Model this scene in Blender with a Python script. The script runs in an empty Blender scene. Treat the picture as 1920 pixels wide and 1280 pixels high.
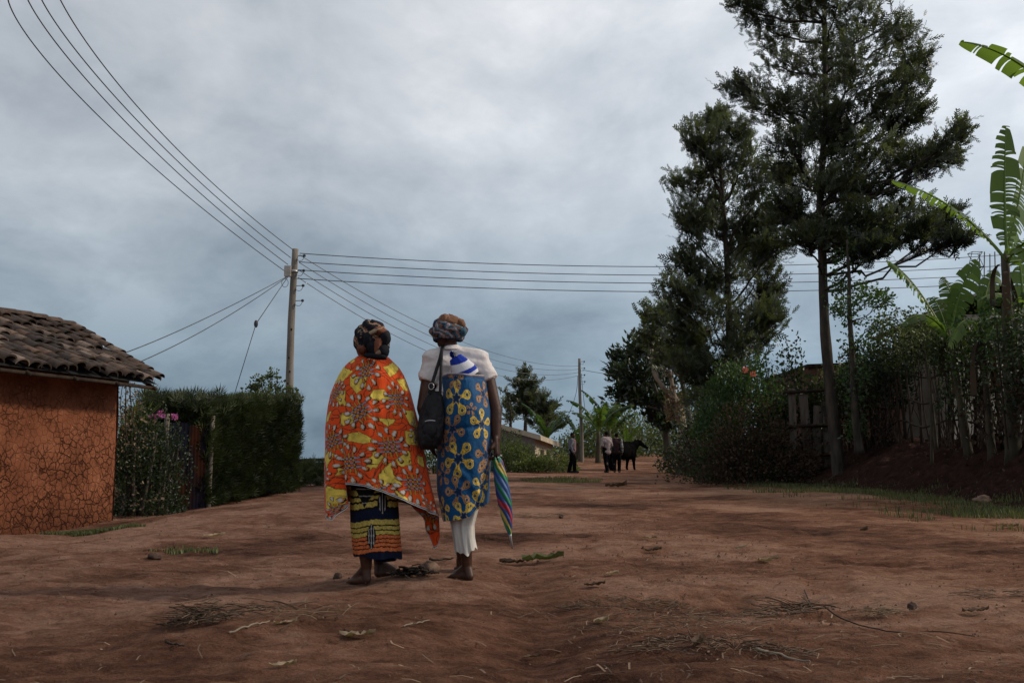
import bpy, math, random
import numpy as np
from mathutils import Vector, Matrix

rng = np.random.default_rng(11)
random.seed(11)
SC = bpy.context.scene
COL = SC.collection
R = math.radians

# ------------------------------------------------------------------ camera
F = 35.0 / 36.0 * 1920
PITCH = math.atan(230 / F)
CAMZ = 0.8
_c, _s = math.cos(PITCH), math.sin(PITCH)

def P(px, py, Y):
    """world point at distance Y (metres along +Y) seen at photo pixel px, py (used as a measuring aid)"""
    px = np.asarray(px, float); py = np.asarray(py, float); Y = np.asarray(Y, float)
    u = (px - 960) / F; v = (640 - py) / F
    t = Y / (_c - v * _s)
    return np.stack(np.broadcast_arrays(u * t, Y, CAMZ + (_s + v * _c) * t), -1)

def V3(p): return np.asarray(p, float)

# ------------------------------------------------------------------ noise
def _h(ix, iy, iz, seed):
    n = (ix * 374761393 + iy * 668265263 + iz * 2147483647 + seed * 974634777).astype(np.int64)
    n = (n ^ (n >> 13)) * 1274126177
    n = n ^ (n >> 16)
    return (n & 0xFFFF) / 65535.0

def vnoise(x, y, z=0.0, seed=0):
    x, y, z = np.broadcast_arrays(np.asarray(x, float), np.asarray(y, float), np.asarray(z, float))
    ix, iy, iz = np.floor(x).astype(np.int64), np.floor(y).astype(np.int64), np.floor(z).astype(np.int64)
    fx, fy, fz = x - ix, y - iy, z - iz
    fx = fx * fx * (3 - 2 * fx); fy = fy * fy * (3 - 2 * fy); fz = fz * fz * (3 - 2 * fz)
    r = 0
    for a in (0, 1):
        for b in (0, 1):
            for c in (0, 1):
                w = (fx if a else 1 - fx) * (fy if b else 1 - fy) * (fz if c else 1 - fz)
                r = r + w * _h(ix + a, iy + b, iz + c, seed)
    return r * 2 - 1

def fbm(x, y, z=0.0, oct=4, seed=0, gain=0.5):
    r = 0; a = 1; f = 1
    for k in range(oct):
        r = r + a * vnoise(np.asarray(x) * f, np.asarray(y) * f, np.asarray(z) * f, seed + k * 17)
        a *= gain; f *= 2.03
    return r

def sstep(x, a, b):
    t = np.clip((np.asarray(x, float) - a) / (b - a), 0, 1)
    return t * t * (3 - 2 * t)

# ------------------------------------------------------------------ object helpers
def tag(o, label=None, cat=None, group=None, kind=None):
    if label: o['label'] = label
    if cat: o['category'] = cat
    if group: o['group'] = group
    if kind: o['kind'] = kind
    return o

def world_loc(o):
    l = np.zeros(3)
    while o is not None:
        l += np.array(o.location); o = o.parent
    return l

def thing(name, loc, label, cat, group=None):
    o = bpy.data.objects.new(name, None); COL.objects.link(o)
    o.location = [float(v) for v in loc]; o.empty_display_size = 0.2
    return tag(o, label, cat, group)

class MB:
    """collects geometry, then links it as one mesh object"""
    def __init__(s):
        s.v = []; s.f = []; s.c = []; s.n = 0
    def add(s, v, f, c=None):
        v = np.asarray(v, float).reshape(-1, 3)
        s.v.append(v)
        if c is None: c = np.ones((len(v), 3)) * 0.5
        c = np.asarray(c, float)
        if c.ndim == 1: c = np.tile(c, (len(v), 1))
        s.c.append(c)
        f = np.asarray(f, dtype=np.int64)
        s.f.append(f + s.n)
        s.n += len(v)
        return s
    def grid(s, pts, c=None, close_u=False):
        """pts (nv, nu, 3)"""
        nv, nu, _ = pts.shape
        i = np.arange(nv - 1)[:, None]; j = np.arange(nu if close_u else nu - 1)[None, :]
        a = i * nu + j; b = i * nu + (j + 1) % nu
        f = np.stack([a, b, b + nu, a + nu], -1).reshape(-1, 4)
        s.add(pts.reshape(-1, 3), f, None if c is None else np.asarray(c).reshape(-1, 3))
        return s
    def tube(s, path, rad, n=8, c=None, cap=True, wob=0.0):
        path = np.asarray(path, float); m = len(path)
        rad = np.broadcast_to(np.asarray(rad, float), (m,))
        t = np.gradient(path, axis=0)
        t /= np.linalg.norm(t, axis=1)[:, None] + 1e-12
        ref = np.array([0.0, 0, 1]) if abs(t[0, 2]) < 0.9 else np.array([1.0, 0, 0])
        pts = []
        u = np.cross(t[0], ref); u /= np.linalg.norm(u)
        for k in range(m):
            u = u - t[k] * np.dot(u, t[k]); u /= np.linalg.norm(u) + 1e-12
            w = np.cross(t[k], u)
            a = np.linspace(0, 2 * np.pi, n, endpoint=False)
            rr = rad[k]
            if wob: rr = rr * (1 + wob * vnoise(a * 1.3 + 9 * k, k * 0.7, seed=3))
            rr = np.broadcast_to(rr, a.shape)
            pts.append(path[k] + rr[:, None] * (np.cos(a)[:, None] * u + np.sin(a)[:, None] * w))
        pts = np.array(pts)
        if cap:
            pts = np.concatenate([np.repeat(path[:1][None], n, 1), pts, np.repeat(path[-1:][None], n, 1)], 0)
        cc = None
        if c is not None: cc = np.tile(np.asarray(c, float), (pts.shape[0], n, 1)) if np.asarray(c).ndim == 1 else c
        return s.grid(pts, cc, close_u=True)
    def box(s, c, size, rot=None, col=None):
        h = np.asarray(size, float) / 2
        v = np.array([[x, y, z] for x in (-1, 1) for y in (-1, 1) for z in (-1, 1)], float) * h
        if rot is not None: v = v @ np.asarray(rot).T
        f = [[0, 1, 3, 2], [4, 6, 7, 5], [0, 4, 5, 1], [2, 3, 7, 6], [0, 2, 6, 4], [1, 5, 7, 3]]
        return s.add(v + np.asarray(c, float), f, col)
    def ell(s, c, r, nu=16, nv=10, rot=None, col=None, noise=0.0, nsc=3.0, seed=0):
        a = np.linspace(0, 2 * np.pi, nu, endpoint=False); b = np.linspace(-np.pi / 2, np.pi / 2, nv)
        p = np.stack([np.cos(b)[:, None] * np.cos(a), np.cos(b)[:, None] * np.sin(a), np.sin(b)[:, None] * np.ones(nu)], -1)
        if noise: p = p * (1 + noise * fbm(p[..., 0] * nsc, p[..., 1] * nsc, p[..., 2] * nsc, 3, seed))[..., None]
        p = p * np.asarray(r, float)
        if rot is not None: p = p @ np.asarray(rot).T
        return s.grid(p + np.asarray(c, float), None if col is None else np.tile(np.asarray(col, float), (nv, nu, 1)), close_u=True)
    def build(s, name, mat, parent=None, smooth=True, loc=None):
        v = np.concatenate(s.v); c = np.concatenate(s.c)
        quads = [f for f in s.f if f.shape[1] == 4]; tris = [f for f in s.f if f.shape[1] == 3]
        me = bpy.data.meshes.new(name)
        o = bpy.data.objects.new(name, me); COL.objects.link(o)
        off = np.zeros(3)
        if parent is not None:
            o.parent = parent; off = world_loc(parent)
        elif loc is not None:
            o.location = [float(q) for q in loc]; off = np.asarray(loc, float)
        v = v - off
        lv = []; lt = []
        for q in quads: lv.append(q.reshape(-1)); lt.append(np.full(len(q), 4))
        for q in tris: lv.append(q.reshape(-1)); lt.append(np.full(len(q), 3))
        lv = np.concatenate(lv); lt = np.concatenate(lt)
        me.vertices.add(len(v)); me.vertices.foreach_set('co', v.astype(np.float32).ravel())
        me.loops.add(len(lv)); me.loops.foreach_set('vertex_index', lv.astype(np.int32))
        me.polygons.add(len(lt))
        st = np.concatenate([[0], np.cumsum(lt)[:-1]])
        me.polygons.foreach_set('loop_start', st.astype(np.int32))
        me.polygons.foreach_set('loop_total', lt.astype(np.int32))
        me.polygons.foreach_set('use_smooth', np.full(len(lt), smooth))
        at = me.color_attributes.new('Col', 'FLOAT_COLOR', 'POINT')
        at.data.foreach_set('color', np.concatenate([c, np.ones((len(c), 1))], 1).astype(np.float32).ravel())
        me.update(calc_edges=True); me.validate()
        if mat: me.materials.append(mat)
        return o

# ------------------------------------------------------------------ materials
def new_mat(name):
    m = bpy.data.materials.new(name); m.use_nodes = True
    nt = m.node_tree; b = nt.nodes['Principled BSDF']
    return m, nt, b

def N(nt, kind, **kw):
    n = nt.nodes.new(kind)
    for k, v in kw.items():
        if k.startswith('i_'):
            n.inputs[k[2:].replace('_', ' ')].default_value = v
        else: setattr(n, k, v)
    return n

def ramp(nt, fac, stops):
    r = nt.nodes.new('ShaderNodeValToRGB')
    e = r.color_ramp.elements
    while len(e) < len(stops): e.new(0.5)
    for k, (p, c) in enumerate(stops):
        e[k].position = p; e[k].color = (c[0], c[1], c[2], 1)
    nt.links.new(fac, r.inputs[0]); return r

def noise_node(nt, scale, detail=4, rough=0.55, coord='Object', stretch=(1, 1, 1), dist=0.0):
    tc = nt.nodes.new('ShaderNodeTexCoord'); mp = nt.nodes.new('ShaderNodeMapping')
    mp.inputs['Scale'].default_value = stretch
    nt.links.new(tc.outputs[coord], mp.inputs[0])
    n = nt.nodes.new('ShaderNodeTexNoise')
    n.inputs['Scale'].default_value = scale; n.inputs['Detail'].default_value = detail
    n.inputs['Roughness'].default_value = rough; n.inputs['Distortion'].default_value = dist
    nt.links.new(mp.outputs[0], n.inputs['Vector'])
    return n

def bump(nt, b, height, strength, dist=0.02, prev=None):
    bp = nt.nodes.new('ShaderNodeBump')
    bp.inputs['Strength'].default_value = strength; bp.inputs['Distance'].default_value = dist
    nt.links.new(height, bp.inputs['Height'])
    if prev is not None: nt.links.new(prev.outputs[0], bp.inputs['Normal'])
    nt.links.new(bp.outputs[0], b.inputs['Normal']); return bp

def mat_noise(name, stops, scale, rough=0.85, bscale=None, bstr=0.4, bdist=0.02, spec=0.2, stretch=(1, 1, 1), detail=5, metal=0.0):
    m, nt, b = new_mat(name)
    n = noise_node(nt, scale, detail, 0.6, stretch=stretch)
    r = ramp(nt, n.outputs['Fac'], stops)
    nt.links.new(r.outputs[0], b.inputs['Base Color'])
    b.inputs['Roughness'].default_value = rough; b.inputs['Specular IOR Level'].default_value = spec
    b.inputs['Metallic'].default_value = metal
    if bscale:
        n2 = noise_node(nt, bscale, 5, 0.6, stretch=stretch)
        bump(nt, b, n2.outputs['Fac'], bstr, bdist)
    return m

def mat_attr(name, rough=0.85, spec=0.15, vscale=40, vamt=0.25, bscale=30, bstr=0.25, bdist=0.01, stretch=(1, 1, 1), sheen=0.0):
    """colour from the painted mesh attribute, broken up by a fine noise"""
    m, nt, b = new_mat(name)
    a = N(nt, 'ShaderNodeAttribute', attribute_name='Col')
    n = noise_node(nt, vscale, 4, 0.6)
    mr = N(nt, 'ShaderNodeMapRange'); mr.inputs['To Min'].default_value = 1 - vamt; mr.inputs['To Max'].default_value = 1 + vamt
    nt.links.new(n.outputs['Fac'], mr.inputs['Value'])
    mx = N(nt, 'ShaderNodeVectorMath', operation='SCALE')
    nt.links.new(a.outputs['Color'], mx.inputs[0]); nt.links.new(mr.outputs[0], mx.inputs['Scale'])
    nt.links.new(mx.outputs[0], b.inputs['Base Color'])
    b.inputs['Roughness'].default_value = rough; b.inputs['Specular IOR Level'].default_value = spec
    if sheen: b.inputs['Sheen Weight'].default_value = sheen
    if bscale:
        n2 = noise_node(nt, bscale, 4, 0.5, stretch=stretch, dist=0.5)
        bump(nt, b, n2.outputs['Fac'], bstr, bdist)
    return m

def mat_leaf(name, dark, light, rough=0.5, trans=0.3, tcol=None, spec=0.35):
    m, nt, b = new_mat(name)
    a = N(nt, 'ShaderNodeAttribute', attribute_name='Col')
    sp = N(nt, 'ShaderNodeSeparateColor'); nt.links.new(a.outputs['Color'], sp.inputs[0])
    r = ramp(nt, sp.outputs[0], [(0.0, dark), (1.0, light)])
    nt.links.new(r.outputs[0], b.inputs['Base Color'])
    b.inputs['Roughness'].default_value = rough; b.inputs['Specular IOR Level'].default_value = spec
    t = N(nt, 'ShaderNodeBsdfTranslucent')
    if tcol: t.inputs['Color'].default_value = (*tcol, 1)
    else:
        mm = N(nt, 'ShaderNodeVectorMath', operation='MULTIPLY'); mm.inputs[1].default_value = (1.5, 1.6, 0.7)
        nt.links.new(r.outputs[0], mm.inputs[0]); nt.links.new(mm.outputs[0], t.inputs['Color'])
    mx = N(nt, 'ShaderNodeMixShader'); mx.inputs[0].default_value = trans
    nt.links.new(b.outputs[0], mx.inputs[1]); nt.links.new(t.outputs[0], mx.inputs[2])
    nt.links.new(mx.outputs[0], nt.nodes['Material Output'].inputs['Surface'])
    return m

M = {}
M['bark'] = mat_noise('bark', [(0.3, (0.018, 0.014, 0.011)), (0.7, (0.08, 0.065, 0.052))], 6, 0.9, 14, 0.7, 0.03, stretch=(1, 1, 0.25))
M['pale_bark'] = mat_noise('pale_bark', [(0.3, (0.13, 0.1, 0.075)), (0.7, (0.3, 0.25, 0.19))], 5, 0.9, 12, 0.6, 0.03, stretch=(1, 1, 0.3))
M['pole_wood'] = mat_noise('pole_wood', [(0.3, (0.10, 0.085, 0.07)), (0.7, (0.25, 0.22, 0.185))], 7, 0.9, 20, 0.5, 0.02, stretch=(1, 1, 0.1))
M['dark_wood'] = mat_noise('dark_wood', [(0.3, (0.014, 0.010, 0.007)), (0.7, (0.055, 0.037, 0.026))], 9, 0.9, 18, 0.6, 0.02, stretch=(1, 1, 0.3))
M['grey_wood'] = mat_noise('grey_wood', [(0.3, (0.06, 0.05, 0.042)), (0.7, (0.2, 0.165, 0.135))], 8, 0.9, 20, 0.6, 0.02, stretch=(1, 1, 0.15))
M['wire'] = mat_noise('wire', [(0.3, (0.03, 0.03, 0.032)), (0.7, (0.07, 0.07, 0.075))], 3, 0.6)
M['lit_wire'] = mat_noise('lit_wire', [(0.3, (0.09, 0.09, 0.095)), (0.7, (0.16, 0.16, 0.17))], 3, 0.5)  # paler copy of wire: light on the far wires put into colour
M['pale_wire'] = mat_noise('pale_wire', [(0.3, (0.25, 0.25, 0.25)), (0.7, (0.45, 0.45, 0.45))], 3, 0.4)
M['metal'] = mat_noise('metal', [(0.3, (0.25, 0.25, 0.26)), (0.7, (0.45, 0.45, 0.46))], 12, 0.4, metal=0.7)
M['ceramic'] = mat_noise('ceramic', [(0.3, (0.3, 0.27, 0.24)), (0.7, (0.5, 0.47, 0.43))], 12, 0.35)
M['skin'] = mat_noise('skin', [(0.3, (0.032, 0.012, 0.007)), (0.7, (0.078, 0.032, 0.018))], 9, 0.5, 60, 0.25, 0.004, spec=0.28)
M['oak'] = mat_leaf('oak', (0.009, 0.014, 0.009), (0.12, 0.14, 0.082), 0.42, 0.36)
M['darkleaf'] = mat_leaf('darkleaf', (0.007, 0.013, 0.008), (0.045, 0.066, 0.03), 0.42, 0.27)
M['bush'] = mat_leaf('bush', (0.016, 0.028, 0.011), (0.14, 0.165, 0.06), 0.5, 0.36)
M['hedge'] = mat_leaf('hedge', (0.004, 0.007, 0.003), (0.045, 0.06, 0.018), 0.6, 0.2)
M['vine'] = mat_leaf('vine', (0.010, 0.022, 0.011), (0.07, 0.12, 0.045), 0.42, 0.36)
M['bush_lit'] = mat_leaf('bush_lit', (0.03, 0.05, 0.018), (0.19, 0.23, 0.085), 0.5, 0.4)  # brighter copy of bush, the sunlit look put into the leaf colour
M['banana'] = mat_leaf('banana', (0.016, 0.04, 0.014), (0.20, 0.29, 0.07), 0.36, 0.52)
M['deadleaf'] = mat_leaf('deadleaf', (0.06, 0.04, 0.027), (0.34, 0.25, 0.17), 0.85, 0.2)
M['darkdead'] = mat_leaf('darkdead', (0.015, 0.009, 0.006), (0.1, 0.06, 0.038), 0.85, 0.15)
M['grass'] = mat_leaf('grass', (0.03, 0.035, 0.015), (0.13, 0.14, 0.055), 0.7, 0.25)
M['flower'] = mat_leaf('flower', (0.35, 0.06, 0.28), (0.6, 0.16, 0.5), 0.6, 0.3)
M['redflower'] = mat_leaf('redflower', (0.45, 0.06, 0.06), (0.7, 0.2, 0.18), 0.6, 0.3)
M['stalk'] = mat_noise('stalk', [(0.3, (0.022, 0.017, 0.011)), (0.7, (0.085, 0.07, 0.042))], 5, 0.7, 15, 0.5, 0.02, stretch=(1, 1, 0.25))
M['straw'] = mat_leaf('straw', (0.05, 0.028, 0.018), (0.27, 0.18, 0.115), 0.85, 0.1)
# ================================================================== GROUND
def foot_x(y):   # left foot of the soil bank beside the road
    return 8.25 - 0.035 * (np.asarray(y, float) - 18) + 0.18 * np.sin(np.asarray(y) * 0.7)

def gz(x, y):
    x = np.asarray(x, float); y = np.asarray(y, float)
    z = 0.02 + 0.009 * (np.clip(y, -5, 30) - 6) + 0.0185 * (np.clip(y, 30, 42) - 30)
    z = z + 0.03 * (1 - sstep(y, 8, 14)) + 0.05 * np.exp(-((x + 0.75) / 1.3) ** 2 - ((y - 6.35) / 1.2) ** 2)
    z = z + 0.028 * np.clip(y - 42, 0, 48) * sstep(x, -4, 1.5)
    z = z - 0.07 * sstep(x, 4.5, 7) * np.exp(-((y - 13) / 4) ** 2) - 0.16 * sstep(-x, 3.0, 5.6) * (1 - sstep(y, 15.5, 21))
    z = z + 0.10 * sstep(-x, 0.6, 3.0) * np.exp(-((y - 15) / 4.0) ** 2) * (1 - sstep(-x, 4.6, 6))
    z = z - 12 * sstep(y, 130, 420)
    nr = np.exp(-((y - 6) / 40) ** 2)
    wob = 0.12 * vnoise(y * 0.9, 3.1)
    z = z - 0.055 * np.exp(-((x - 0.12 - wob) / 0.22) ** 2) * sstep(y, 0, 2.5) * (1 - sstep(y, 6, 9.5))
    z = z - 0.12 * np.exp(-(((x + 4.3) / 1.0) ** 2 + ((y - 11.3) / 0.55) ** 2))
    z = z - 0.10 * np.exp(-(((x + 3.1) / 0.7) ** 2 + ((y - 12.0) / 0.5) ** 2))
    z = z - 0.07 * np.exp(-(((x + 1.75) / 0.75) ** 2 + ((y - 6.1) / 0.55) ** 2))
    z = z + 0.05 * np.exp(-(((x + 1.0) / 0.9) ** 2 + ((y - 4.6) / 0.5) ** 2))
    z = z + 0.05 * np.exp(-(((x - 1.9) / 1.4) ** 2 + ((y - 7.9) / 0.9) ** 2))
    z = z - 0.06 * np.exp(-(((x - 1.25) / 0.9) ** 2 + ((y - 5.6) / 0.35) ** 2))
    z = z - 0.05 * np.exp(-(((x - 3.4) / 1.3) ** 2 + ((y - 6.8) / 0.35) ** 2))
    amp = 0.3 + 0.7 * nr
    z = z + amp * (0.045 * fbm(x * 0.45, y * 0.6, seed=5, oct=3) + 0.02 * fbm(x * 1.7, y * 2.1, seed=9, oct=3))
    return z

def gz1(x, y): return float(gz(np.array([x]), np.array([y]))[0])

def G(px, py, y0=1.5, y1=140.0):
    """ground point met by the line of sight through a photo pixel"""
    ys = np.geomspace(y0, y1, 1500)
    p = P(px, py, ys); d = p[:, 2] - gz(p[:, 0], ys)
    k = np.argmax(d < 0) if (d < 0).any() else len(ys) - 1
    return np.array([p[k, 0], ys[k], gz1(p[k, 0], ys[k])])

def bank_h(x, y):
    x = np.asarray(x, float); y = np.asarray(y, float)
    h = 1.12 * sstep(y, 2, 10) * (1 - 0.55 * sstep(y, 29, 36))
    t = (x - foot_x(y) + 0.35) / 2.6
    return h * sstep(t, 0.05, 1.0)

def bz(x, y):
    return gz(x, y) + bank_h(x, y) + 0.02

def ground_sheet():
    ys = np.concatenate([np.linspace(-40, 1.0, 40), np.geomspace(1.1, 30, 860), np.geomspace(30.4, 700, 160)])
    xs = np.concatenate([-np.geomspace(700, 9.2, 60), np.linspace(-9, 10, 720), np.geomspace(10.2, 700, 60)])
    X, Y = np.meshgrid(xs, ys)
    Z = gz(X, Y)
    near = np.exp(-((Y - 3) / 14) ** 2) * (np.abs(X) < 12)
    Z = Z + near * (0.010 * fbm(X * 4, Y * 7, seed=21, oct=3) + 0.009 * fbm(X * 12, Y * 17, seed=31, oct=2))
    # clods and small hollows
    w = vnoise(X * 3.1, Y * 4.0, seed=44)
    Z = Z - near * 0.022 * sstep(w, 0.45, 0.8)
    col = np.zeros(X.shape + (3,))
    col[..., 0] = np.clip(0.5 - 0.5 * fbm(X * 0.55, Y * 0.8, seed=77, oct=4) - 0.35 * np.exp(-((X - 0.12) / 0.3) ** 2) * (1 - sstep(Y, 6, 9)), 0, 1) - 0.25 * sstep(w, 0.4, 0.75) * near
    col[..., 1] = sstep(X, -3, 5)  # earth warmer and brighter to the right, sunlight put into its colour
    mb = MB(); mb.grid(np.stack([X, Y, Z], -1), col)
    m, nt, b = new_mat('red_dirt')
    n1 = noise_node(nt, 0.55, 6, 0.6, dist=0.6); n2 = noise_node(nt, 5.0, 8, 0.68, stretch=(0.7, 1.3, 1), dist=0.4)
    n3 = noise_node(nt, 48, 6, 0.75)
    a = N(nt, 'ShaderNodeAttribute', attribute_name='Col')
    sp = N(nt, 'ShaderNodeSeparateColor'); nt.links.new(a.outputs['Color'], sp.inputs[0])
    def mad(x, k, y):
        n = N(nt, 'ShaderNodeMath', operation='MULTIPLY_ADD'); nt.links.new(x, n.inputs[0]); n.inputs[1].default_value = k
        if hasattr(y, 'is_output'): nt.links.new(y, n.inputs[2])
        else: n.inputs[2].default_value = y
        return n.outputs[0]
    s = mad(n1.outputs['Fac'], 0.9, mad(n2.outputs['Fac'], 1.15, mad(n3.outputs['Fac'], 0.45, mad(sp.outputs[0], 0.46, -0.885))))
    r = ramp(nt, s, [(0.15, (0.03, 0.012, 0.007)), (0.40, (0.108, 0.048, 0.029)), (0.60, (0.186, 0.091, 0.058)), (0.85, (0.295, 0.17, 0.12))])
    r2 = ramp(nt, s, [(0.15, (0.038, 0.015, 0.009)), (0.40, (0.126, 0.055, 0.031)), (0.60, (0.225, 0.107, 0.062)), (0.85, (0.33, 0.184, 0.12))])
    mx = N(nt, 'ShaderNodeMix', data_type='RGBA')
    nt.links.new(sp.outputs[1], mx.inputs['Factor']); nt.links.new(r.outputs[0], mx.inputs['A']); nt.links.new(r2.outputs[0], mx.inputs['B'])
    n4 = noise_node(nt, 16, 9, 0.72, stretch=(.8, 1.4, 1), dist=.8); sp4 = ramp(nt, n4.outputs['Fac'], [(.30, (.38, .36, .35)), (.44, (.95, .95, .95)), (.62, (1.05, 1.05, 1.05)), (.74, (1.35, 1.33, 1.3))])
    mq = N(nt, 'ShaderNodeVectorMath', operation='MULTIPLY'); nt.links.new(mx.outputs['Result'], mq.inputs[0]); nt.links.new(sp4.outputs[0], mq.inputs[1])
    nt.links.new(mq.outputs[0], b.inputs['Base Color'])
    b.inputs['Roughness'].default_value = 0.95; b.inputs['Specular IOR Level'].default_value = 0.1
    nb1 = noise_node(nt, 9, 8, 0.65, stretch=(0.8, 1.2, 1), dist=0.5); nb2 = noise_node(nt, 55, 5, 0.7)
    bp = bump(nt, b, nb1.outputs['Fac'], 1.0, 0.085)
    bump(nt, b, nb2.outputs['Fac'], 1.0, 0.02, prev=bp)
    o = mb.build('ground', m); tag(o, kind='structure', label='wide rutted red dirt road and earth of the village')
    # soil bank
    ys = np.concatenate([np.linspace(-4, 6, 20), np.linspace(6.2, 36, 330)]); ts = np.linspace(-0.55, 1, 120)
    Yb = np.repeat(ys[:, None], len(ts), 1)
    tt = np.repeat(ts[None, :], len(ys), 0)
    Xb = foot_x(Yb) + np.where(tt < 0.6, tt * 4.2, 2.52 + (tt - 0.6) / 0.4 * 40)
    Zb = bz(Xb, Yb) - 0.22 * (1 - sstep(Xb - foot_x(Yb), -1.0, 0.1)) + sstep(Xb - foot_x(Yb), -0.3, 0.5) * (0.11 * fbm(Xb * 2.2, Yb * 2.2, seed=61, oct=4, gain=0.6))
    e = sstep(Yb, 33, 36); Zb = Zb - e * 1.2
    m2 = mat_noise('bank_soil', [(0.25, (0.012, 0.006, 0.005)), (0.6, (0.038, 0.018, 0.014)), (0.85, (0.085, 0.044, 0.032))], 6, 0.95, 14, 0.9, 0.08, spec=0.05, detail=8)
    MBk = MB(); MBk.grid(np.stack([Xb, Yb, Zb], -1))
    tag(MBk.build('soil_bank', m2), kind='structure', label='dark turned soil bank rising beside the road')
ground_sheet()

# ================================================================== GRASS (uncountable)
def grass_strip(name, label, xs, ys, zf, hmin, hmax, mat='grass', wid=0.006, lean=0.5, cat='grass'):
    n = len(xs); z = zf(xs, ys)
    h = rng.uniform(hmin, hmax, n); a = rng.uniform(0, 2 * np.pi, n); l = rng.uniform(0.1, lean, n) * h
    d = np.stack([np.cos(a), np.sin(a), np.zeros(n)], 1); sd = np.stack([-np.sin(a), np.cos(a), np.zeros(n)], 1)
    b = np.stack([xs, ys, z - 0.01], 1)
    w = wid * rng.uniform(0.6, 1.4, n)[:, None]
    up = np.array([0, 0, 1.0])
    mid = b + d * (l * 0.35)[:, None] + up * (h * 0.6)[:, None]
    tip = b + d * l[:, None] + up * h[:, None]
    v = np.stack([b - sd * w, b + sd * w, mid + sd * w * 0.8, mid - sd * w * 0.8, tip + sd * w * 0.15, tip - sd * w * 0.15], 1).reshape(-1, 3)
    i = np.arange(n)[:, None] * 6
    f = np.concatenate([i + [[0, 1, 2, 3]], i + [[3, 2, 4, 5]]], 0)
    t = np.repeat(rng.uniform(0, 1, n), 6)
    mb = MB(); mb.add(v, f, np.stack([t, t, t], 1))
    o = mb.build(name, M[mat]); return tag(o, label, cat, None, 'stuff')

def clumpy(n, x0, x1, y0, y1, dens, seed=0):
    xs = rng.uniform(x0, x1, n * 4); ys = rng.uniform(y0, y1, n * 4)
    k = dens(xs, ys) + 0.6 * vnoise(xs * 1.6, ys * 1.6, seed=seed) > rng.uniform(0.1, 0.9, n * 4)
    return xs[k][:n], ys[k][:n]
xs, ys = clumpy(16000, 5.2, 9.0, 10.5, 31, lambda x, y: sstep(x, foot_x(y) - 1.7, foot_x(y) - 0.5) * (1 - sstep(x, foot_x(y) + 0.15, foot_x(y) + 0.6)), 3)
grass_strip('grass_verge', 'thin olive grass along the foot of the dark soil bank', xs, ys, lambda x, y: np.maximum(gz(x, y), bz(x, y) - 0.05), 0.03, 0.13)
def patch(cx, cy, rx, ry, n, label, h=0.055):
    a = rng.uniform(0, 2 * np.pi, n); r = rng.uniform(0, 1, n) ** .75 * 1.25 * (1 + 0.4 * vnoise(np.cos(a) * 2, np.sin(a) * 2, cx))
    return grass_strip('grass_patch', label, cx + rx * r * np.cos(a), cy + ry * r * np.sin(a), gz, 0.025, h)
g = G(182, 998); patch(g[0] - .1, g[1] + 0.1, 0.48, 0.3, 4200, 'green grass mat on the hump below the mud wall')
g = G(345, 1035); patch(g[0], g[1], 0.24, 0.12, 260, 'sparse short grass by the eroded hollow on the left', 0.05)
g = G(1055, 902); patch(g[0], g[1], 1.1, 1.3, 2600, 'small green grass patch on the road before the men', 0.12)
g = G(1880, 965); patch(g[0] + .3, g[1], 1.0, 0.9, 3200, 'brighter grass tuft at the right end of the verge', 0.12)
g = G(1320, 888); patch(g[0], g[1], 1.2, 3.0, 3000, 'low green grass under the overhanging shrubs', 0.2)

# ================================================================== LITTER
def chips(n):
    y = 2.6 * np.exp(rng.uniform(0, 1, n) ** 0.9 * math.log(26 / 2.6)); x = rng.uniform(-0.55, 0.55, n) * y
    k = (x > -5) & (x < 7.5); x, y = x[k], y[k]
    w = np.exp(-((x - 0.9 - 0.05 * y) / 0.8) ** 2) + 0.22 + 0.3 * (vnoise(x * 1.2, y * 1.2, seed=8) > 0.3)
    k = w > rng.uniform(0, 1.2, len(x)); return x[k], y[k]
x, y = chips(4000)
n = len(x); L = np.clip(y / 5.5, .5, 1) * rng.uniform(0.012, 0.07, n) * np.where(rng.uniform(0, 1, n) < 0.12, 1.8, 1); a = rng.uniform(0, np.pi, n); w = rng.uniform(0.0012, 0.0045, n)
z = gz(x, y) + 0.016
d = np.stack([np.cos(a), np.sin(a), rng.normal(0, 0.10, n)], 1); sd = np.stack([-np.sin(a), np.cos(a), 0 * a], 1)
p = np.stack([x, y, z], 1)
bend = sd * (rng.normal(0, 0.12, n) * L)[:, None] + np.array([0, 0, 1]) * (L * 0.1)[:, None]
q = [p - d * L[:, None], p + bend, p + d * L[:, None]]
v = np.stack([q[0] - sd * w[:, None], q[0] + sd * w[:, None], q[1] + sd * w[:, None], q[1] - sd * w[:, None], q[2] + sd * w[:, None], q[2] - sd * w[:, None]], 1).reshape(-1, 3)
i = np.arange(n)[:, None] * 6
t = np.repeat(rng.uniform(0, 1, n) ** 1.6, 6)
mb = MB(); mb.add(v, np.concatenate([i + [[0, 1, 2, 3]], i + [[3, 2, 4, 5]]], 0), np.stack([t] * 3, 1))
tag(mb.build('straw_litter', M['straw']), 'scattered bits of straw and chaff over the dirt', 'litter', None, 'stuff')
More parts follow.
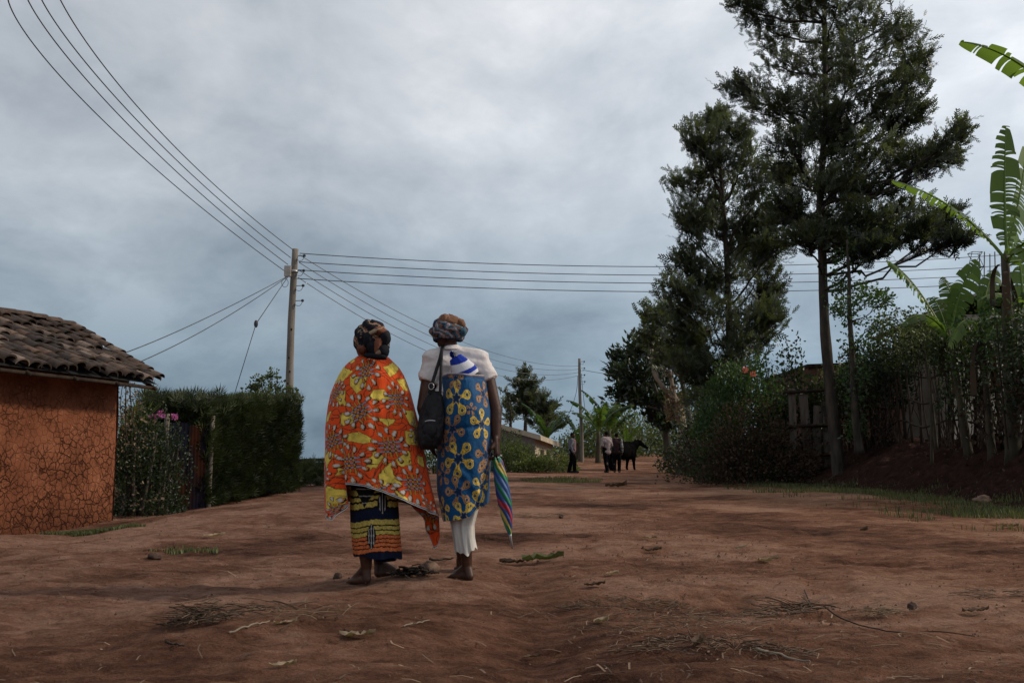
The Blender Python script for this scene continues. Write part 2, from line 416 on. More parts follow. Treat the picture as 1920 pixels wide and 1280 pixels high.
# loose soil crumbs
x, y = chips(7000); n = len(x); r = rng.uniform(0.003, 0.010, n) * np.where(rng.uniform(0, 1, n) < .06, 1.8, 1) * np.clip(y / 6, .45, 1.3); z = gz(x, y) + 0.012
tet = np.array([[1, 0, -0.3], [-0.5, 0.9, -0.3], [-0.5, -0.9, -0.3], [0.1, 0.1, 0.9]])
rot = rng.uniform(0, 6.28, n); cs, sn = np.cos(rot), np.sin(rot)
vv = np.stack([cs[:, None] * tet[:, 0] - sn[:, None] * tet[:, 1], sn[:, None] * tet[:, 0] + cs[:, None] * tet[:, 1], np.tile(tet[:, 2], (n, 1))], -1) * r[:, None, None]
vv = vv + np.stack([x, y, z], 1)[:, None, :]
i = np.arange(n)[:, None] * 4
mb = MB(); mb.add(vv.reshape(-1, 3), np.concatenate([i + [[0, 1, 3]], i + [[1, 2, 3]], i + [[2, 0, 3]]], 0))
M['clod'] = mat_noise('clod', [(0.3, (0.03, 0.014, 0.009)), (0.7, (0.14, 0.075, 0.052))], 20, 0.95)
tag(mb.build('soil_crumbs', M['clod']), 'loose crumbs of red soil over the road', 'soil', None, 'stuff')

def leaf_bit(px, py, L, W, ang, label, mat='deadleaf', curl=0.35, tint=0.5, group='dry leaves on the road'):
    g = G(px, py); mb = MB(); nu, nv = 7, 13
    u = np.linspace(-1, 1, nu)[None, :]; t = np.linspace(0, 1, nv)[:, None]
    wd = np.sin(np.pi * np.clip(t, 0.02, 0.98)) ** 0.7 * W / 2 * (1 + 0.55 * vnoise(t * 9, u * 0.9 + px))
    X = (t - 0.5) * L + 0 * u; Y = u * wd; Z = .6 * curl * W * u ** 2 * (0.4 + t) + 0.09 * L * (t - 0.4) ** 2 * 2 + 0.03 * np.abs(vnoise(t * 6 + px, u * 1.6)) * L / 0.2 + 0.012
    c, s_ = math.cos(ang), math.sin(ang)
    pts = np.stack([g[0] + c * X - s_ * Y, g[1] + s_ * X + c * Y, g[2] + Z], -1)
    mb.grid(pts, np.full(pts.shape, tint))
    return tag(mb.build('dry_leaf', M[mat], loc=g), label, 'leaf', group)
leaf_bit(1018, 1054, 0.34, 0.055, 0.3, 'long torn grey-green banana leaf strip right of the umbrella tip', 'grass', 0.9, 0.5)
leaf_bit(965, 1060, 0.24, 0.045, -0.2, 'dark rotting leaf strip just right of the bare heel', 'darkdead', 0.6, 0.35)
leaf_bit(1148, 1080, 0.10, 0.05, 0.5, 'pale curled dry leaf above the straw pile', 'deadleaf', 0.5, 0.8)
leaf_bit(1115, 1102, 0.13, 0.045, 0.1, 'dark brown leaf just above the straw pile', 'darkdead', 0.5, 0.5)
leaf_bit(1128, 1172, 0.10, 0.05, 0.7, 'pale leaf lying at the lower left of the straw pile', 'deadleaf', 0.5, 0.7)
leaf_bit(1218, 1012, 0.14, 0.045, 0.1, 'narrow tan leaf on the mid road, up from the dark pointed leaf', 'deadleaf', 0.4, 0.55)
leaf_bit(1225, 1036, 0.15, 0.05, 0.2, 'dark pointed leaf on the road right of the torn strip', 'darkdead', 0.5, 0.6)
leaf_bit(1155, 915, 0.55, 0.16, 0.1, 'big crumpled dry leaf in the road before the cow', 'darkdead', 0.8, 0.75)
leaf_bit(1108, 941, 0.16, 0.06, 0.1, 'small pale leaf on the road below the big crumpled leaf', 'deadleaf', 0.5, 0.8)
leaf_bit(1440, 1055, 0.16, 0.06, 0.2, 'pale folded leaf alone on the right half of the road', 'deadleaf', 0.5, 0.65)
leaf_bit(1620, 997, 0.11, 0.07, 0.4, 'small rusty leaf near the grass verge', 'darkdead', 0.7, 0.8)
leaf_bit(1895, 990, 0.22, 0.06, 0.1, 'long brown leaf at the far right below the grass tuft', 'deadleaf', 0.5, 0.4)
leaf_bit(1310, 1215, 0.10, 0.045, 0.9, 'brown curled leaf on top of the twiggy root heap', 'darkdead', 0.9, 0.9)
leaf_bit(1830, 1152, 0.15, 0.04, 0.2, 'dry brown leaf at the lower right of the long vine', 'darkdead', 0.4, 0.7)
leaf_bit(535, 1174, 0.10, 0.03, 0.4, 'pale bamboo leaf right of the dead grass tuft', 'deadleaf', 0.4, 0.75)
leaf_bit(670, 1198, 0.15, 0.035, 0.05, 'thin tan leaf in the left foreground below the women', 'deadleaf', 0.4, 0.65)
leaf_bit(402, 1008, 0.20, 0.07, 0.2, 'white scrap in the eroded hollow on the left', 'deadleaf', 0.3, 1.0)
leaf_bit(998, 1238, 0.08, 0.03, 0.3, 'small brown leaf at the bottom centre', 'darkdead', 0.4, 0.9)
leaf_bit(530, 1255, 0.10, 0.03, 0.2, 'light leaf at the very bottom left of centre', 'deadleaf', 0.4, 0.8)

def stick(pts, r, label, mat='grey_wood', name='stick', group='sticks on the road'):
    w = np.array([G(*p) for p in pts]); mb = MB()
    t = np.linspace(0, 1, 24); k = np.linspace(0, 1, len(w))
    path = np.stack([np.interp(t, k, w[:, j]) for j in range(3)], 1)
    path[:, 2] = gz(path[:, 0], path[:, 1]) + r + 0.008 + 0.01 * np.abs(vnoise(t * 6, pts[0][0]))
    path[:, 0] += 0.012 * vnoise(t * 5, pts[0][0] * 1.7); path[:, 1] += 0.03 * vnoise(t * 5, pts[0][1] * 1.3)
    mb.tube(path, r * np.linspace(1, 0.5, 24), 6)
    return tag(mb.build(name, M[mat], loc=w[0]), label, 'stick', group)
stick([(1512, 1112), (1550, 1150), (1600, 1172), (1660, 1188), (1760, 1192), (1830, 1200)], 0.0042, 'long dark vine stem trailing across the right foreground', 'dark_wood')
stick([(1420, 1228), (1470, 1240), (1515, 1252)], 0.006, 'pale bare stick right of the twiggy root heap', 'pale_bark')
stick([(432, 1195), (470, 1180), (505, 1172)], 0.005, 'thin pale reed below the dead grass tuft on the left', 'pale_bark')
stick([(645, 1192), (690, 1198)], 0.006, 'short dark twig in the left foreground', 'dark_wood')
stick([(760, 1183), (800, 1170)], 0.004, 'thin light twig below the dropped sandal shape', 'pale_bark')
stick([(310, 1212), (345, 1220)], 0.006, 'stubby brown twig at lower left', 'dark_wood')
stick([(805, 1054), (850, 1052)], 0.011, 'dark charred stick between the two women\'s feet', 'dark_wood')
stick([(1380, 1030), (1402, 1024)], 0.005, 'green snapped twig in the middle of the road', 'vine')

def clump_of(px, py, rx, ry, n, L, label, name, cat, mat, h=0.06, w=0.0025, tint=(0, 1)):
    g = G(px, py); mb = MB()
    for k in range(n):
        a, r = rng.uniform(0, 6.28), math.sqrt(rng.uniform(0, 1))
        x = g[0] + rx * r * math.cos(a); y = g[1] + ry * r * math.sin(a)
        z = gz1(x, y) + 0.012 + rng.uniform(0, 1) ** 2 * h * (1 - r * r)
        b = rng.uniform(0, 6.28); l = L * rng.uniform(0.4, 1.2)
        p0 = np.array([x, y, z]); p2 = p0 + l * np.array([math.cos(b), math.sin(b), rng.uniform(-0.12, 0.25)])
        p2[2] = max(p2[2], gz1(p2[0], p2[1]) + 0.012)
        p1 = (p0 + p2) / 2 + np.array([rng.normal(0, .15), rng.normal(0, .15), 0.12]) * l
        p1[2] = max(p1[2], z)
        t = np.linspace(0, 1, 5)[:, None]
        path = (1 - t) ** 2 * p0 + 2 * t * (1 - t) * p1 + t * t * p2
        tt = rng.uniform(*tint); mb.tube(path, w * rng.uniform(0.4, 1.1), 3, (tt, tt, tt), cap=False)
    return tag(mb.build(name, M[mat], loc=g), label, cat, 'heaps of dry plant matter on the road')
clump_of(370, 1168, 0.15, 0.09, 240, 0.10, 'dark dead grass tuft standing in the left foreground', 'grass_tuft', 'grass', 'straw', 0.10, 0.0028, (0, .45))
clump_of(530, 1152, 0.28, 0.09, 60, 0.16, 'thin heap of reeds right of the dead grass tuft', 'straw_heap', 'straw', 'straw', 0.03, 0.0025, (0.1, .7))
clump_of(1180, 1140, 0.42, 0.22, 330, 0.065, 'wide tangle of straw right of the centre rut', 'straw_heap', 'straw', 'straw', 0.05, 0.002, (0.05, .8))
clump_of(1475, 1150, 0.17, 0.12, 70, 0.18, 'small nest of twigs at the start of the long vine', 'straw_heap', 'straw', 'straw', 0.05, 0.0035, (0, .55))
clump_of(1345, 1215, 0.40, 0.16, 260, 0.075, 'twiggy root heap at the bottom right of centre', 'straw_heap', 'straw', 'straw', 0.045, 0.0025, (0, .6))
clump_of(1655, 1154, 0.09, 0.06, 130, 0.08, 'pale bleached wisp of grass by the long vine', 'straw_heap', 'straw', 'straw', 0.03, 0.002, (0.8, 1))
clump_of(1010, 970, 0.45, 0.4, 110, 0.16, 'loose pale straw beside the umbrella', 'straw_heap', 'straw', 'straw', 0.03, 0.0025, (0.3, .8))
clump_of(1865, 1119, 0.25, 0.14, 80, 0.1, 'thin brown grass wisp at the far right foreground', 'straw_heap', 'straw', 'straw', 0.03, 0.002, (0.2, .6))
clump_of(770, 1078, 0.14, 0.06, 120, 0.06, 'dark crumbled dung between the bare feet', 'dung', 'dung', 'darkdead', 0.05, 0.008, (0, .3))
clump_of(1265, 1170, 0.5, 0.3, 200, 0.09, 'sparse chaff between the straw tangle and root heap', 'straw_heap', 'straw', 'straw', 0.02, 0.002, (0.1, .7))

def lump(px, py, r, label, name, cat, mat, flat=0.7, seed=1, group=None):
    g = G(px, py); mb = MB(); mb.ell(g + [0, 0, r * flat * 0.6], (r, r * 0.8, r * flat), 20, 14, noise=0.35, nsc=1.8, seed=seed)
    return tag(mb.build(name, mat, loc=g), label, cat, group)
M['stone'] = mat_noise('stone', [(0.3, (0.03, 0.018, 0.014)), (0.7, (0.11, 0.07, 0.055))], 12, 0.9, 30, 0.6, 0.01)
M['husk'] = mat_noise('husk', [(0.3, (0.11, 0.07, 0.05)), (0.7, (0.25, 0.17, 0.125))], 10, 0.9, 25, 0.8, 0.01)
lump(1052, 971, 0.035, 'dark round stone on the road right of the umbrella', 'stone', 'stone', M['stone'], 0.9, 2, 'stones on the road')
lump(633, 1084, 0.028, 'dark clod left of the leading bare foot', 'stone', 'stone', M['stone'], 0.9, 5, 'stones on the road')
lump(290, 1048, 0.05, 'dark clod in the hollow below the house', 'stone', 'stone', M['stone'], 0.6, 6, 'stones on the road')
lump(804, 1071, 0.058, 'brown crumpled husk lying between the two women', 'husk', 'husk', M['husk'], 0.75, 8)
lump(1710, 1140, 0.022, 'small dark stone right of the pale grass wisp', 'stone', 'stone', M['stone'], 0.9, 12, 'stones on the road')
g = P(1835, 822, 17.6); g[2] = bz(g[0], 17.6)
mb = MB(); mb.ell(g + [0, 0, 0.05], (0.16, 0.1, 0.09), 20, 14, noise=0.3, nsc=2, seed=9)
tag(mb.build('stone', M['husk'], loc=g), 'pale stone on top of the soil bank by the banana stems', 'stone')
# ================================================================== FOLIAGE GENERATORS
def T_leaf(w=0.32):
    v = [[0, 0, 0], [-w / 2, .35, .05], [0, .4, -.02], [w / 2, .35, .05], [-w * .35, .72, .02], [0, .75, -.04], [w * .35, .72, .02], [0, 1, -.08]]
    f = [[0, 2, 1, 1], [0, 3, 2, 2], [1, 2, 5, 4], [2, 3, 6, 5], [4, 5, 7, 7], [5, 6, 7, 7]]
    return np.array(v, float), np.array(f)
def T_diamond(w=0.35):
    return np.array([[0, 0, 0], [-w / 2, .45, .06], [0, 1, 0], [w / 2, .45, .06]], float), np.array([[0, 3, 2, 1]])
def T_frond(pairs=6, w=0.055, ll=0.42, fwd=0.75):
    """feathery pinnate leaf: thin leaflets along a midrib"""
    v = []; f = []
    def blade(p, d, L, w):
        s = np.array([-d[1], d[0], 0]); k = len(v)
        v.extend([p - s * w * .5, p + s * w * .5, p + d * L * .6 + s * w * .5, p + d * L * .6 - s * w * .5, p + d * L]);
        f.extend([[k, k + 1, k + 2, k + 3], [k + 3, k + 2, k + 4, k + 4]])
    blade(np.zeros(3), np.array([0, 1.0, 0]), 1.0, w * .8)
    for j in range(pairs):
        t = 0.12 + 0.72 * j / max(pairs - 1, 1)
        L = ll * (1 - 0.45 * abs(t - 0.4) / 0.6)
        for sg in (-1, 1):
            d = np.array([sg * 1.0, fwd + 0.5 * t, 0.25 * (-1) ** j]); d /= np.linalg.norm(d)
            blade(np.array([0, t, 0.0]), d, L, w)
    return np.array(v, float), np.array(f)
def T_spray(n=5, w=0.09):
    """little conifer spray"""
    v = []; f = []
    for j in range(n):
        a = (j - (n - 1) / 2) * 0.42; d = np.array([math.sin(a), math.cos(a), 0.1 * (-1) ** j]); s = np.array([d[1], -d[0], 0]); L = 1 - 0.25 * abs(a); k = len(v)
        v.extend([np.zeros(3), d * L * .5 + s * w, d * L, d * L * .5 - s * w]); f.append([k, k + 1, k + 2, k + 3])
    return np.array(v, float), np.array(f)
FR = T_frond(6, 0.062, 0.50, 1.0); FR2 = T_frond(5, 0.09, 0.46, 0.9); LF = T_leaf(); DI = T_diamond(); SP = T_spray(5, 0.06); SP2 = T_spray(7, 0.035)

def scatter(mb, pts, dirs, scale, tmpl, tint):
    """instances of a leaf template merged straight into one mesh"""
    tv, tf = tmpl
    n = len(pts)
    d = dirs / (np.linalg.norm(dirs, axis=1)[:, None] + 1e-9)
    r = rng.normal(0, 1, (n, 3)); xx = np.cross(d, r); xx /= np.linalg.norm(xx, axis=1)[:, None] + 1e-9
    zz = np.cross(xx, d)
    s = np.broadcast_to(np.asarray(scale, float), (n,))[:, None, None]
    v = (tv[None, :, 0:1] * xx[:, None, :] + tv[None, :, 1:2] * d[:, None, :] + tv[None, :, 2:3] * zz[:, None, :]) * s + pts[:, None, :]
    k = len(tv)
    f = (tf[None] + (np.arange(n) * k)[:, None, None]).reshape(-1, tf.shape[1])
    t = np.clip(np.repeat(tint, k), 0, 1)
    mb.add(v.reshape(-1, 3), f, np.stack([t, t, t], 1))

def bez(p0, p1, p2, n):
    t = np.linspace(0, 1, n)[:, None]
    return (1 - t) ** 2 * p0 + 2 * t * (1 - t) * p1 + t * t * p2

def clump_tree(name, label, cat, trunk, rad, clumps, Y, tmpl, mat, fsize, per, bark='bark', group=None, depth=1.0, up=0.5, rise=0.7, tintbase=0.45, limb=0.045, dj=None, sub=7, taper=0.25):
    """trunk: list of (px, py, Y); clumps: (px, py, rx, ry) in photo pixels, spread in depth around Y"""
    tp = np.array([P(*q) for q in trunk]); m = len(tp)
    tt = np.linspace(0, 1, 40); k = np.linspace(0, 1, m)
    tp = np.stack([np.interp(tt, k, tp[:, j]) for j in range(3)], 1)
    tp[:, 0] += 0.04 * vnoise(tt * 5, Y); tp[:, 1] += 0.05 * vnoise(tt * 5, Y + 3)
    base = tp[0].copy()
    root = thing(name, base, label, cat, group)
    tb = MB(); tr = rad * (1 - (1 - taper) * tt); tr[:3] *= [1.35, 1.15, 1.05]
    tb.tube(tp, tr, 12, wob=0.12)
    cb = MB(); s = Y / F
    cx0 = np.mean([c[0] for c in clumps])
    for (px, py, rx, ry) in clumps:
        hw = max(abs(px - cx0) * s, rx * s)
        dy = rng.uniform(-1, 1) * depth * (1.0 if dj is None else dj)
        c = P(px, py, Y + dy)
        rr = np.array([rx * s, 0.9 * min(rx, 1.3 * ry) * s, ry * s])
        dist = np.linalg.norm(c[:2] - np.array([np.interp(c[2], tp[:, 2], tp[:, 0]), Y]))
        za = np.clip(c[2] - rise * dist - 0.3 * ry * s, tp[3, 2] + 0.3, tp[-1, 2] - 0.02)
        ia = int(np.argmin(abs(tp[:, 2] - za)))
        a = tp[ia]
        r0 = min(limb * (0.5 + 0.5 * min(1, dist)), tr[ia] * 0.7)
        mid = (a + c) / 2 + np.array([0, 0, -0.12 * dist])
        br = bez(a, mid, c, 9); br[1:-1] += rng.normal(0, 0.03 * max(dist, .4), (7, 3))
        tb.tube(br, np.linspace(r0, r0 * 0.35, 9), 6)
        cl = rng.normal(0, 1, 1)[0] * 0.10
        for b in range(sub):
            st = br[rng.integers(4, 9)]
            u = rng.normal(0, 1, 3); u[2] = abs(u[2]) * up * 1.5 + u[2] * (1 - up) * .6; u /= np.linalg.norm(u)
            e = c + u * rr * rng.uniform(0.65, 1.1)
            tw = bez(st, (st + e) / 2 + np.array([0, 0, -0.08 * ry * s * 2]), e, 7)
            tb.tube(tw, np.linspace(r0 * 0.4, r0 * 0.12, 7), 4, cap=False)
            q = max(2, per // sub)
            t = rng.uniform(0.25, 1, q) ** 0.8
            i0 = np.clip((t * 6).astype(int), 0, 5); fr = (t * 6 - i0)[:, None]
            p = tw[i0] * (1 - fr) + tw[i0 + 1] * fr
            p = p + np.clip(rng.normal(0, 0.27, (q, 3)), -.5, .5) * rr * np.array([1, 1, 1.35])
            dr = (e - st) / (np.linalg.norm(e - st) + 1e-6)
            dd = dr * 0.7 + rng.normal(0, 0.55, (q, 3)) + np.array([0, 0, up * 0.7])
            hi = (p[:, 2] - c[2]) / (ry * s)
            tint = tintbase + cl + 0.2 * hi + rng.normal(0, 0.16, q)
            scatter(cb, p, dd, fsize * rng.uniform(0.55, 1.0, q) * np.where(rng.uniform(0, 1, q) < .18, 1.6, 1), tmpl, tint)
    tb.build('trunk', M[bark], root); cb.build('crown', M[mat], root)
    return root

def bush(name, label, cat, c, r, n, tmpl, mat, fsize, group=None, stems=6, ground=None, tint=0.4, up=0.4, lump=0.35, seed=0, part='foliage', bark='bark', lseed=None, extra=None, shell=0.45, flat=False):
    """c: base point on the ground, r: half sizes (x, y, height)"""
    root = thing(name, c, label, cat, group)
    u = rng.normal(0, 1, (n, 3)); u[:, 2] = np.abs(u[:, 2]); u /= np.linalg.norm(u, axis=1)[:, None]
    if flat: u[:, 2] = np.abs(rng.uniform(-.1, 1, n))
    k = 1 + lump * fbm(u[:, 0] * 2.2 + seed, u[:, 1] * 2.2, u[:, 2] * 2.2, 3, seed + 5)
    rad = rng.uniform(shell ** 3, 1, n) ** (1 / 3) * k
    p = np.asarray(c) + u * rad[:, None] * np.asarray(r)
    # open gaps and clumps
    keep = vnoise(p[:, 0] * 2.1, p[:, 1] * 2.1, p[:, 2] * 2.6, seed + 9) + 0.35 > rng.uniform(-0.4, 0.3, n)
    p, u, rad, k = p[keep], u[keep], rad[keep], k[keep]; m = len(p)
    d = u * 0.8 + rng.normal(0, 0.6, (m, 3)) + np.array([0, 0, up])
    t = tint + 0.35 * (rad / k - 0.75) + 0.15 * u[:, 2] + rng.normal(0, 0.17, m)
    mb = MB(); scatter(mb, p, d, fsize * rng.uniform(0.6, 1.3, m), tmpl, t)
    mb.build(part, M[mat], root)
    if stems:
        sb = MB()
        for j in range(stems):
            a = rng.uniform(0, 6.28); e = np.asarray(c) + np.array([math.cos(a) * 0.6, math.sin(a) * 0.6, rng.uniform(0.5, .85)]) * np.asarray(r)
            b0 = np.asarray(c) + np.array([math.cos(a) * 0.15, math.sin(a) * 0.15, -0.08 / max(r[2], .1)]) * np.asarray(r)
            sb.tube(bez(b0, (b0 + e) / 2 + rng.normal(0, 0.05, 3) * np.asarray(r), e, 7), np.linspace(0.03, 0.01, 7) * min(1.5, r[2]), 5)
        sb.build('stems', M[bark], root)
    return root

def add_blobs(root, part, pts, size, n, tmpl, mat, tint=0.6, sp=0.12):
    mb = MB(); pts = np.asarray(pts, float)
    for q in pts:
        u = np.clip(rng.normal(0, 1, (n, 3)), -1.3, 1.3); p = q + u * sp
        scatter(mb, p, u + np.array([0, 0, .2]), size * rng.uniform(.6, 1.2, n), tmpl, tint + rng.normal(0, .2, n))
    return mb.build(part, M[mat], root)

def banana_leaf(root, base, ctrl, tip, W, side=None, droop=0.35, tatter=0.5, tint=0.45, petiole=0.14, seed=0, label=None):
    base, ctrl, tip = V3(base), V3(ctrl), V3(tip)
    n = 60; mr = bez(base, ctrl, tip, n); L = np.linalg.norm(np.diff(mr, axis=0), axis=1).sum()
    mb = MB(); mb.tube(mr, np.linspace(0.026, 0.006, n) * min(1.4, L / 1.5), 6, (0.85, 0.85, 0.85))
    r = np.random.default_rng(seed)
    for sg in (-1, 1):
        t = petiole
        while t < 0.995:
            dt = r.uniform(0.018, 0.05) if r.uniform() < tatter else r.uniform(0.05, 0.16)
            t2 = min(t + dt, 1.0)
            q = 5; ts = np.linspace(t, t2 - (0.004 if t2 < 1 else 0), q)
            i = ts * (n - 1); i0 = np.clip(i.astype(int), 0, n - 2); fr = (i - i0)[:, None]
            p = mr[i0] * (1 - fr) + mr[i0 + 1] * fr
            tg = mr[np.minimum(i0 + 1, n - 1)] - mr[i0]; tg /= np.linalg.norm(tg, axis=1)[:, None]
            sd = V3(side) if side is not None else np.array([0, 0, 1.0])
            if side is None:
                sv = np.cross(tg, np.array([0, 0, 1.0])); sv /= np.linalg.norm(sv, axis=1)[:, None] + 1e-6
            else:
                sv = sd - tg * (tg @ sd)[:, None]; sv /= np.linalg.norm(sv, axis=1)[:, None] + 1e-6
            tn = (ts - petiole) / (1 - petiole)
            w = W * np.clip(np.sin(np.pi * np.clip(tn * 0.93 + 0.05, 0, 1)) ** 0.55, 0.05, 1) * r.uniform(0.86, 1.05)
            dr = droop * r.uniform(0.4, 1.7); fw = 0.28 + r.normal(0, 0.07); K = 5
            gap = 1 - (0.55 if dt < 0.05 else 0.15) * np.linspace(0, 1, K)[:, None] * np.abs(np.linspace(-1, 1, q))[None, :] * 0
            pts = np.zeros((K, q, 3))
            mid = ts.mean()
            for kx, e in enumerate(np.linspace(0, 1, K)):
                o = sg * sv * np.cos(dr * e) * (w * e)[:, None] - np.array([0, 0, 1.0]) * (np.sin(dr * e) * w * e)[:, None] + tg * (w * e * fw)[:, None]
                pts[kx] = p + o
            # torn strips narrow towards the margin
            ctr = pts.mean(axis=1, keepdims=True); nar = 1 - np.linspace(0, 1, K)[:, None, None] * (0.35 if dt < 0.05 else 0.1)
            pts = ctr + (pts - ctr) * nar
            tn_ = np.clip(tint + r.normal(0, 0.08), 0, 1)
            mb.grid(pts, np.full(pts.shape, tn_))
            t = t2
    o = mb.build('leaf', M['banana'], root)
    if label: o['label'] = label
    return o

def banana(label, base, top, r0, leaves, Y, group='banana plants', stalk=True, dead=4, tint=0.42):
    """leaves: list of (ctrl px,py,dY, tip px,py,dY, width m, side or None, tatter)"""
    b, t = P(*base), P(*top)
    b[2] = float(bz(b[0], b[1])) - .05
    root = thing('banana_plant', b, label, 'banana plant', group)
    mb = MB(); path = bez(b - np.array([0, 0, .15]), (b + t) / 2 + np.array([0.04, 0.03, 0]), t, 14)
    mb.tube(path, r0 * np.linspace(1.25, 0.5, 14), 12, wob=0.15); mb.build('stem', M['stalk'], root)
    for k, lf in enumerate(leaves):
        cx, cy, cd, tx, ty, td, W, side, tat = lf
        st = t + np.array([0.05 * math.cos(k * 2.4), 0.05 * math.sin(k * 2.4), -0.12 - 0.02 * k])
        banana_leaf(root, st, P(cx, cy, Y + cd), P(tx, ty, Y + td), W, side, droop=0.35 + 0.25 * (k % 3 == 1), tatter=tat, tint=tint + 0.1 * math.sin(k * 1.7), seed=int(base[0]) + k)
    if dead:
        db = MB(); r = np.random.default_rng(int(base[0]))
        for k in range(dead):
            a = r.uniform(0, 6.28); q = t + np.array([math.cos(a) * r0 * .7, math.sin(a) * r0 * .7, -0.15 - 0.3 * r.uniform()])
            e = q + np.array([math.cos(a) * .3, math.sin(a) * .3, -r.uniform(0.5, 1.1)])
            c = bez(q, q + np.array([math.cos(a) * .35, math.sin(a) * .35, .05]), e, 9)
            s_ = np.array([-math.sin(a), math.cos(a), 0]) * np.linspace(0.02, 0.09, 9)[:, None] * (1 + .5 * vnoise(np.arange(9) * .9, k)[:, None])
            tn = r.uniform(0, .7); db.grid(np.stack([c - s_, c, c + s_], 1), np.full((9, 3, 3), tn))
        db.build('dead_leaves', M['darkdead'], root)
    return root

# ================================================================== LEFT HOUSE
def mud_house():
    th = math.atan2(0.276, 0.961)
    u = np.array([math.sin(th), math.cos(th), 0]); n = np.array([math.cos(th), -math.sin(th), 0]); up = np.array([0, 0, 1.0])
    W = P(214, 975, 14.9)[:3].copy(); zb = gz1(W[0], W[1]) - 0.1; zt = 2.12
    root = thing('mud_house', [W[0], W[1], zb], 'orange mud-plastered house with an old clay tile roof on the left', 'house')
    L = 8.0; D = 3.4
    # wall: cracked plaster, grid so the face is slightly uneven
    m, nt, b = new_mat('cracked_mud')
    tc = N(nt, 'ShaderNodeTexCoord')
    wn = N(nt, 'ShaderNodeTexNoise'); wn.inputs['Scale'].default_value = 9; wn.inputs['Detail'].default_value = 5
    nt.links.new(tc.outputs['Object'], wn.inputs['Vector'])
    sub = N(nt, 'ShaderNodeVectorMath', operation='SUBTRACT'); sub.inputs[1].default_value = (0.5, 0.5, 0.5)
    nt.links.new(wn.outputs['Color'], sub.inputs[0])
    sc = N(nt, 'ShaderNodeVectorMath', operation='SCALE'); sc.inputs['Scale'].default_value = 0.11; nt.links.new(sub.outputs[0], sc.inputs[0])
    ad = N(nt, 'ShaderNodeVectorMath', operation='ADD'); nt.links.new(tc.outputs['Object'], ad.inputs[0]); nt.links.new(sc.outputs[0], ad.inputs[1])
    def vor(scale):
        v = N(nt, 'ShaderNodeTexVoronoi', feature='DISTANCE_TO_EDGE'); v.inputs['Scale'].default_value = scale
        nt.links.new(ad.outputs[0], v.inputs['Vector']); return v
    v1, v2 = vor(9.4), vor(19)
    c1 = N(nt, 'ShaderNodeMapRange'); c1.inputs['From Min'].default_value = 0.0; c1.inputs['From Max'].default_value = 0.075; nt.links.new(v1.outputs['Distance'], c1.inputs['Value'])
    c2 = N(nt, 'ShaderNodeMapRange'); c2.inputs['From Max'].default_value = 0.05; c2.inputs['To Min'].default_value = 0.72; nt.links.new(v2.outputs['Distance'], c2.inputs['Value'])
    # cracks fade in and out
    fn = noise_node(nt, 2.6, 4); fr = N(nt, 'ShaderNodeMapRange'); fr.inputs['From Min'].default_value = 0.40; fr.inputs['From Max'].default_value = 0.60; fr.inputs['To Min'].default_value = 1.0; fr.inputs['To Max'].default_value = 0.22
    sz = N(nt, 'ShaderNodeSeparateXYZ'); nt.links.new(tc.outputs['Object'], sz.inputs[0])
    zr = N(nt, 'ShaderNodeMapRange'); zr.inputs['From Min'].default_value = 1.1; zr.inputs['From Max'].default_value = 2.0; zr.inputs['To Min'].default_value = 1.0; zr.inputs['To Max'].default_value = 0.3
    nt.links.new(sz.outputs['Z'], zr.inputs['Value'])
    mul0 = N(nt, 'ShaderNodeMath', operation='MULTIPLY'); nt.links.new(zr.outputs[0], mul0.inputs[0])
    nt.links.new(fn.outputs['Fac'], fr.inputs['Value']); nt.links.new(fr.outputs[0], mul0.inputs[1])
    mn = N(nt, 'ShaderNodeMath', operation='MULTIPLY'); nt.links.new(c1.outputs[0], mn.inputs[0]); nt.links.new(c2.outputs[0], mn.inputs[1])
    inv = N(nt, 'ShaderNodeMath', operation='SUBTRACT'); inv.inputs[0].default_value = 1; nt.links.new(mn.outputs[0], inv.inputs[1])
    cr = N(nt, 'ShaderNodeMath', operation='MULTIPLY'); nt.links.new(inv.outputs[0], cr.inputs[0]); nt.links.new(mul0.outputs[0], cr.inputs[1])
    bn = noise_node(nt, 3.0, 8, 0.65)
    base = ramp(nt, bn.outputs['Fac'], [(0.3, (0.155, 0.054, 0.027)), (0.5, (0.23, 0.083, 0.041)), (0.72, (0.31, 0.12, 0.063))])
    mx = N(nt, 'ShaderNodeMix', data_type='RGBA'); nt.links.new(cr.outputs[0], mx.inputs['Factor'])
    nt.links.new(base.outputs[0], mx.inputs['A']); mx.inputs['B'].default_value = (0.075, 0.024, 0.012, 1)
    # chaff specks
    sn = N(nt, 'ShaderNodeTexVoronoi'); sn.inputs['Scale'].default_value = 22; nt.links.new(tc.outputs['Object'], sn.inputs['Vector'])
    ls = N(nt, 'ShaderNodeMath', operation='LESS_THAN'); ls.inputs[1].default_value = 0.13; nt.links.new(sn.outputs['Distance'], ls.inputs[0])
    sr = N(nt, 'ShaderNodeSeparateColor'); nt.links.new(sn.outputs['Color'], sr.inputs[0])
    gt = N(nt, 'ShaderNodeMath', operation='GREATER_THAN'); gt.inputs[1].default_value = 0.86; nt.links.new(sr.outputs[0], gt.inputs[0])
    an = N(nt, 'ShaderNodeMath', operation='MULTIPLY'); nt.links.new(ls.outputs[0], an.inputs[0]); nt.links.new(gt.outputs[0], an.inputs[1])
    mx2 = N(nt, 'ShaderNodeMix', data_type='RGBA'); nt.links.new(an.outputs[0], mx2.inputs['Factor']); nt.links.new(mx.outputs['Result'], mx2.inputs['A']); mx2.inputs['B'].default_value = (0.62, 0.36, 0.22, 1)
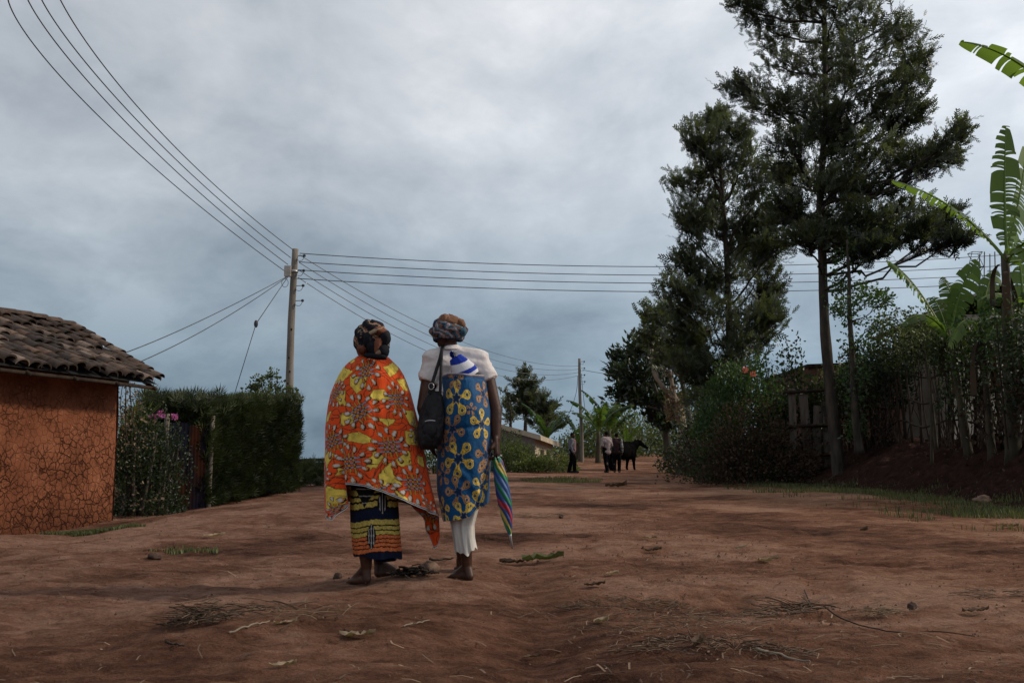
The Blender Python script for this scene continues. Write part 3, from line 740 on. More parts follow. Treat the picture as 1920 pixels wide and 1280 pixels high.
    st = noise_node(nt, 1.1, 5, .6, stretch=(1, 1, .35)); sr2 = ramp(nt, st.outputs['Fac'], [(.35, (.72, .70, .70)), (.6, (1.06, 1.06, 1.06))])
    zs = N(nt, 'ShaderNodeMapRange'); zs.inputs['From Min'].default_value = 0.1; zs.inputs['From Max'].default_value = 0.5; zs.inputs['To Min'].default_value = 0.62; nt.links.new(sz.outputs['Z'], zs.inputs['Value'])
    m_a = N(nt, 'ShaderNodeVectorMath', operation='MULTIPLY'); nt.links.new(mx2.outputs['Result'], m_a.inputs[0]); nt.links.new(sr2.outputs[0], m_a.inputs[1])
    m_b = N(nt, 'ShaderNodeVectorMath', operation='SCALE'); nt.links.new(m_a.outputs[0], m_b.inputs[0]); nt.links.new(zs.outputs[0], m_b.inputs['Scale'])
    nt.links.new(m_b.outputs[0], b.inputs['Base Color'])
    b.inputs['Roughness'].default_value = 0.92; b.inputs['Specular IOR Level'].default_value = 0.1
    h = N(nt, 'ShaderNodeMath', operation='MULTIPLY_ADD'); nt.links.new(cr.outputs[0], h.inputs[0]); h.inputs[1].default_value = -1.6; nt.links.new(bn.outputs['Fac'], h.inputs[2])
    bp = bump(nt, b, h.outputs[0], 0.9, 0.03)
    fb = noise_node(nt, 45, 4, 0.7); bump(nt, b, fb.outputs['Fac'], 0.5, 0.01, prev=bp)
    wl = MB()
    def face(p0, d, LL, nn):
        a = np.linspace(0, LL, int(LL / 0.06)); zz = np.linspace(zb, zt, 40)
        A, Z = np.meshgrid(a, zz)
        off = 0.022 * fbm(A * 1.3, Z * 1.3, seed=6, oct=3)
        edge = np.minimum(A, LL - A); off = off - 0.03 * np.exp(-edge / 0.05)
        pts = p0[None, None, :] + A[..., None] * d + (Z - 0)[..., None] * up + off[..., None] * nn
        wl.grid(pts)
    p0 = np.array([W[0], W[1], 0.0])
    face(p0, -u, L, n); face(p0 - n * D, n, D, u); face(p0 - u * L - n * D, u, L, -n); face(p0 - u * L, -n, D, -u)
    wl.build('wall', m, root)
    # roof of barrel tiles
    E = p0 + u * 0.12 + n * 0.57; ez = 2.0
    half = 1.62 + 0.0; rise = 0.87
    roof = MB(); tint = lambda: (0.4 + 0.6 * rng.uniform(),) * 3
    def slope(E0, du, dn, L, side):
        rows, cw = 9, 0.205
        ncol = int(L / cw); sl = math.hypot(half, rise); step = sl / rows
        dv = (dn * half + up * rise) / sl; nrm = np.cross(du, dv) * side; nrm /= np.linalg.norm(nrm)
        for i in range(ncol):
            sag = 0.03 * math.sin(i * 0.25) + 0.02 * math.sin(i * 0.9 + 1)
            for j in range(rows):
                tl = step * 1.3; base = E0 + du * ((i + .5) * cw + rng.normal(0, .016)) + dv * (j * step - 0.03 + rng.normal(0, .02)) + nrm * (0.035 + rng.normal(0, 0.011)) + up * (sag - 0.05 * math.sin(j / rows * 3.14))
                yaw = rng.normal(0, .045); d2 = dv + du * yaw; lift = 0.028
                a = np.linspace(-1.45, 1.45, 9); ts = np.linspace(0, 1, 4)
                w0, w1 = 0.122, 0.098
                pts = []
                for t in ts:
                    w = w0 + (w1 - w0) * t
                    pts.append(base + d2 * (t * tl) + nrm * (lift * (1 - t)) + (np.sin(a) * w)[:, None] * du + ((np.cos(a) - .35) * w * 0.8)[:, None] * nrm)
                pts = np.array(pts); c = np.array(tint()) ; c = np.tile(c, (4, 9, 1)); c[..., 1] = rng.uniform()
                roof.grid(pts, c)
                # front lip with thickness
                lip = np.stack([pts[0], base + nrm * (lift - 0.016) + (np.sin(a) * (w0 - .014))[:, None] * du + ((np.cos(a) - .35) * (w0 - .014) * 0.8)[:, None] * nrm], 0)
                roof.grid(lip, np.tile(c[:1], (2, 1, 1)))
        # under-tiles: shallow boards closing the gaps
        q = np.array([[E0, E0 + du * L], [E0 + dv * sl, E0 + dv * sl + du * L]]) - nrm * 0.02
        roof.grid(q, np.full((2, 2, 3), 0.05))
    EE = np.array([E[0], E[1], ez])
    slope(EE, -u, -n, L + 0.6, -1)
    far = EE - n * half * 2
    slope(far, -u, n, L + 0.6, 1)
    # ridge caps
    for i in range(int((L + .6) / 0.3)):
        p = EE - n * half + up * (rise + 0.05 + 0.02 * math.sin(i * .7)) - u * (i * 0.3)
        a = np.linspace(-1.6, 1.6, 9)
        pts = np.array([p - u * (t * 0.36) + up * 0.02 * (1 - t) + np.sin(a)[:, None] * n * 0.12 + np.cos(a)[:, None] * up * 0.07 for t in (0, .5, 1)])
        c = np.full((3, 9, 3), rng.uniform(.4, 1)); c[..., 1] = rng.uniform(); roof.grid(pts, c)
    # verge tiles at the gable edge
    for j in range(9):
        t0 = j / 9
        p = EE + (-n * half + up * rise) * t0 + up * (0.055 + rng.normal(0, .01)) + u * rng.uniform(-.02, .06)
        dv = (-n * half + up * rise); dv /= np.linalg.norm(dv); a = np.linspace(-1.5, 1.5, 8); nr = np.cross(dv, u); nr *= np.sign(nr[2])
        pts = np.array([p + dv * (t * 0.27) + np.sin(a)[:, None] * u * 0.1 + np.cos(a)[:, None] * nr * 0.07 + nr * .03 * (1 - t) for t in (0, .5, 1)])
        c = np.full((3, 8, 3), rng.uniform(.5, 1)); c[..., 1] = rng.uniform(.6, 1); roof.grid(pts, c)
    mt, nt2, b2 = new_mat('clay_tile')
    at = N(nt2, 'ShaderNodeAttribute', attribute_name='Col'); s3 = N(nt2, 'ShaderNodeSeparateColor'); nt2.links.new(at.outputs['Color'], s3.inputs[0])
    rr = ramp(nt2, s3.outputs[1], [(0.0, (0.028, 0.016, 0.011)), (0.55, (0.065, 0.037, 0.024)), (0.85, (0.12, 0.07, 0.046)), (1.0, (0.25, 0.19, 0.155))])
    nn2 = noise_node(nt2, 9, 7, 0.7); r3 = ramp(nt2, nn2.outputs['Fac'], [(0.35, (0.3, 0.3, 0.3)), (0.7, (1.25, 1.2, 1.15))])
    mm = N(nt2, 'ShaderNodeVectorMath', operation='MULTIPLY'); nt2.links.new(rr.outputs[0], mm.inputs[0]); nt2.links.new(r3.outputs[0], mm.inputs[1])
    m3 = N(nt2, 'ShaderNodeVectorMath', operation='SCALE'); nt2.links.new(mm.outputs[0], m3.inputs[0]); nt2.links.new(s3.outputs[0], m3.inputs['Scale'])
    nt2.links.new(m3.outputs[0], b2.inputs['Base Color']); b2.inputs['Roughness'].default_value = 0.9
    bump(nt2, b2, nn2.outputs['Fac'], 0.5, 0.015)
    roof.build('roof', mt, root)
    # poles that carry the eaves
    def pole(name, a, b_, r):
        q = MB(); q.tube(np.linspace(a, b_, 8) + rng.normal(0, .006, (8, 3)), r * np.linspace(1.05, .95, 8), 8, wob=.1); return q.build(name, M['dark_wood'], root)
    pole('eaves_beam', p0 + n * 0.06 + u * 0.06 + up * 2.06, p0 + n * 0.06 - u * L + up * 2.06, 0.06)
    pole('fascia_pole', EE - n * 0.06 - up * 0.07 + u * 0.02, EE - n * 0.06 - up * 0.07 - u * (L + .5), 0.026)
    for k in range(10):
        q = EE - u * (0.05 + k * 0.85); pole('rafter', q - up * 0.085, q - n * 1.5 + up * (rise * 1.5 / half - 0.085), 0.028)
    pole('gable_batten', EE - n * 0.5 + up * 0.1 - up * .12 - u * .5, EE - n * 0.5 + up * 0.1 - up * .12 + u * .02, 0.028)
    pole('gable_batten', EE - n * 1.0 + up * 0.42 - up * .12 - u * .5, EE - n * 1.0 + up * 0.42 - up * .12 + u * .02, 0.028)
mud_house()

# ================================================================== LEFT PLANTS, GATE, HEDGE
def on_ground(px, Y, f=gz1):
    x = float(P(px, 900, Y)[0]); return np.array([x, Y, f(x, Y)])

b = on_ground(255, 15.9)
r = bush('climbing_shrub', 'leafy climber with brown dead leaves and pink flowers against the corner of the mud house', 'shrub', b, (0.52, 0.55, 1.75), 6200, LF, 'darkleaf', 0.10, stems=8, tint=0.4, seed=3)
add_blobs(r, 'dead_leaves', [P(px, py, 15.6) for px, py in [(240, 760), (236, 790), (245, 820), (238, 850), (262, 800), (250, 775), (232, 740), (235, 870), (280, 960), (275, 930), (262, 845)]], 0.11, 38, LF, 'deadleaf', 0.45, 0.12)
r2 = bush('bougainvillea', 'dark bougainvillea with a few magenta flowers over the gate post', 'shrub', on_ground(300, 16.3), (0.46, 0.42, 1.6), 4200, LF, 'darkleaf', 0.09, stems=6, tint=0.4, seed=13)
add_blobs(r2, 'flower_cluster', [P(327, 781, 16.1)], 0.03, 130, DI, 'flower', 0.8, 0.022)
add_blobs(r2, 'flower_cluster', [P(302, 776, 16.0)], 0.03, 170, DI, 'flower', 0.6, 0.028)
add_blobs(r2, 'flower_cluster', [P(286, 782, 16.0)], 0.03, 130, DI, 'flower', 0.4, 0.024)
# hanging dry vine at the house corner
b = P(236, 728, 15.2)
vb = MB()
for k in range(5):
    a = P(232 + k * 3, 716, 15.1 + .05 * k); e = P(228 + k * 6, 790 + 20 * (k % 3), 15.1 + .05 * k)
    vb.tube(bez(a, (a + e) / 2 + rng.normal(0, .06, 3), e, 8), 0.006, 4, cap=False)
    q = bez(a, (a + e) / 2, e, 14) + rng.normal(0, .03, (14, 3)); scatter(vb, q, rng.normal(0, 1, (14, 3)) - np.array([0, 0, .6]), 0.09 * rng.uniform(.6, 1.2, 14), LF, rng.uniform(0, .5, 14))
tag(vb.build('dry_vine', M['darkdead'], loc=b), 'dry brown vine hanging from the eaves corner of the mud house', 'vine')
# spiky plant
b = P(262, 800, 17.0); root = thing('spiky_plant', on_ground(262, 17.0), 'yellow-green spiky leaved plant showing above the climber by the house', 'plant')
sb = MB()
for k in range(34):
    a = rng.uniform(0, 6.28); e = rng.uniform(.15, 1.2); d = np.array([math.cos(a) * math.cos(e), math.sin(a) * math.cos(e), math.sin(e)])
    p2 = b + d * 0.62 * rng.uniform(.7, 1.1) + np.array([0, 0, -.1]); c = bez(b, b + d * .4, p2, 7); s_ = np.cross(d, [0, 0, 1.]); s_ /= np.linalg.norm(s_) + 1e-6
    w = (np.sin(np.linspace(.5, 3.1, 7)) * .022)[:, None] * s_; t = rng.uniform(.4, 1); sb.grid(np.stack([c - w, c + [0, 0, -.008], c + w], 1), np.full((7, 3, 3), t))
sb.build('leaves', M['bush'], root)
q = MB(); q.tube(np.linspace(on_ground(262, 17.0), b, 6), [.05, .045, .04, .04, .04, .03], 8); q.build('stem', M['bark'], root)
# feathery conifers behind the gate
bush('feathery_conifer', 'soft feathery green conifer behind the gate, left of the clipped hedge', 'conifer', on_ground(362, 21), (0.8, .6, 1.6), 6500, SP2, 'bush_lit', 0.17, 'feathery conifers behind the gate', stems=3, tint=.75, up=.9, seed=23, lump=.25)
bush('feathery_conifer', 'pale wispy conifer showing above the climber, nearest the house', 'conifer', on_ground(285, 22), (0.6, .6, 2.3), 3200, SP2, 'bush', 0.28, 'feathery conifers behind the gate', stems=3, tint=.65, up=1.1, seed=27, lump=.3)
# gate: rusty corrugated sheets
def iron_gate():
    a, b_ = on_ground(306, 16.6), on_ground(392, 17.4); d = b_ - a; d[2] = 0; L = np.linalg.norm(d); d /= L; nn = np.array([d[1], -d[0], 0])
    root = thing('iron_gate', a, 'rusty dark blue and brown corrugated iron gate between shrub and hedge', 'gate')
    m, nt, b2 = new_mat('rusty_iron')
    n1 = noise_node(nt, 2.2, 6, .6, stretch=(1, 1, .5)); rr = ramp(nt, n1.outputs['Fac'], [(0.34, (0.006, 0.008, 0.017)), (0.5, (0.007, 0.006, 0.01)), (0.58, (0.016, 0.007, 0.005)), (0.75, (0.035, 0.010, 0.005))])
    nt.links.new(rr.outputs[0], b2.inputs['Base Color']); b2.inputs['Roughness'].default_value = 1; b2.inputs['Specular IOR Level'].default_value = .03
    n2 = noise_node(nt, 30, 4, .6); bump(nt, b2, n2.outputs['Fac'], .3, .006)
    for k in range(2):
        s0, s1 = L * (.04 + .47 * k), L * (.49 + .47 * k); s_ = np.linspace(s0, s1, 70); z = np.linspace(0.03, 1.52 - .03 * k, 14)
        S, Z = np.meshgrid(s_, z); off = 0.007 * np.sin(S * 2 * np.pi / .076) + .01 * vnoise(S * 3, Z * 2)
        MB().grid(a + S[..., None] * d + Z[..., None] * np.array([0, 0, 1.]) + off[..., None] * nn).build('sheet', m, root)
    for k, s_ in enumerate((0.0, L)):
        q = MB(); p = a + d * s_; q.tube(np.linspace(p - [0, 0, .2], p + [0.02, 0, 1.66], 6), .045, 8, wob=.15); q.build('post', M['grey_wood'], root)
    for z in (.4, 1.2):
        q = MB(); q.box(a + d * L / 2 - nn * .05 + [0, 0, z], (L, .04, .06), np.array([d, -nn, [0, 0, 1]]).T); q.build('rail', M['dark_wood'], root)
iron_gate()
def hedge():
    A = np.array([-5.32, 17.3]); B = np.array([-4.5, 21.0]); d = B - A; L = np.linalg.norm(d); d /= L; n = np.array([d[1], -d[0]])
    root = thing('clipped_hedge', [A[0], A[1], gz1(*A)], 'tall dark clipped conifer hedge beside the iron gate', 'hedge')
    Wd = 1.3; n0 = 15000
    zt = lambda s: 1.70 + 0.14 * s / L
    fc = rng.choice(4, n0, p=[.52, .17, .2, .11]); s = rng.uniform(0, L, n0); w = rng.uniform(-Wd, 0, n0); h = rng.uniform(0, 1, n0) ** .9
    w = np.where(fc == 0, 0, w); w = np.where(fc == 3, -Wd, w); s = np.where(fc == 1, L * (fc == 1) * (rng.uniform(0, 1, n0) < .6), s)
    h = np.where(fc == 2, 1.0, h)
    nb = 0.10 * fbm(s * 1.2 + w, h * 3, seed=4, oct=3)
    rnd = .12 * np.clip(h - .85, 0, 1) / .15
    out = np.zeros((n0, 3))
    out[:, :2] += np.where(fc == 0, 1, np.where(fc == 3, -1, 0))[:, None] * n + np.where(fc == 1, np.where(s > L / 2, 1, -1), 0)[:, None] * d
    out[:, 2] += np.where(fc == 2, 1, .12)
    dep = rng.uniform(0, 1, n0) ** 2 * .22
    base = A[None] + s[:, None] * d + w[:, None] * n
    zg = gz(base[:, 0], base[:, 1])
    p = np.concatenate([base, (zg + .06 + h * zt(s))[:, None]], 1) + out * (nb - dep - np.where(fc == 2, 0, rnd))[:, None]
    dr = out + rng.normal(0, .45, (n0, 3)) + np.array([0, 0, .75])
    tn = .40 - dep * 2 + nb * 1.5 + .30 * fbm(s * 1.7 + w, h * 3.5, 3, 3, 14) + rng.normal(0, .15, n0) + np.where(fc == 2, .3, 0) + .12 * h  # inner sprays darker, top lighter: shade and light put into the tint
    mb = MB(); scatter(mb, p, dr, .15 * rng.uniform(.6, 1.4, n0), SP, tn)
    # feathery unclipped tops
    for cx, nn_ in ((0.25, 420), (1.2, 160), (2.4, 140), (3.5, 200)):
        s = cx + rng.normal(0, .3, nn_); w = rng.uniform(-Wd, .05, nn_); bb = A + s[:, None] * d + w[:, None] * n
        p = np.concatenate([bb, (gz(bb[:, 0], bb[:, 1]) + zt(s) + rng.uniform(0, .16 if cx > 1 else .28, nn_))[:, None]], 1)
        scatter(mb, p, rng.normal(0, .4, (nn_, 3)) + np.array([0, 0, 1.]), .2 * rng.uniform(.6, 1.2, nn_), SP2, .55 + rng.normal(0, .15, nn_))
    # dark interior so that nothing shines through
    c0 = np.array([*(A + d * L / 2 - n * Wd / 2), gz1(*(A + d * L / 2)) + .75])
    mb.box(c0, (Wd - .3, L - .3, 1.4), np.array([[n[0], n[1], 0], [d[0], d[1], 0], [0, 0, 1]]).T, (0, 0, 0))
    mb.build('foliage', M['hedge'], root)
hedge()
bush('low_hedge', 'low dark bush between the clipped hedge and the brick wall', 'bush', on_ground(588, 27.5), (1.0, .8, .62), 1500, SP, 'hedge', .18, stems=3, tint=.55, seed=31)
# brick wall further on
def brick_mat(name, c1, c2, mortar, sc):
    m, nt, b = new_mat(name); tc = N(nt, 'ShaderNodeTexCoord'); bt = N(nt, 'ShaderNodeTexBrick'); mp = N(nt, 'ShaderNodeMapping'); mp.inputs['Rotation'].default_value = (R(90), 0, 0)
    nt.links.new(tc.outputs['Object'], mp.inputs[0]); nt.links.new(mp.outputs[0], bt.inputs['Vector'])
    bt.inputs['Color1'].default_value = (*c1, 1); bt.inputs['Color2'].default_value = (*c2, 1); bt.inputs['Mortar'].default_value = (*mortar, 1); bt.inputs['Scale'].default_value = sc; bt.inputs['Mortar Size'].default_value = .025
    n1 = noise_node(nt, 5, 6, .65); r3 = ramp(nt, n1.outputs['Fac'], [(.3, (.45, .45, .45)), (.7, (1.2, 1.2, 1.2))]); mm = N(nt, 'ShaderNodeVectorMath', operation='MULTIPLY')
    nt.links.new(bt.outputs['Color'], mm.inputs[0]); nt.links.new(r3.outputs[0], mm.inputs[1]); nt.links.new(mm.outputs[0], b.inputs['Base Color']); b.inputs['Roughness'].default_value = .92
    bump(nt, b, bt.outputs['Fac'], -.5, .02); return m
M['brick'] = brick_mat('brick', (.16, .065, .04), (.22, .09, .055), (.1, .06, .045), 4)
root = thing('brick_shed', on_ground(540, 31), 'low red brick shed with a thin dark roof showing past the clipped hedge', 'shed')
a = P(480, 866, 31); e = P(640, 868, 31.6); zc = gz1(a[0], 31)
MB().box(((a[0] + e[0]) / 2, 32, (zc + a[2]) / 2), (e[0] - a[0], 2.0, a[2] - zc)).build('wall', M['brick'], root, smooth=False)
MB().box(((a[0] + e[0]) / 2, 32, a[2] + .06), (e[0] - a[0] + .3, 2.4, .08), np.array(Matrix.Rotation(R(-1.5), 3, 'Y'))).build('roof', M['dark_wood'], root, smooth=False)

# ================================================================== POLES AND WIRES
def utility_pole(label, base, top, r, box=True):
    root = thing('utility_pole', base, label, 'utility pole', 'utility poles'); base, top = V3(base), V3(top)
    q = MB(); t = np.linspace(0, 1, 20)[:, None]; path = base - [0, 0, .3] + (top - base + [0, 0, .3]) * t; path[:, 0] += .02 * np.sin(t[:, 0] * 7)
    q.tube(path, r * np.linspace(1.15, .82, 20), 14, wob=.05); q.build('pole', M['pole_wood'], root)
    for k in range(4):
        p = top + (base - top) * (.03 + .065 * k)
        q = MB(); q.tube([p + [r * .7, 0, 0], p + [r + .16, -.04, 0.0]], .012, 6); q.ell(p + [r + .19, -.04, 0.0], (.05, .04, .045), 10, 7); q.build('insulator', M['wire'], root)
        q = MB(); c = p + [r + .19, -.04, 0]; q.tube(bez(p + [r * .6, -.1, -.12], p + [r + .15, -.06, -.26], c, 10), .008, 5); q.build('jumper_cable', M['wire'], root)
    if box:
        p = top + (base - top) * .10
        MB().box(p + [-.16, -.1, 0], (.2, .18, .32)).build('meter_box', M['ceramic'], root, smooth=False)
        q = MB(); q.tube([p + [0, 0, -.03], p + [0, 0, .06]], r * 1.06, 14); q.build('clamp', M['metal'], root)
        for kk, f in enumerate((.35, .47, .53, .58)):
            p = top + (base - top) * f; MB().ell(p + [.02 * (-1) ** kk, -r * .98, 0], (.03, .02, .04), 8, 6).build('bolt', M['dark_wood'], root)
        q = MB(); a_ = np.linspace(0, 6.28, 20); p = top + (base - top) * .15; q.tube(p + np.stack([-.24 + .1 * np.cos(a_), -.1 + 0 * a_, .13 * np.sin(a_)], 1), .008, 5); q.build('cable_loop', M['wire'], root)
    return root
b1 = on_ground(535, 30); t1 = P(553, 467, 30)
utility_pole('weathered timber utility pole with meter box behind the clipped hedge', b1, t1, .115)
b2 = on_ground(1092, 58); t2 = P(1086, 672, 58)
utility_pole('distant leaning utility pole behind the standing men', b2, t2, .095, box=False)

def wire(label, pts, mat='wire', r=.013, n=60, ext=None, group='overhead power lines', name='power_line'):
    """smooth curve through world points"""
    pts = np.array(pts, float); k = np.linspace(0, 1, len(pts)); t = np.linspace(0, 1 if ext is None else ext, n)
    deg = len(pts) - 1
    path = np.stack([np.polyval(np.polyfit(k, pts[:, j], deg), t) for j in range(3)], 1)
    q = MB(); q.tube(path, r, 5); return tag(q.build(name, M[mat], loc=pts[0]), label, 'power line', group)
fl = [((15, 0), (160, 193), (535, 509)), ((52, 0), (205, 197), (540, 496)), ((78, 0), (228, 195), (545, 483)), ((113, 0), (262, 205), (549, 468))]
nm = ['lowest and leftmost', 'second from the left', 'third from the left', 'uppermost and rightmost']
for k, (a_, m_, e_) in enumerate(fl):
    mid = ((m_[0]), m_[1]);
    wire(f'{nm[k]} of the four overhead wires running off the top left', [P(*e_, 29.9), P(e_[0] * .55 + m_[0] * .45 - 0, e_[1] - (e_[1] - m_[1]) * .40 if False else np.interp(e_[0] * .55 + m_[0] * .45, [m_[0], e_[0]], [m_[1], e_[1]]) + 13, 24.3), P(*m_, 18.5), P(*a_, 15.2)], r=.011, ext=1.12)
rl = [((562, 475), (1250, 500), (1850, 480)), ((560, 491), (1250, 516), (1850, 500)), ((558, 506), (1250, 531), (1850, 516)), ((556, 522), (1250, 547), (1850, 532))]
nm = ['topmost', 'second', 'third', 'lowest']
for k, (a_, m_, e_) in enumerate(rl):
    wire(f'{nm[k]} of the four near-level wires from the pole to the right', [P(*a_, 30), P(*m_, 34), P(*e_, 38)], r=.013, ext=1.35)
for k in range(4):
    a_ = P(562 - k, 478 + 14 * k, 30); e_ = P(1084, 686 + 6 * k, 58); mid = (a_ + e_) / 2 - [0, 0, .95 + .12 * k]
    wire(f'{nm[k]} of the four wires sloping down behind the two women', [a_, mid, e_], 'lit_wire', r=.011)
wire('service wire from the pole to the roof of the mud house, upper', [P(541, 517, 29.9), P(395, 592, 23), P(238, 660, 17.2)], r=.010, ext=1.15)
wire('service wire from the pole to the roof of the mud house, lower', [P(540, 518, 29.9), P(420, 597, 24), P(272, 674, 18.0)], r=.010, ext=1.12)
gy = thing('guy_wire', on_ground(395, 25), 'straight guy wire with an insulator from the near pole down behind the hedge', 'guy wire')
q = MB(); q.tube([P(539, 520, 29.9), P(480, 607, 28)], .011, 5); q.tube([P(480, 607, 28), on_ground(385, 25)], .011, 5); q.build('cable', M['wire'], gy)
MB().ell(P(480, 607, 28), (.06, .06, .11), 10, 8).build('insulator', M['wire'], gy)
wire('single dark wire from the distant pole into the trees on the right', [P(1092, 693, 58), P(1140, 701, 60), P(1200, 706, 62)], r=.014)
wire('slack stay cable hanging left from the distant pole', [P(1083, 705, 58), P(1078, 745, 58), P(1060, 788, 58)], r=.014)
wire('slack stay cable hanging right from the distant pole', [P(1090, 700, 58), P(1096, 760, 58.5), P(1103, 792, 59)], r=.014)
# ================================================================== TALL TREES ON THE RIGHT
clA = [(1395, 18, 40, 30), (1440, 55, 55, 42), (1500, 20, 60, 45), (1570, 15, 60, 45), (1625, 50, 55, 50), (1700, 75, 42, 42), (1718, 120, 30, 30),
       (1465, 125, 50, 45), (1535, 105, 70, 55), (1610, 130, 60, 55), (1690, 165, 45, 35), (1390, 168, 36, 28), (1440, 200, 48, 36), (1505, 200, 60, 50),
       (1575, 215, 70, 55), (1650, 220, 65, 50), (1710, 215, 32, 32), (1480, 270, 52, 36), (1560, 300, 65, 48), (1640, 295, 60, 48), (1695, 300, 42, 36),
       (1755, 300, 36, 26), (1792, 262, 30, 32), (1775, 305, 36, 24), (1510, 345, 55, 36), (1590, 370, 60, 45), (1655, 355, 55, 36), (1530, 415, 42, 30),
       (1610, 425, 58, 36), (1705, 400, 42, 26), (1740, 425, 32, 20), (1640, 468, 36, 22), (1515, 455, 36, 24), (1590, 465, 45, 26), (1460, 330, 32, 30), (1470, 410, 34, 30), (1785, 405, 28, 18), (1815, 445, 20, 10),
       (1775, 438, 20, 11), (1560, 345, 50, 32), (1545, 440, 42, 24), (1600, 460, 48, 22), (1485, 385, 36, 26), (1640, 410, 48, 28), (1660, 445, 34, 20), (1565, 150, 55, 40), (1600, 250, 55, 36), (1530, 255, 45, 34), (1480, -50, 60, 45), (1560, -60, 70, 50), (1630, -40, 55, 45), (1540, -130, 45, 55)]
tree = clump_tree('silk_oak_tree', 'tallest feathery-leaved tree, bare lower trunk at the edge of the dark bank', 'tree',
    [(1578, 925, 26.6), (1572, 850, 26.6), (1560, 740, 26.7), (1548, 610, 26.8), (1544, 480, 27), (1538, 380, 27), (1548, 220, 27), (1545, 80, 27), (1545, -120, 27)], .185,
    clA, 27, FR, 'oak', .36, 255, group='feathery-leaved trees', depth=1.6, up=.45, sub=9, tintbase=.38, rise=.35)
clB = [(1340, 228, 24, 20), (1312, 262, 36, 26), (1375, 262, 40, 32), (1330, 305, 50, 36), (1395, 310, 50, 36), (1288, 350, 34, 36), (1350, 370, 60, 42), (1420, 365, 46, 46), (1280, 420, 34, 40),
       (1345, 440, 56, 42), (1415, 440, 52, 42), (1284, 500, 36, 38), (1350, 515, 55, 42), (1425, 520, 46, 42), (1265, 555, 34, 30), (1325, 590, 56, 40), (1405, 590, 50, 40), (1300, 640, 46, 34), (1370, 650, 55, 36), (1425, 635, 34, 28), (1450, 470, 28, 30), (1330, 700, 44, 28), (1260, 605, 32, 26), (1285, 685, 40, 30), (1390, 695, 44, 28), (1435, 595, 34, 26), (1450, 555, 28, 24), (1330, 545, 46, 34), (1395, 470, 46, 36), (1310, 400, 40, 34), (1430, 420, 40, 34), (1330, 755, 44, 30)]
clump_tree('silk_oak_tree', 'feathery-leaved tree with a conical crown just left of the tallest tree', 'tree',
    [(1372, 885, 34), (1370, 760, 34), (1366, 600, 34), (1360, 420, 34), (1345, 225, 34)], .19, clB, 34, FR, 'oak', .42, 270, group='feathery-leaved trees', depth=1.6, up=.5, tintbase=.4)
clump_tree('leafy_tree', 'bushy dark tree left of and below the conical feathery tree', 'tree', [(1300, 860, 45), (1290, 760, 45), (1265, 640, 45), (1250, 600, 45)], .16,
    [(1228, 600, 36, 24), (1262, 590, 34, 24), (1222, 635, 28, 22), (1262, 640, 40, 30), (1300, 640, 36, 30), (1300, 690, 36, 30), (1325, 730, 30, 30), (1250, 680, 34, 22)], 45, FR2, 'oak', .46, 240, depth=1.6, tintbase=.35, group='feathery-leaved trees')
clump_tree('dense_tree', 'dense dark round-crowned tree beyond the cow', 'tree', [(1254, 862, 60), (1250, 820, 60), (1242, 760, 60), (1215, 690, 60)], .27,
    [(1172, 672, 28, 24), (1212, 655, 34, 24), (1250, 665, 30, 24), (1162, 705, 26, 24), (1200, 705, 40, 30), (1240, 715, 34, 28), (1170, 738, 28, 20), (1208, 748, 36, 24), (1245, 760, 28, 24), (1220, 785, 26, 18), (1258, 795, 22, 18)], 60, DI, 'darkleaf', .42, 700, depth=2.5, tintbase=.35, rise=.3, limb=.09)
# lopped tree
root = thing('lopped_tree', on_ground(1284, 50), 'lopped pale-barked tree with two bare upright limbs and dry tufts', 'tree')
q = MB(); bs = on_ground(1284, 50)
q.tube(np.array([bs - [0, 0, .2], P(1281, 810, 50), P(1273, 770, 50), P(1264, 745, 50)]), [.34, .27, .24, .2], 10, wob=.15)
q.build('trunk', M['pale_bark'], root)
for pts, rr in (([(1266, 752), (1245, 727), (1228, 705), (1223, 680), (1222, 654)], .13), ([(1270, 765), (1262, 730), (1256, 700), (1252, 678)], .12), ([(1234, 715), (1232, 700), (1230, 688)], .07)):
    q = MB(); pp = np.array([P(*p, 50) for p in pts]); t = np.linspace(0, 1, 14); k = np.linspace(0, 1, len(pp)); pp = np.stack([np.interp(t, k, pp[:, j]) for j in range(3)], 1)
    q.tube(pp, np.linspace(rr, rr * .6, 14), 8, wob=.2); q.build('limb', M['pale_bark'], root)
add_blobs(root, 'dry_tufts', [P(px, py, 50) for px, py in [(1250, 668), (1256, 672), (1262, 765), (1265, 740), (1268, 775), (1258, 690)]], .40, 150, LF, 'deadleaf', .35, .17)

# ================================================================== RIGHT: COMPOUND BEHIND THE BANK
M['pale_plaster'] = mat_noise('pale_plaster', [(.3, (.36, .3, .24)), (.7, (.6, .52, .43))], 2.5, .9, 10, .4, .02)
def wallbox(mb, x0, x1, y0, y1, z0, z1): return mb.box(((x0 + x1) / 2, (y0 + y1) / 2, (z0 + z1) / 2), (x1 - x0, y1 - y0, z1 - z0))
zb = gz1(11, 25) + .9
root = thing('plaster_house', [11.2, 25, zb], 'pale plastered house with a dark roof hidden behind the stick fence and climbers', 'house')
wallbox(MB(), 11.1, 13.4, 25.2, 28.4, zb, 4.6).build('wall', M['pale_plaster'], root, smooth=False)
q = MB(); rp = np.array([[[10.6, 24.6, 4.5], [10.6, 29, 4.5]], [[12.3, 24.6, 5.3], [12.3, 29, 5.3]], [[14, 24.6, 4.5], [14, 29, 4.5]]], float); q.grid(rp); q.grid(rp - [0, 0, .12])
q.grid(np.stack([rp[:, 1], rp[:, 1] - [0, 0, .12]], 0)); q.grid(np.stack([rp[0], rp[0] - [0, 0, .12]], 0))
M['dark_roof'] = mat_noise('dark_roof', [(.3, (.03, .025, .025)), (.7, (.09, .075, .07))], 3, .6, 20, .3, .02)
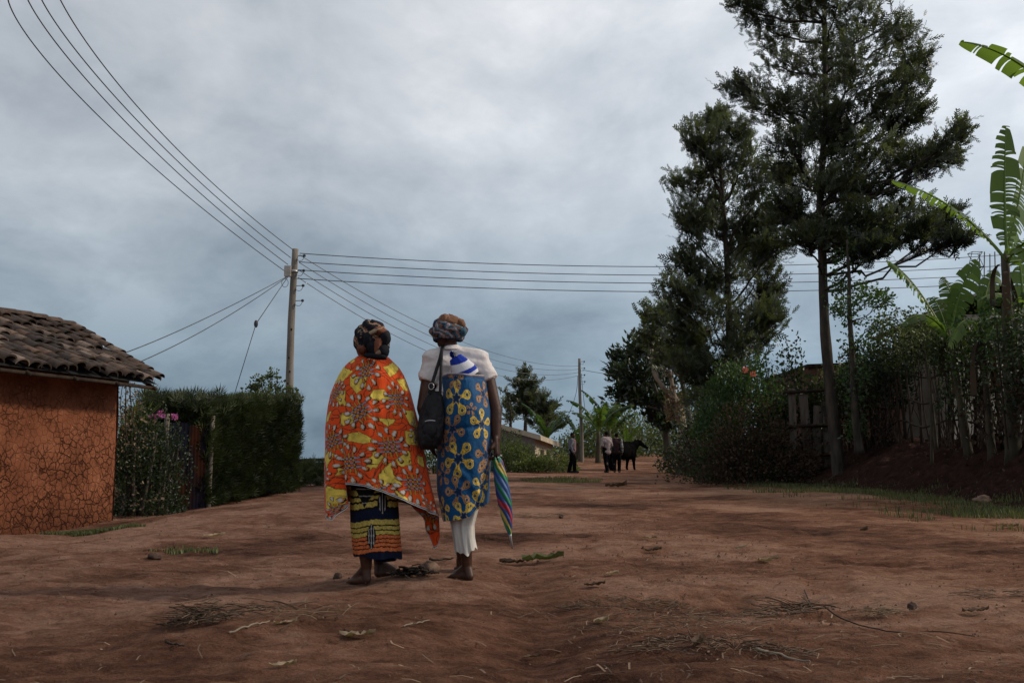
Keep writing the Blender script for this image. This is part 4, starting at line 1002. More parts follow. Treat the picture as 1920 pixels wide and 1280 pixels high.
q.build('roof', M['dark_roof'], root, smooth=False)
root = thing('brick_house', [9.8, 33, gz1(9.8, 33)], 'weathered brown brick house behind the vine thicket and the plank door', 'house')
wallbox(MB(), 9.2, 14.5, 30.8, 36, gz1(9.5, 32), 3.85).build('wall', M['brick'], root, smooth=False)
MB().box((11.8, 33.4, 3.92), (5.3, 5.4, .1), np.array(Matrix.Rotation(R(-2), 3, 'Y'))).build('roof', M['dark_wood'], root, smooth=False)
# plank door / timber panel
root = thing('plank_fence', P(1500, 885, 29), 'grey timber posts and plank panel between the thicket and the tall trunk', 'fence')
for px, w_, top in ((1487, .2, 728), (1512, .24, 740), (1532, .22, 760), (1550, .2, 752)):
    a = P(px, 890, 29); t = P(px, top, 29); q = MB(); q.box((a + t) / 2, (w_, .08, t[2] - a[2]), np.array(Matrix.Rotation(R((px % 7) - 3), 3, 'Y'))); q.build('plank', M['grey_wood'], root, smooth=False)
for py in (735, 800, 855):
    q = MB(); q.tube([P(1470, py, 28.9), P(1565, py - 4, 28.9)], .05, 7, wob=.2); q.build('rail', M['dark_wood'], root)

# stick fence along the top of the bank
root = thing('stick_fence', [9.9, 22, bz(9.9, 22)], 'dark fence of crooked upright sticks and tied rails on top of the soil bank', 'fence')
fx = lambda y: 10.05 - .03 * (y - 18) + .1 * math.sin(y)
y = 15.2; k = 0
while y < 30.5:
    x = fx(y); z = float(bz(x, y)); h = rng.uniform(1.9, 2.5); tl = rng.normal(0, .12, 2)
    q = MB(); q.tube(np.array([[x, y, z - .2], [x + tl[0] * .5 + rng.normal(0, .04), y + tl[1] * .5, z + h / 2], [x + tl[0], y + tl[1], z + h]]), [rng.uniform(.025, .05), .03, .018], 6, wob=.2)
    q.build('post', M['dark_wood'], root); y += rng.uniform(.28, .75) * (1.3 if 22.5 < y < 25.5 else 1); k += 1
for h in (.5, 1.05, 1.65):
    yy = np.linspace(15, 30.6, 30); q = MB(); q.tube(np.array([[fx(v) - .05, v, float(bz(fx(v), v)) + h + .08 * math.sin(v * 2.3 + h)] for v in yy]), .024, 6); q.build('rail', M['dark_wood'], root)
q = MB()
for j in range(300):
    y = rng.uniform(15, 30.5)
    if 23.0 < y < 25.7 and rng.uniform() < .88: continue
    x = fx(y) + rng.normal(0, .22); z = float(bz(x, y)); h = rng.uniform(.8, 2.7); l = rng.normal(0, .35, 2)
    q.tube(bez(np.array([x, y, z]), np.array([x + rng.normal(0, .2), y + rng.normal(0, .2), z + h * .5]), np.array([x + l[0] * .5, y + l[1], z + h]), 6), [.014, .012, .01, .009, .007, .005], 4, cap=False)
tag(q.build('brushwood', M['dark_wood'], root), kind='stuff')

G_ = 'climbers over the stick fence'
def overfence(label, y0, y1, zlo, zhi, n, mat, fs, tint, seed, w=.8, xo=0, lowdead=True, tm=LF):
    """mass of climber riding on the fence"""
    ym = (y0 + y1) / 2; x0 = fx(ym) + xo; zg = float(bz(x0, ym)); root = thing('climber', [x0, ym, zg], label, 'climbing plant', G_)
    y = rng.uniform(y0, y1, n); h = rng.uniform(0, 1, n) ** .62
    e = np.sqrt(np.clip(1 - ((y - ym) / ((y1 - y0) / 2)) ** 2, 0, 1))
    top = zhi * (.62 + .38 * e) * (1 + .18 * fbm(y * 1.1, seed, oct=3)); x = x0 + rng.uniform(-w, w, n) * (.4 + .6 * e); z = zg + zlo + (top - zlo) * h
    keep = fbm(x * 1.5, y * 1.5, z * 1.8, 2, seed) > rng.uniform(-.75, .15, n)
    p = np.stack([x, y, z], 1)[keep]; m = len(p)
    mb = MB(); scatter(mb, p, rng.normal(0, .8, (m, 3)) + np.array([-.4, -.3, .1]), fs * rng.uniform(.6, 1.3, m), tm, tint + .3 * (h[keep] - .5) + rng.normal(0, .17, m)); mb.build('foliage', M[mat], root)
    if lowdead:
        nd = n // 3; y = rng.uniform(y0, y1, nd); p = np.stack([x0 - .2 + rng.normal(0, .25, nd), y, zg + rng.uniform(.2, zlo + .9, nd)], 1)
        k = vnoise(p[:, 0] * 1.2, p[:, 1] * 1.4, p[:, 2] * .6, seed + 3) > -.1; p = p[k]
        mb = MB(); scatter(mb, p, rng.normal(0, .4, (len(p), 3)) - np.array([0, 0, .8]), fs * rng.uniform(.7, 1.4, len(p)), LF, rng.uniform(0, .65, len(p))); mb.build('dead_leaves', M['darkdead'], root)
    sb = MB()
    for j in range(14):
        yy = rng.uniform(y0 + .2, y1 - .2); a = np.array([x0 + rng.normal(0, .2), yy, zg - .05]); e_ = a + [rng.normal(0, .25), rng.normal(0, .5), rng.uniform(1.2, zhi * .85)]
        sb.tube(bez(a, (a + e_) / 2 + rng.normal(0, .2, 3), e_, 8), np.linspace(.022, .009, 8), 5, cap=False)
    sb.build('stems', M['dark_wood'], root)
    return root
overfence('dark climber on the fence behind the leaning banana stems at the right edge', 15.2, 19.4, .5, 2.9, 6000, 'darkleaf', .17, .5, 3)
overfence('bushy climber with lit tips on the fence left of the thick banana stem', 18.2, 22.4, .6, 2.75, 6500, 'vine', .16, .42, 5, w=.9)
overfence('climber with hanging brown leaves above the pale wall panel', 21.6, 25.8, 1.7, 2.95, 7500, 'bush', .16, .2, 8, w=.8, lowdead=False)
overfence('tangled climber with dead leaves right of the tall bare trunk', 25.4, 28.6, 1.0, 2.9, 6500, 'darkleaf', .18, .5, 12, w=.8)
overfence('thin climber behind the tall bare trunk, over the plank panel', 27.8, 30.8, 1.0, 2.5, 3200, 'bush', .18, .2, 14, w=.6)
# vine-wrapped second trunk
clump_tree('vine_clad_tree', 'slim trunk wrapped in broad-leaved vine right of the tallest tree', 'tree', [(1612, 850, 25.5), (1600, 720, 25.5), (1592, 560, 25.5), (1588, 450, 25.5)], .11,
    [(1585, 480, 30, 24), (1578, 520, 26, 26), (1600, 545, 34, 24), (1630, 555, 36, 22), (1590, 590, 30, 26), (1575, 570, 20, 20), (1660, 560, 22, 14), (1640, 600, 30, 24), (1620, 640, 34, 24), (1602, 690, 22, 34), (1606, 750, 20, 34), (1610, 800, 20, 28)], 25.5, LF, 'vine', .19, 230, depth=.5, tintbase=.78, limb=.02, up=-.1)
bush('vine_thicket', 'big dark green vine thicket with two red flowers left of the plank panel', 'shrub', P(1392, 898, 30) * [1, 1, 0] + [0, 0, gz1(7.2, 30)], (1.6, 1.5, 4.15), 15000, LF, 'vine', .19, stems=10, tint=.36, seed=41, lump=.22, shell=.6)
bush('dry_undergrowth', 'brown tangled undergrowth at the foot of the vine thicket', 'shrub', np.array([*P(1425, 905, 28.6)[:2], gz1(7.2, 28.6)]), (2.2, .9, 1.9), 8000, LF, 'darkdead', .17, stems=14, tint=.35, seed=43, bark='dark_wood')
r = bpy.data.objects['vine_thicket']
add_blobs(r, 'flower', [P(1397, 694, 28.5)], .055, 90, DI, 'redflower', .7, .035); add_blobs(r, 'flower', [P(1412, 701, 28.5)], .055, 90, DI, 'redflower', .8, .035)
for k, (px, py, Y, rr, nn, mt, lb, ti) in enumerate([(1330, 878, 36, (1.5, 1.2, 2.6), 3200, 'darkleaf', 'dark bush between the lopped tree and the vine thicket', .4), (1345, 880, 41, (1.6, 1.4, 3.6), 3000, 'bush', 'taller mid-green bush behind the vine thicket', .3),
        (1322, 880, 46, (1.3, 1.2, 2.2), 1500, 'vine', 'leafy bush at the roadside under the lopped tree', .45), (1280, 880, 40.5, (.9, .9, .75), 900, 'darkleaf', 'low dark bush at the bend of the road', .5), (1500, 870, 30.2, (1.3, .4, 3.5), 4200, 'darkleaf', 'dark bush in front of the brick house', .4), (1430, 870, 38, (2.0, 1.2, 4.0), 3200, 'darkleaf', 'tall dark bush under the feathery trees', .38)]):
    x = float(P(px, 880, Y)[0]); bush('roadside_bush', lb, 'bush', (x, Y, gz1(x, Y)), rr, nn, LF, mt, .24, 'bushes along the right side of the road', stems=6, tint=ti, seed=51 + k)

# ================================================================== BANANAS RIGHT
banana('large banana plant with one tall upright tattered leaf, at the right edge', (1898, 828, 19.4), (1884, 476, 19.4), .14, [
    (1880, 400, 0, 1886, 236, .1, .34, (1, 0, 0), .85), (1912, 400, .5, 1926, 265, .9, .36, (.8, .5, 0), .6),
    (1800, 372, .3, 1672, 338, .6, .28, None, .8), (1935, 420, -.6, 2010, 440, -1.2, .3, None, .5), (1960, 470, .3, 2030, 560, .3, .3, None, .5), (1905, 430, -.4, 1945, 500, -.9, .3, None, .6)], 19.4, tint=.5)
banana('banana plant at the right edge whose long leaf hangs in at the top', (2075, 830, 16.8), (2060, 300, 16.8), .16, [
    (1960, 100, 0, 1801, 78, 0, .34, None, .45), (2160, 120, 0, 2290, 150, 0, .3, None, .5), (2080, 130, .3, 2110, 20, .4, .3, (1, 0, 0), .5)], 16.8, dead=3)
banana('shorter banana plant with a broad dark leaf and one shredded leaf', (1815, 820, 21.4), (1778, 622, 21.4), .085, [
    (1790, 545, 0, 1832, 488, 0, .34, (1, .1, -.3), .3), (1715, 515, .3, 1662, 488, .5, .3, None, .95), (1735, 560, -.3, 1690, 610, -.6, .27, None, .7), (1755, 545, .2, 1742, 560, .3, .24, (1, 0, 0), .4), (1830, 570, -.3, 1870, 620, -.5, .3, None, .5), (1800, 560, .3, 1765, 520, .4, .26, (1, 0, 0), .5)], 21.4, tint=.42)
banana('slim leaning banana stem with drooping leaves between the two larger plants', (1858, 822, 20.4), (1838, 605, 20.4), .075, [
    (1850, 545, .2, 1905, 555, .4, .28, None, .5), (1805, 570, -.4, 1780, 650, -.6, .25, None, .7), (1845, 530, .3, 1868, 505, .5, .24, (1, 0, 0), .5), (1870, 580, -.3, 1900, 640, -.4, .25, None, .6)], 20.4, tint=.4)
banana('leafy banana plant with broad leaves beside the thick stem at the right edge', (1950, 822, 20.8), (1925, 585, 20.8), .085, [
    (1890, 530, -.3, 1838, 560, -.7, .32, None, .6), (1915, 500, .2, 1905, 445, .3, .3, (1, 0, 0), .5), (1960, 520, -.2, 2010, 540, -.4, .3, None, .5), (1880, 560, -.5, 1850, 640, -1.0, .3, None, .6), (1940, 560, -.7, 1955, 640, -1.3, .28, None, .6)], 20.8, tint=.5)
for k, (a_, e_, rr, lb) in enumerate([((1755, 815, 22.6), (1730, 640, 22.8), .05, 'thin bare stalk on the bank left of the leaning banana stems'), ((1926, 815, 19.0), (1905, 600, 19.0), .07, 'dry banana stalk at the right frame edge'), ((1622, 838, 27), (1606, 690, 27), .05, 'thin pale stalk right of the tall bare trunk'), ((1745, 845, 22.0), (1742, 690, 22.0), .04, 'slim upright stalk before the pale wall panel')]):
    q = MB(); b_, t_ = P(*a_), P(*e_); b_[2] = bz(b_[0], b_[1]) - .1; q.tube(bez(b_, (b_ + t_) / 2 + [.05, 0, 0], t_, 10), np.linspace(rr, rr * .6, 10), 8, wob=.2); tag(q.build('stalk', M['stalk'], loc=b_), lb, 'stalk', 'bare stalks on the soil bank')
# clods and debris on the bank
q = MB(); n = 700; y = rng.uniform(9, 31, n); x = foot_x(y) + rng.uniform(-.1, 2.4, n); z = bz(x, y) + .03
d = rng.normal(0, 1, (n, 3)); scatter(q, np.stack([x, y, z + .03], 1), d, rng.uniform(.04, .16, n), LF, rng.uniform(0, 1, n) ** 1.5)
tag(q.build('leaf_litter', M['darkdead']), 'dead leaves and scraps strewn over the soil bank', 'litter', None, 'stuff')

# ================================================================== FAR END OF THE ROAD
def far_ground(px, Y): x = float(P(px, 870, Y)[0]); return np.array([x, Y, gz1(x, Y)])
# far building: long side towards us, gable end to the right
def far_house():
    c = far_ground(958, 52); zc = c[2] - .3
    A = P(880, 800, 56.5); Bc = P(1003, 850, 52.0); Cc = P(1037, 845, 57.5)    # plan corners (x,y)
    A2, B2, C2 = A[:2], Bc[:2], Cc[:2]; D2 = A2 + (C2 - B2)
    root = thing('long_house', [B2[0], B2[1], zc], 'long low house with a sunlit gable end beyond the bushes', 'house')
    zA, zB, zC = P(880, 780, 56.5)[2], P(1003, 824, 52.0)[2], P(1037, 836, 57.5)[2]
    zA = float(P(880, 779, 56.5)[2]); zD = zA + (zC - zB)
    w = MB()
    w.grid(np.array([[[*A2, zc], [*B2, zc]], [[*A2, zA + .12], [*B2, zB + .12]]])); w.grid(np.array([[[*C2, zc], [*D2, zc]], [[*C2, zC], [*D2, zD]]])); w.grid(np.array([[[*D2, zc], [*A2, zc]], [[*D2, zD], [*A2, zA]]])); w.build('wall', M['house_shade'], root, smooth=False)
    g = MB(); g.grid(np.array([[[*B2, zc], [*C2, zc]], [[*B2, zB + .1], [*C2, zC + .1]]])); g.build('end_wall', M['house_lit_cream'], root, smooth=False)
    ax = (B2 - A2) / np.linalg.norm(B2 - A2); pr = (C2 - B2) / np.linalg.norm(C2 - B2); sl = (zC - zB) / np.linalg.norm(C2 - B2)
    L_ = lambda q_, o, z: np.array([*(q_ + o), z])
    c1, c2, c3, c4 = L_(A2, -ax - pr * .4, zA - .4 * sl + .04), L_(B2, ax * .55 - pr * .4, zB - .4 * sl + .04), L_(C2, ax * .55 + pr * .5, zC + .5 * sl + .04), L_(D2, -ax + pr * .5, zD + .5 * sl + .04)
    r = MB(); t_ = np.array([0, 0, .1]); r.grid(np.array([[c1, c2], [c4, c3]])); r.grid(np.array([[c1, c2], [c4, c3]]) + t_); r.build('roof', M['dark_roof'], root, smooth=False)
    f = MB()
    for a3, b3, o in ((c1, c2, -pr * .02), (c2, c3, ax * .02)):
        o3 = np.array([*o, 0]); f.grid(np.array([[a3 + o3 - [0, 0, .1], b3 + o3 - [0, 0, .1]], [a3 + o3 + [0, 0, .16], b3 + o3 + [0, 0, .16]]]))
    f.build('fascia_board', M['house_lit_cream'], root, smooth=False)
    nrm = np.array([pr[1], -pr[0]]); nrm *= np.sign(nrm @ ax)
    for t_ in (.35, .68):
        q_ = B2 + (C2 - B2) * t_ + nrm * .02; MB().box((*q_, zC - .55), (.8, .06, .6), np.array([[pr[0], nrm[0], 0], [pr[1], nrm[1], 0], [0, 0, 1]])).build('window', M['dark_wood'], root, smooth=False)
    for t_ in (.35, .6, .85):
        q_ = A2 + (B2 - A2) * t_; nn = np.array([ax[1], -ax[0]]); MB().box((*(q_ + nn * .02), zB - .9), (.9, .06, .7), np.array([[ax[0], nn[0], 0], [ax[1], nn[1], 0], [0, 0, 1]])).build('window', M['dark_wood'], root, smooth=False)
M['house_shade'] = mat_noise('house_shade', [(.3, (.1, .085, .075)), (.7, (.2, .17, .15))], 2, .9, 9, .4, .02)  # walls turned from the sun, their shade put into the colour
M['house_lit_cream'] = mat_noise('house_lit_cream', [(.3, (.3, .25, .18)), (.7, (.46, .39, .29))], 2, .9, 9, .4, .02)  # cream boards and end wall, the sunlit tone put into the colour
far_house()
for k, (px, Y, rr, nn, lb, ti) in enumerate([(962, 43, (1.15, 1, 1.35), 3000, 'rounded green bush at the right elbow of the woman in blue', .3), (1000, 42, (1.1, .9, .62), 2400, 'low green bush in front of the far house', .4), (1040, 43.5, (.95, .8, .75), 1900, 'low bush just left of the lone standing man', .45), (925, 46, (1.3, 1, 1.9), 2400, 'bush behind the handbag side of the woman in blue', .28), (812, 40, (1.1, .8, 1.0), 1800, 'bush seen in the gap between the two women', .25), (968, 47, (.9, .8, 1.25), 2000, 'upper bush against the gable end of the far house', .25), (880, 42, (1.3, .9, .9), 1500, 'bush behind the blue wrap', .3)]):
    bush('roadside_bush', lb, 'bush', far_ground(px, Y), rr, nn, LF, 'bush', .2, 'bushes on the left side of the far road', stems=6, tint=ti, seed=71 + k)
clump_tree('wispy_tree', 'thin wispy tree at the left of the three distant trees', 'tree', [(958, 815, 84), (957, 770, 84), (950, 735, 84)], .14, [(950, 742, 14, 12), (958, 758, 16, 12), (945, 765, 10, 12), (962, 778, 14, 12), (950, 788, 14, 10)], 84, FR2, 'oak', .7, 40, depth=1, group='distant trees behind the long house')
clump_tree('tall_tree', 'tallest of the three distant trees behind the long house', 'tree', [(985, 815, 82), (985, 770, 82), (984, 705, 82)], .17, [(983, 706, 9, 9), (975, 720, 14, 10), (994, 724, 13, 10), (982, 738, 20, 12), (998, 748, 12, 10), (970, 752, 12, 9), (986, 760, 20, 12), (980, 774, 18, 8), (996, 772, 12, 8)], 82, FR2, 'oak', .7, 100, depth=1, tintbase=.33, group='distant trees behind the long house')
clump_tree('leafy_tree', 'bushy tree at the right of the three distant trees', 'tree', [(1025, 825, 80), (1024, 780, 80), (1020, 750, 80)], .17, [(1018, 748, 10, 10), (1012, 762, 14, 11), (1030, 764, 14, 12), (1020, 778, 20, 12), (1034, 784, 13, 12), (1008, 792, 14, 12), (1026, 798, 18, 12), (1046, 800, 10, 10)], 80, FR2, 'oak', .7, 90, depth=1.5, tintbase=.38, group='distant trees behind the long house')
def far_banana(label, px, py, top, Y, n, L, seed, tint=.5, up=.9):
    b_ = far_ground(px, Y); t_ = P(px + top[0], top[1], Y); r = np.random.default_rng(seed)
    root = thing('banana_plant', b_, label, 'banana plant', 'banana plants'); q = MB(); q.tube(bez(b_ - [0, 0, .2], (b_ + t_) / 2, t_, 8), np.linspace(.2, .1, 8), 8); q.build('stem', M['stalk'], root)
    for k in range(n):
        a = k * 2.4 + r.uniform(-.3, .3); e = min(1.5, r.uniform(.75, 1.5) * up); l = L * r.uniform(.75, 1.15); d = np.array([math.cos(a), math.sin(a), 0])
        c = t_ + d * l * .45 * math.cos(e) + np.array([0, 0, l * .75 * math.sin(e)]); tip = t_ + d * l * (.55 + .4 * math.cos(e)) + np.array([0, 0, l * (.95 * math.sin(e) - .12 + .2 * (e > 1.1))])
        banana_leaf(root, t_ - [0, 0, .1], c, tip, .33 * l / 2, None, .5, .6, tint + .12 * math.sin(k), seed=seed * 10 + k)
far_banana('banana plant with upright leaves right of the distant pole', 1122, 865, (0, 808), 57, 9, 2.35, 3, .15)
far_banana('banana plant behind the two men standing together', 1140, 860, (2, 806), 63, 8, 2.3, 4, .12)
far_banana('banana clump at the right end of the long house', 1026, 850, (0, 822), 60, 10, 2.0, 5, .12, .8)
far_banana('young banana plant between the lone man and the distant pole', 1083, 868, (0, 830), 60, 6, 1.8, 6, .15)
far_banana('low banana plant above the back of the cow', 1172, 858, (4, 838), 62, 6, 1.3, 7, .7)
far_banana('banana plant left of the dense dark tree', 1150, 850, (0, 812), 72, 8, 2.4, 8, .1)
for k, (px, Y, rr, nn, mt, lb, ti) in enumerate([(1112, 70, (2.4, 2, 2.3), 1900, 'bush', 'green bush behind the distant pole', .3), (1160, 72, (2.5, 2, 3.9), 2600, 'bush', 'tall olive bush above the cow', .3), (1205, 76, (2.5, 2, 3.0), 2200, 'bush', 'green bush in front of the cow\'s head', .35), (1240, 82, (2.8, 2, 2.6), 2000, 'bush', 'green bush where the road disappears', .42), (1285, 74, (2.6, 2, 3.6), 2200, 'darkleaf', 'dark bush behind the lopped tree', .45), (1070, 74, (2.0, 2, 1.4), 1500, 'bush', 'small bush behind the lone man', .3), (1190, 92, (4.5, 2, 4.6), 2200, 'bush', 'farthest tall bush over the road', .38), (1325, 66, (2.6, 2, 5.0), 2400, 'bush', 'tall bush behind the dark roadside bush', .3), (1130, 88, (3, 2, 4.0), 1800, 'bush', 'bush far behind the banana plants', .25), (1380, 60, (3, 2, 4.5), 2200, 'darkleaf', 'dark bush far behind the vine thicket', .4)]):
    bush('far_bush', lb, 'bush', far_ground(px, Y), rr, nn, LF, mt, .36, 'bushes at the far end of the road', stems=4, tint=ti, seed=91 + k)
# lattice mast where the level wires arrive
px_ = 1851; bs = far_ground(px_, 38); bs[2] = float(bz(bs[0], 38)) - .1; tp = P(px_, 474, 38)
root = thing('lattice_mast', bs, 'slim dark lattice mast carrying the level wires, behind the banana plants', 'mast')
cor = [(-.2, -.2), (.2, -.2), (.2, .2), (-.2, .2)]
for cx_, cy_ in cor: q = MB(); q.tube([bs + [cx_ * 1.6, cy_ * 1.6, 0], tp + [cx_, cy_, 0]], .022, 5); q.build('leg', M['wire'], root)
q = MB(); H_ = tp[2] - bs[2]
for k in range(14):
    z0, z1 = bs[2] + H_ * k / 14, bs[2] + H_ * (k + 1) / 14; s0, s1 = 1.6 - .6 * k / 14, 1.6 - .6 * (k + 1) / 14
    for j in range(4):
        a_, b_ = cor[j], cor[(j + 1) % 4]; q.tube([[bs[0] + a_[0] * s0, bs[1] + a_[1] * s0, z0], [bs[0] + b_[0] * s1, bs[1] + b_[1] * s1, z1]], .014, 4); q.tube([[bs[0] + a_[0] * s1, bs[1] + a_[1] * s1, z1], [bs[0] + b_[0] * s1, bs[1] + b_[1] * s1, z1]], .012, 4)
q.build('bracing', M['wire'], root)
# sapling by the near pole
clump_tree('sapling', 'young loose-leaved tree around the foot of the near pole, above the hedge', 'tree', [(505, 900, 24), (503, 800, 24), (507, 725, 24)], .05, [(506, 708, 14, 12), (488, 722, 16, 12), (520, 728, 16, 12), (500, 742, 20, 12), (545, 740, 14, 12), (470, 728, 10, 8), (556, 752, 10, 10), (535, 760, 18, 10)], 24, LF, 'bush', .14, 170, depth=.5, tintbase=.3, limb=.02)
# ================================================================== FIGURES
def capsule(mb, p0, p1, r0, r1, n=14, flat=False):
    p0, p1 = V3(p0), V3(p1); ax = p1 - p0; L = np.linalg.norm(ax)
    if L < 1e-6: ax = np.array([0, 0, 1.]); L = 1e-6
    ax = ax / L; ref = np.array([0, 0, 1.]) if abs(ax[2]) < .9 else np.array([1., 0, 0]); u = np.cross(ax, ref); u /= np.linalg.norm(u); w = np.cross(ax, u)
    st = []
    if flat: st = [(0, 1e-5), (0, r0), (L, r1), (L, 1e-5)]
    else:
        for b in np.linspace(-np.pi / 2, 0, 5): st.append((r0 * math.sin(b), max(r0 * math.cos(b), 1e-5)))
        for b in np.linspace(0, np.pi / 2, 5): st.append((L + r1 * math.sin(b), max(r1 * math.cos(b), 1e-5)))
    a = np.linspace(0, 2 * np.pi, n, endpoint=False); ring = np.cos(a)[:, None] * u + np.sin(a)[:, None] * w
    mb.grid(np.array([p0 + ax * s + ring * r for s, r in st]), close_u=True)

def fuse(mb, voxel, smooth=6):
    """merge overlapping solids into one continuous skin; returns vertex and quad arrays"""
    o = mb.build('tmp_body', None); m = o.modifiers.new('r', 'REMESH'); m.mode = 'VOXEL'; m.voxel_size = voxel
    if smooth: s = o.modifiers.new('s', 'SMOOTH'); s.iterations = smooth; s.factor = .5
    dg = bpy.context.evaluated_depsgraph_get(); dg.update(); e = o.evaluated_get(dg); me = e.to_mesh()
    v = np.zeros(len(me.vertices) * 3); me.vertices.foreach_get('co', v); v = v.reshape(-1, 3)
    me.calc_loop_triangles(); f = np.zeros(len(me.loop_triangles) * 3, int); me.loop_triangles.foreach_get('vertices', f); f = f.reshape(-1, 3)
    e.to_mesh_clear(); md = o.data; bpy.data.objects.remove(o); bpy.data.meshes.remove(md)
    return v, f

def fused(mb, voxel, smooth, name, mat, parent=None, colf=None, loc=None):
    v, f = fuse(mb, voxel, smooth); q = MB(); q.add(v, f, None if colf is None else colf(v)); return q.build(name, mat, parent, loc=loc)

def hand(mb, w, d, n, side, curl=1.0, sc=1.0, spread=1.0, thumb=1.0):
    """w wrist, d towards the knuckles, n palm normal (fingers curl towards n), side=+1 puts the thumb on d x n"""
    w = V3(w); d = V3(d) / np.linalg.norm(d); n = V3(n); n = n - d * (n @ d); n /= np.linalg.norm(n); a = np.cross(d, n) * side
    for k in (-.026, -.009, .009, .026): capsule(mb, w + a * k * .75 * sc, w + (d * .088 + a * k * 1.1) * sc, .016 * sc, .0135 * sc, 10)
    for k, (off, ln) in enumerate(((.031, .072), (.0105, .082), (-.0105, .076), (-.031, .058))):
        p = w + (d * (.09 - .004 * abs(k - 1.3)) + a * off * 1.05) * sc; ang = 0.0; dirn = d
        for sgm, cu in ((.46, .75), (.3, .95), (.24, .6)):
            ang += cu * curl * (1 + .08 * (k - 1)); dirn = d * math.cos(ang) + n * math.sin(ang) + a * .05 * off / .03 * spread
            q = p + dirn * ln * sgm * sc; capsule(mb, p, q, .0098 * sc, .0088 * sc, 8); p = q
    p = w + (d * .022 + a * .022 + n * .006) * sc; q = p + (d * .034 + a * .026 + n * .018 * thumb) * sc; capsule(mb, p, q, .014 * sc, .011 * sc, 8)
    r = q + (d * .026 + a * (.006 - .02 * thumb) + n * .022 * thumb) * sc; capsule(mb, q, r, .0105 * sc, .0085 * sc, 8); 

def foot(mb, heel, toe, ankle, sc=1.0, lift=0.0, side=1, bend=0.0):
    """bare foot: heel and toe points on the ground, ankle joint above"""
    h, t, k = V3(heel), V3(toe), V3(ankle); d = t - h; L = np.linalg.norm(d); d /= L; up = np.array([0, 0, 1.]); a = np.cross(d, up) * side; a /= np.linalg.norm(a)
    capsule(mb, h + d * .028 * sc + up * .03 * sc, k, .031 * sc, .033 * sc)
    capsule(mb, h + d * .03 * sc + up * .026 * sc, h + d * .11 * sc + up * .03 * sc, .030 * sc, .031 * sc)
    ball = h + d * (L - .065) + up * .018 * sc
    capsule(mb, k - up * .01, ball + up * .012 * sc, .033 * sc, .02 * sc); capsule(mb, k + d * .02 - up * .02, h + d * .15 * sc + up * .035 * sc, .036 * sc, .03 * sc)
    for s in (-.026, 0, .026): capsule(mb, h + d * .06 + up * .024 * sc, ball + a * s * sc, .026 * sc, .018 * sc)
    for j, (o, ln, r_) in enumerate(((.034, .062, .0135), (.014, .056, .0095), (-.003, .05, .0088), (-.019, .043, .0082), (-.033, .034, .0078))):
        p = ball + a * o * sc - up * .004; q = p + d * ln * sc - up * .004 * sc; capsule(mb, p, q, r_ * sc * 1.1, r_ * sc, 8)

def head(mb, c, f, sc=1.0, up=None):
    """skull, jaw, nose, lips, ears, eyes; c centre of skull, f facing direction"""
    c = V3(c); f = V3(f) / np.linalg.norm(f); up = np.array([0, 0, 1.]) if up is None else V3(up); r_ = np.cross(f, up); r_ /= np.linalg.norm(r_); up = np.cross(r_, f); rot = np.array([r_, f, up]).T
    mb.ell(c, np.array([.075, .095, .1]) * sc, 20, 14, rot); mb.ell(c + (f * .028 - up * .055) * sc, np.array([.056, .068, .062]) * sc, 18, 12, rot)
    capsule(mb, c + (f * .088 + up * .0) * sc, c + (f * .108 - up * .035) * sc, .011 * sc, .017 * sc, 8)
    for s in (-1, 1):
        mb.ell(c + (r_ * s * .078 - up * .022 - f * .005) * sc, np.array([.010, .022, .032]) * sc, 10, 8, rot)
        capsule(mb, c + (r_ * s * .014 + f * .098 + up * .017) * sc, c + (r_ * s * .05 + f * .08 + up * .016) * sc, .010 * sc, .010 * sc, 8)
        mb.ell(c + (r_ * s * .032 + f * .082 - up * .002) * sc, np.array([.014, .01, .009]) * sc, 8, 6, rot); mb.ell(c + (r_ * s * .042 + f * .066 - up * .03) * sc, np.array([.022, .02, .022]) * sc, 8, 6, rot)
    capsule(mb, c + (f * .092 - up * .062 - r_ * .018) * sc, c + (f * .092 - up * .062 + r_ * .018) * sc, .009 * sc, .009 * sc, 8); capsule(mb, c + (f * .092 - up * .074 - r_ * .014) * sc, c + (f * .092 - up * .074 + r_ * .014) * sc, .0095 * sc, .0095 * sc, 8)
    mb.ell(c + (f * .08 - up * .1) * sc, np.array([.022, .018, .016]) * sc, 8, 6, rot)

M['cape'] = mat_attr('cape', .85, .12, 60, .12, 8, .7, .03, stretch=(1.5, 1.5, .5), sheen=.1)
M['skirt'] = mat_attr('skirt', .9, .1, 70, .25, 9, .4, .015, stretch=(1.6, 1.6, .4))
M['bluewrap'] = mat_attr('bluewrap', .7, .15, 70, .18, 9, .7, .03, stretch=(1, 1, .8), sheen=.1)
M['scarf'] = mat_attr('scarf', .85, .15, 50, .3, 25, .5, .012)
M['tshirt'] = mat_noise('tshirt', [(.3, (.56, .51, .50)), (.7, (.70, .65, .64))], 12, .9, 9, .55, .025, spec=.1, stretch=(1, 1, .7))
M['white_cloth'] = mat_noise('white_cloth', [(.3, (.38, .36, .33)), (.7, (.6, .57, .53))], 10, .9, 14, .6, .02, spec=.1, stretch=(1.5, 1.5, .3))
M['leather'] = mat_noise('leather', [(.3, (.005, .005, .006)), (.7, (.018, .017, .02))], 8, .6, 16, .6, .025, spec=.2)
M['hat'] = mat_attr('hat', .8, .15, 60, .12, 60, .3, .006)
M['brolly'] = mat_attr('brolly', .55, .3, 40, .15, 18, .4, .01)

def smin_curve(tab, y):  # piecewise smooth lookup
    tab = np.array(tab, float); return np.stack([np.interp(y, tab[:, 0], tab[:, j]) for j in range(1, tab.shape[1])], -1)

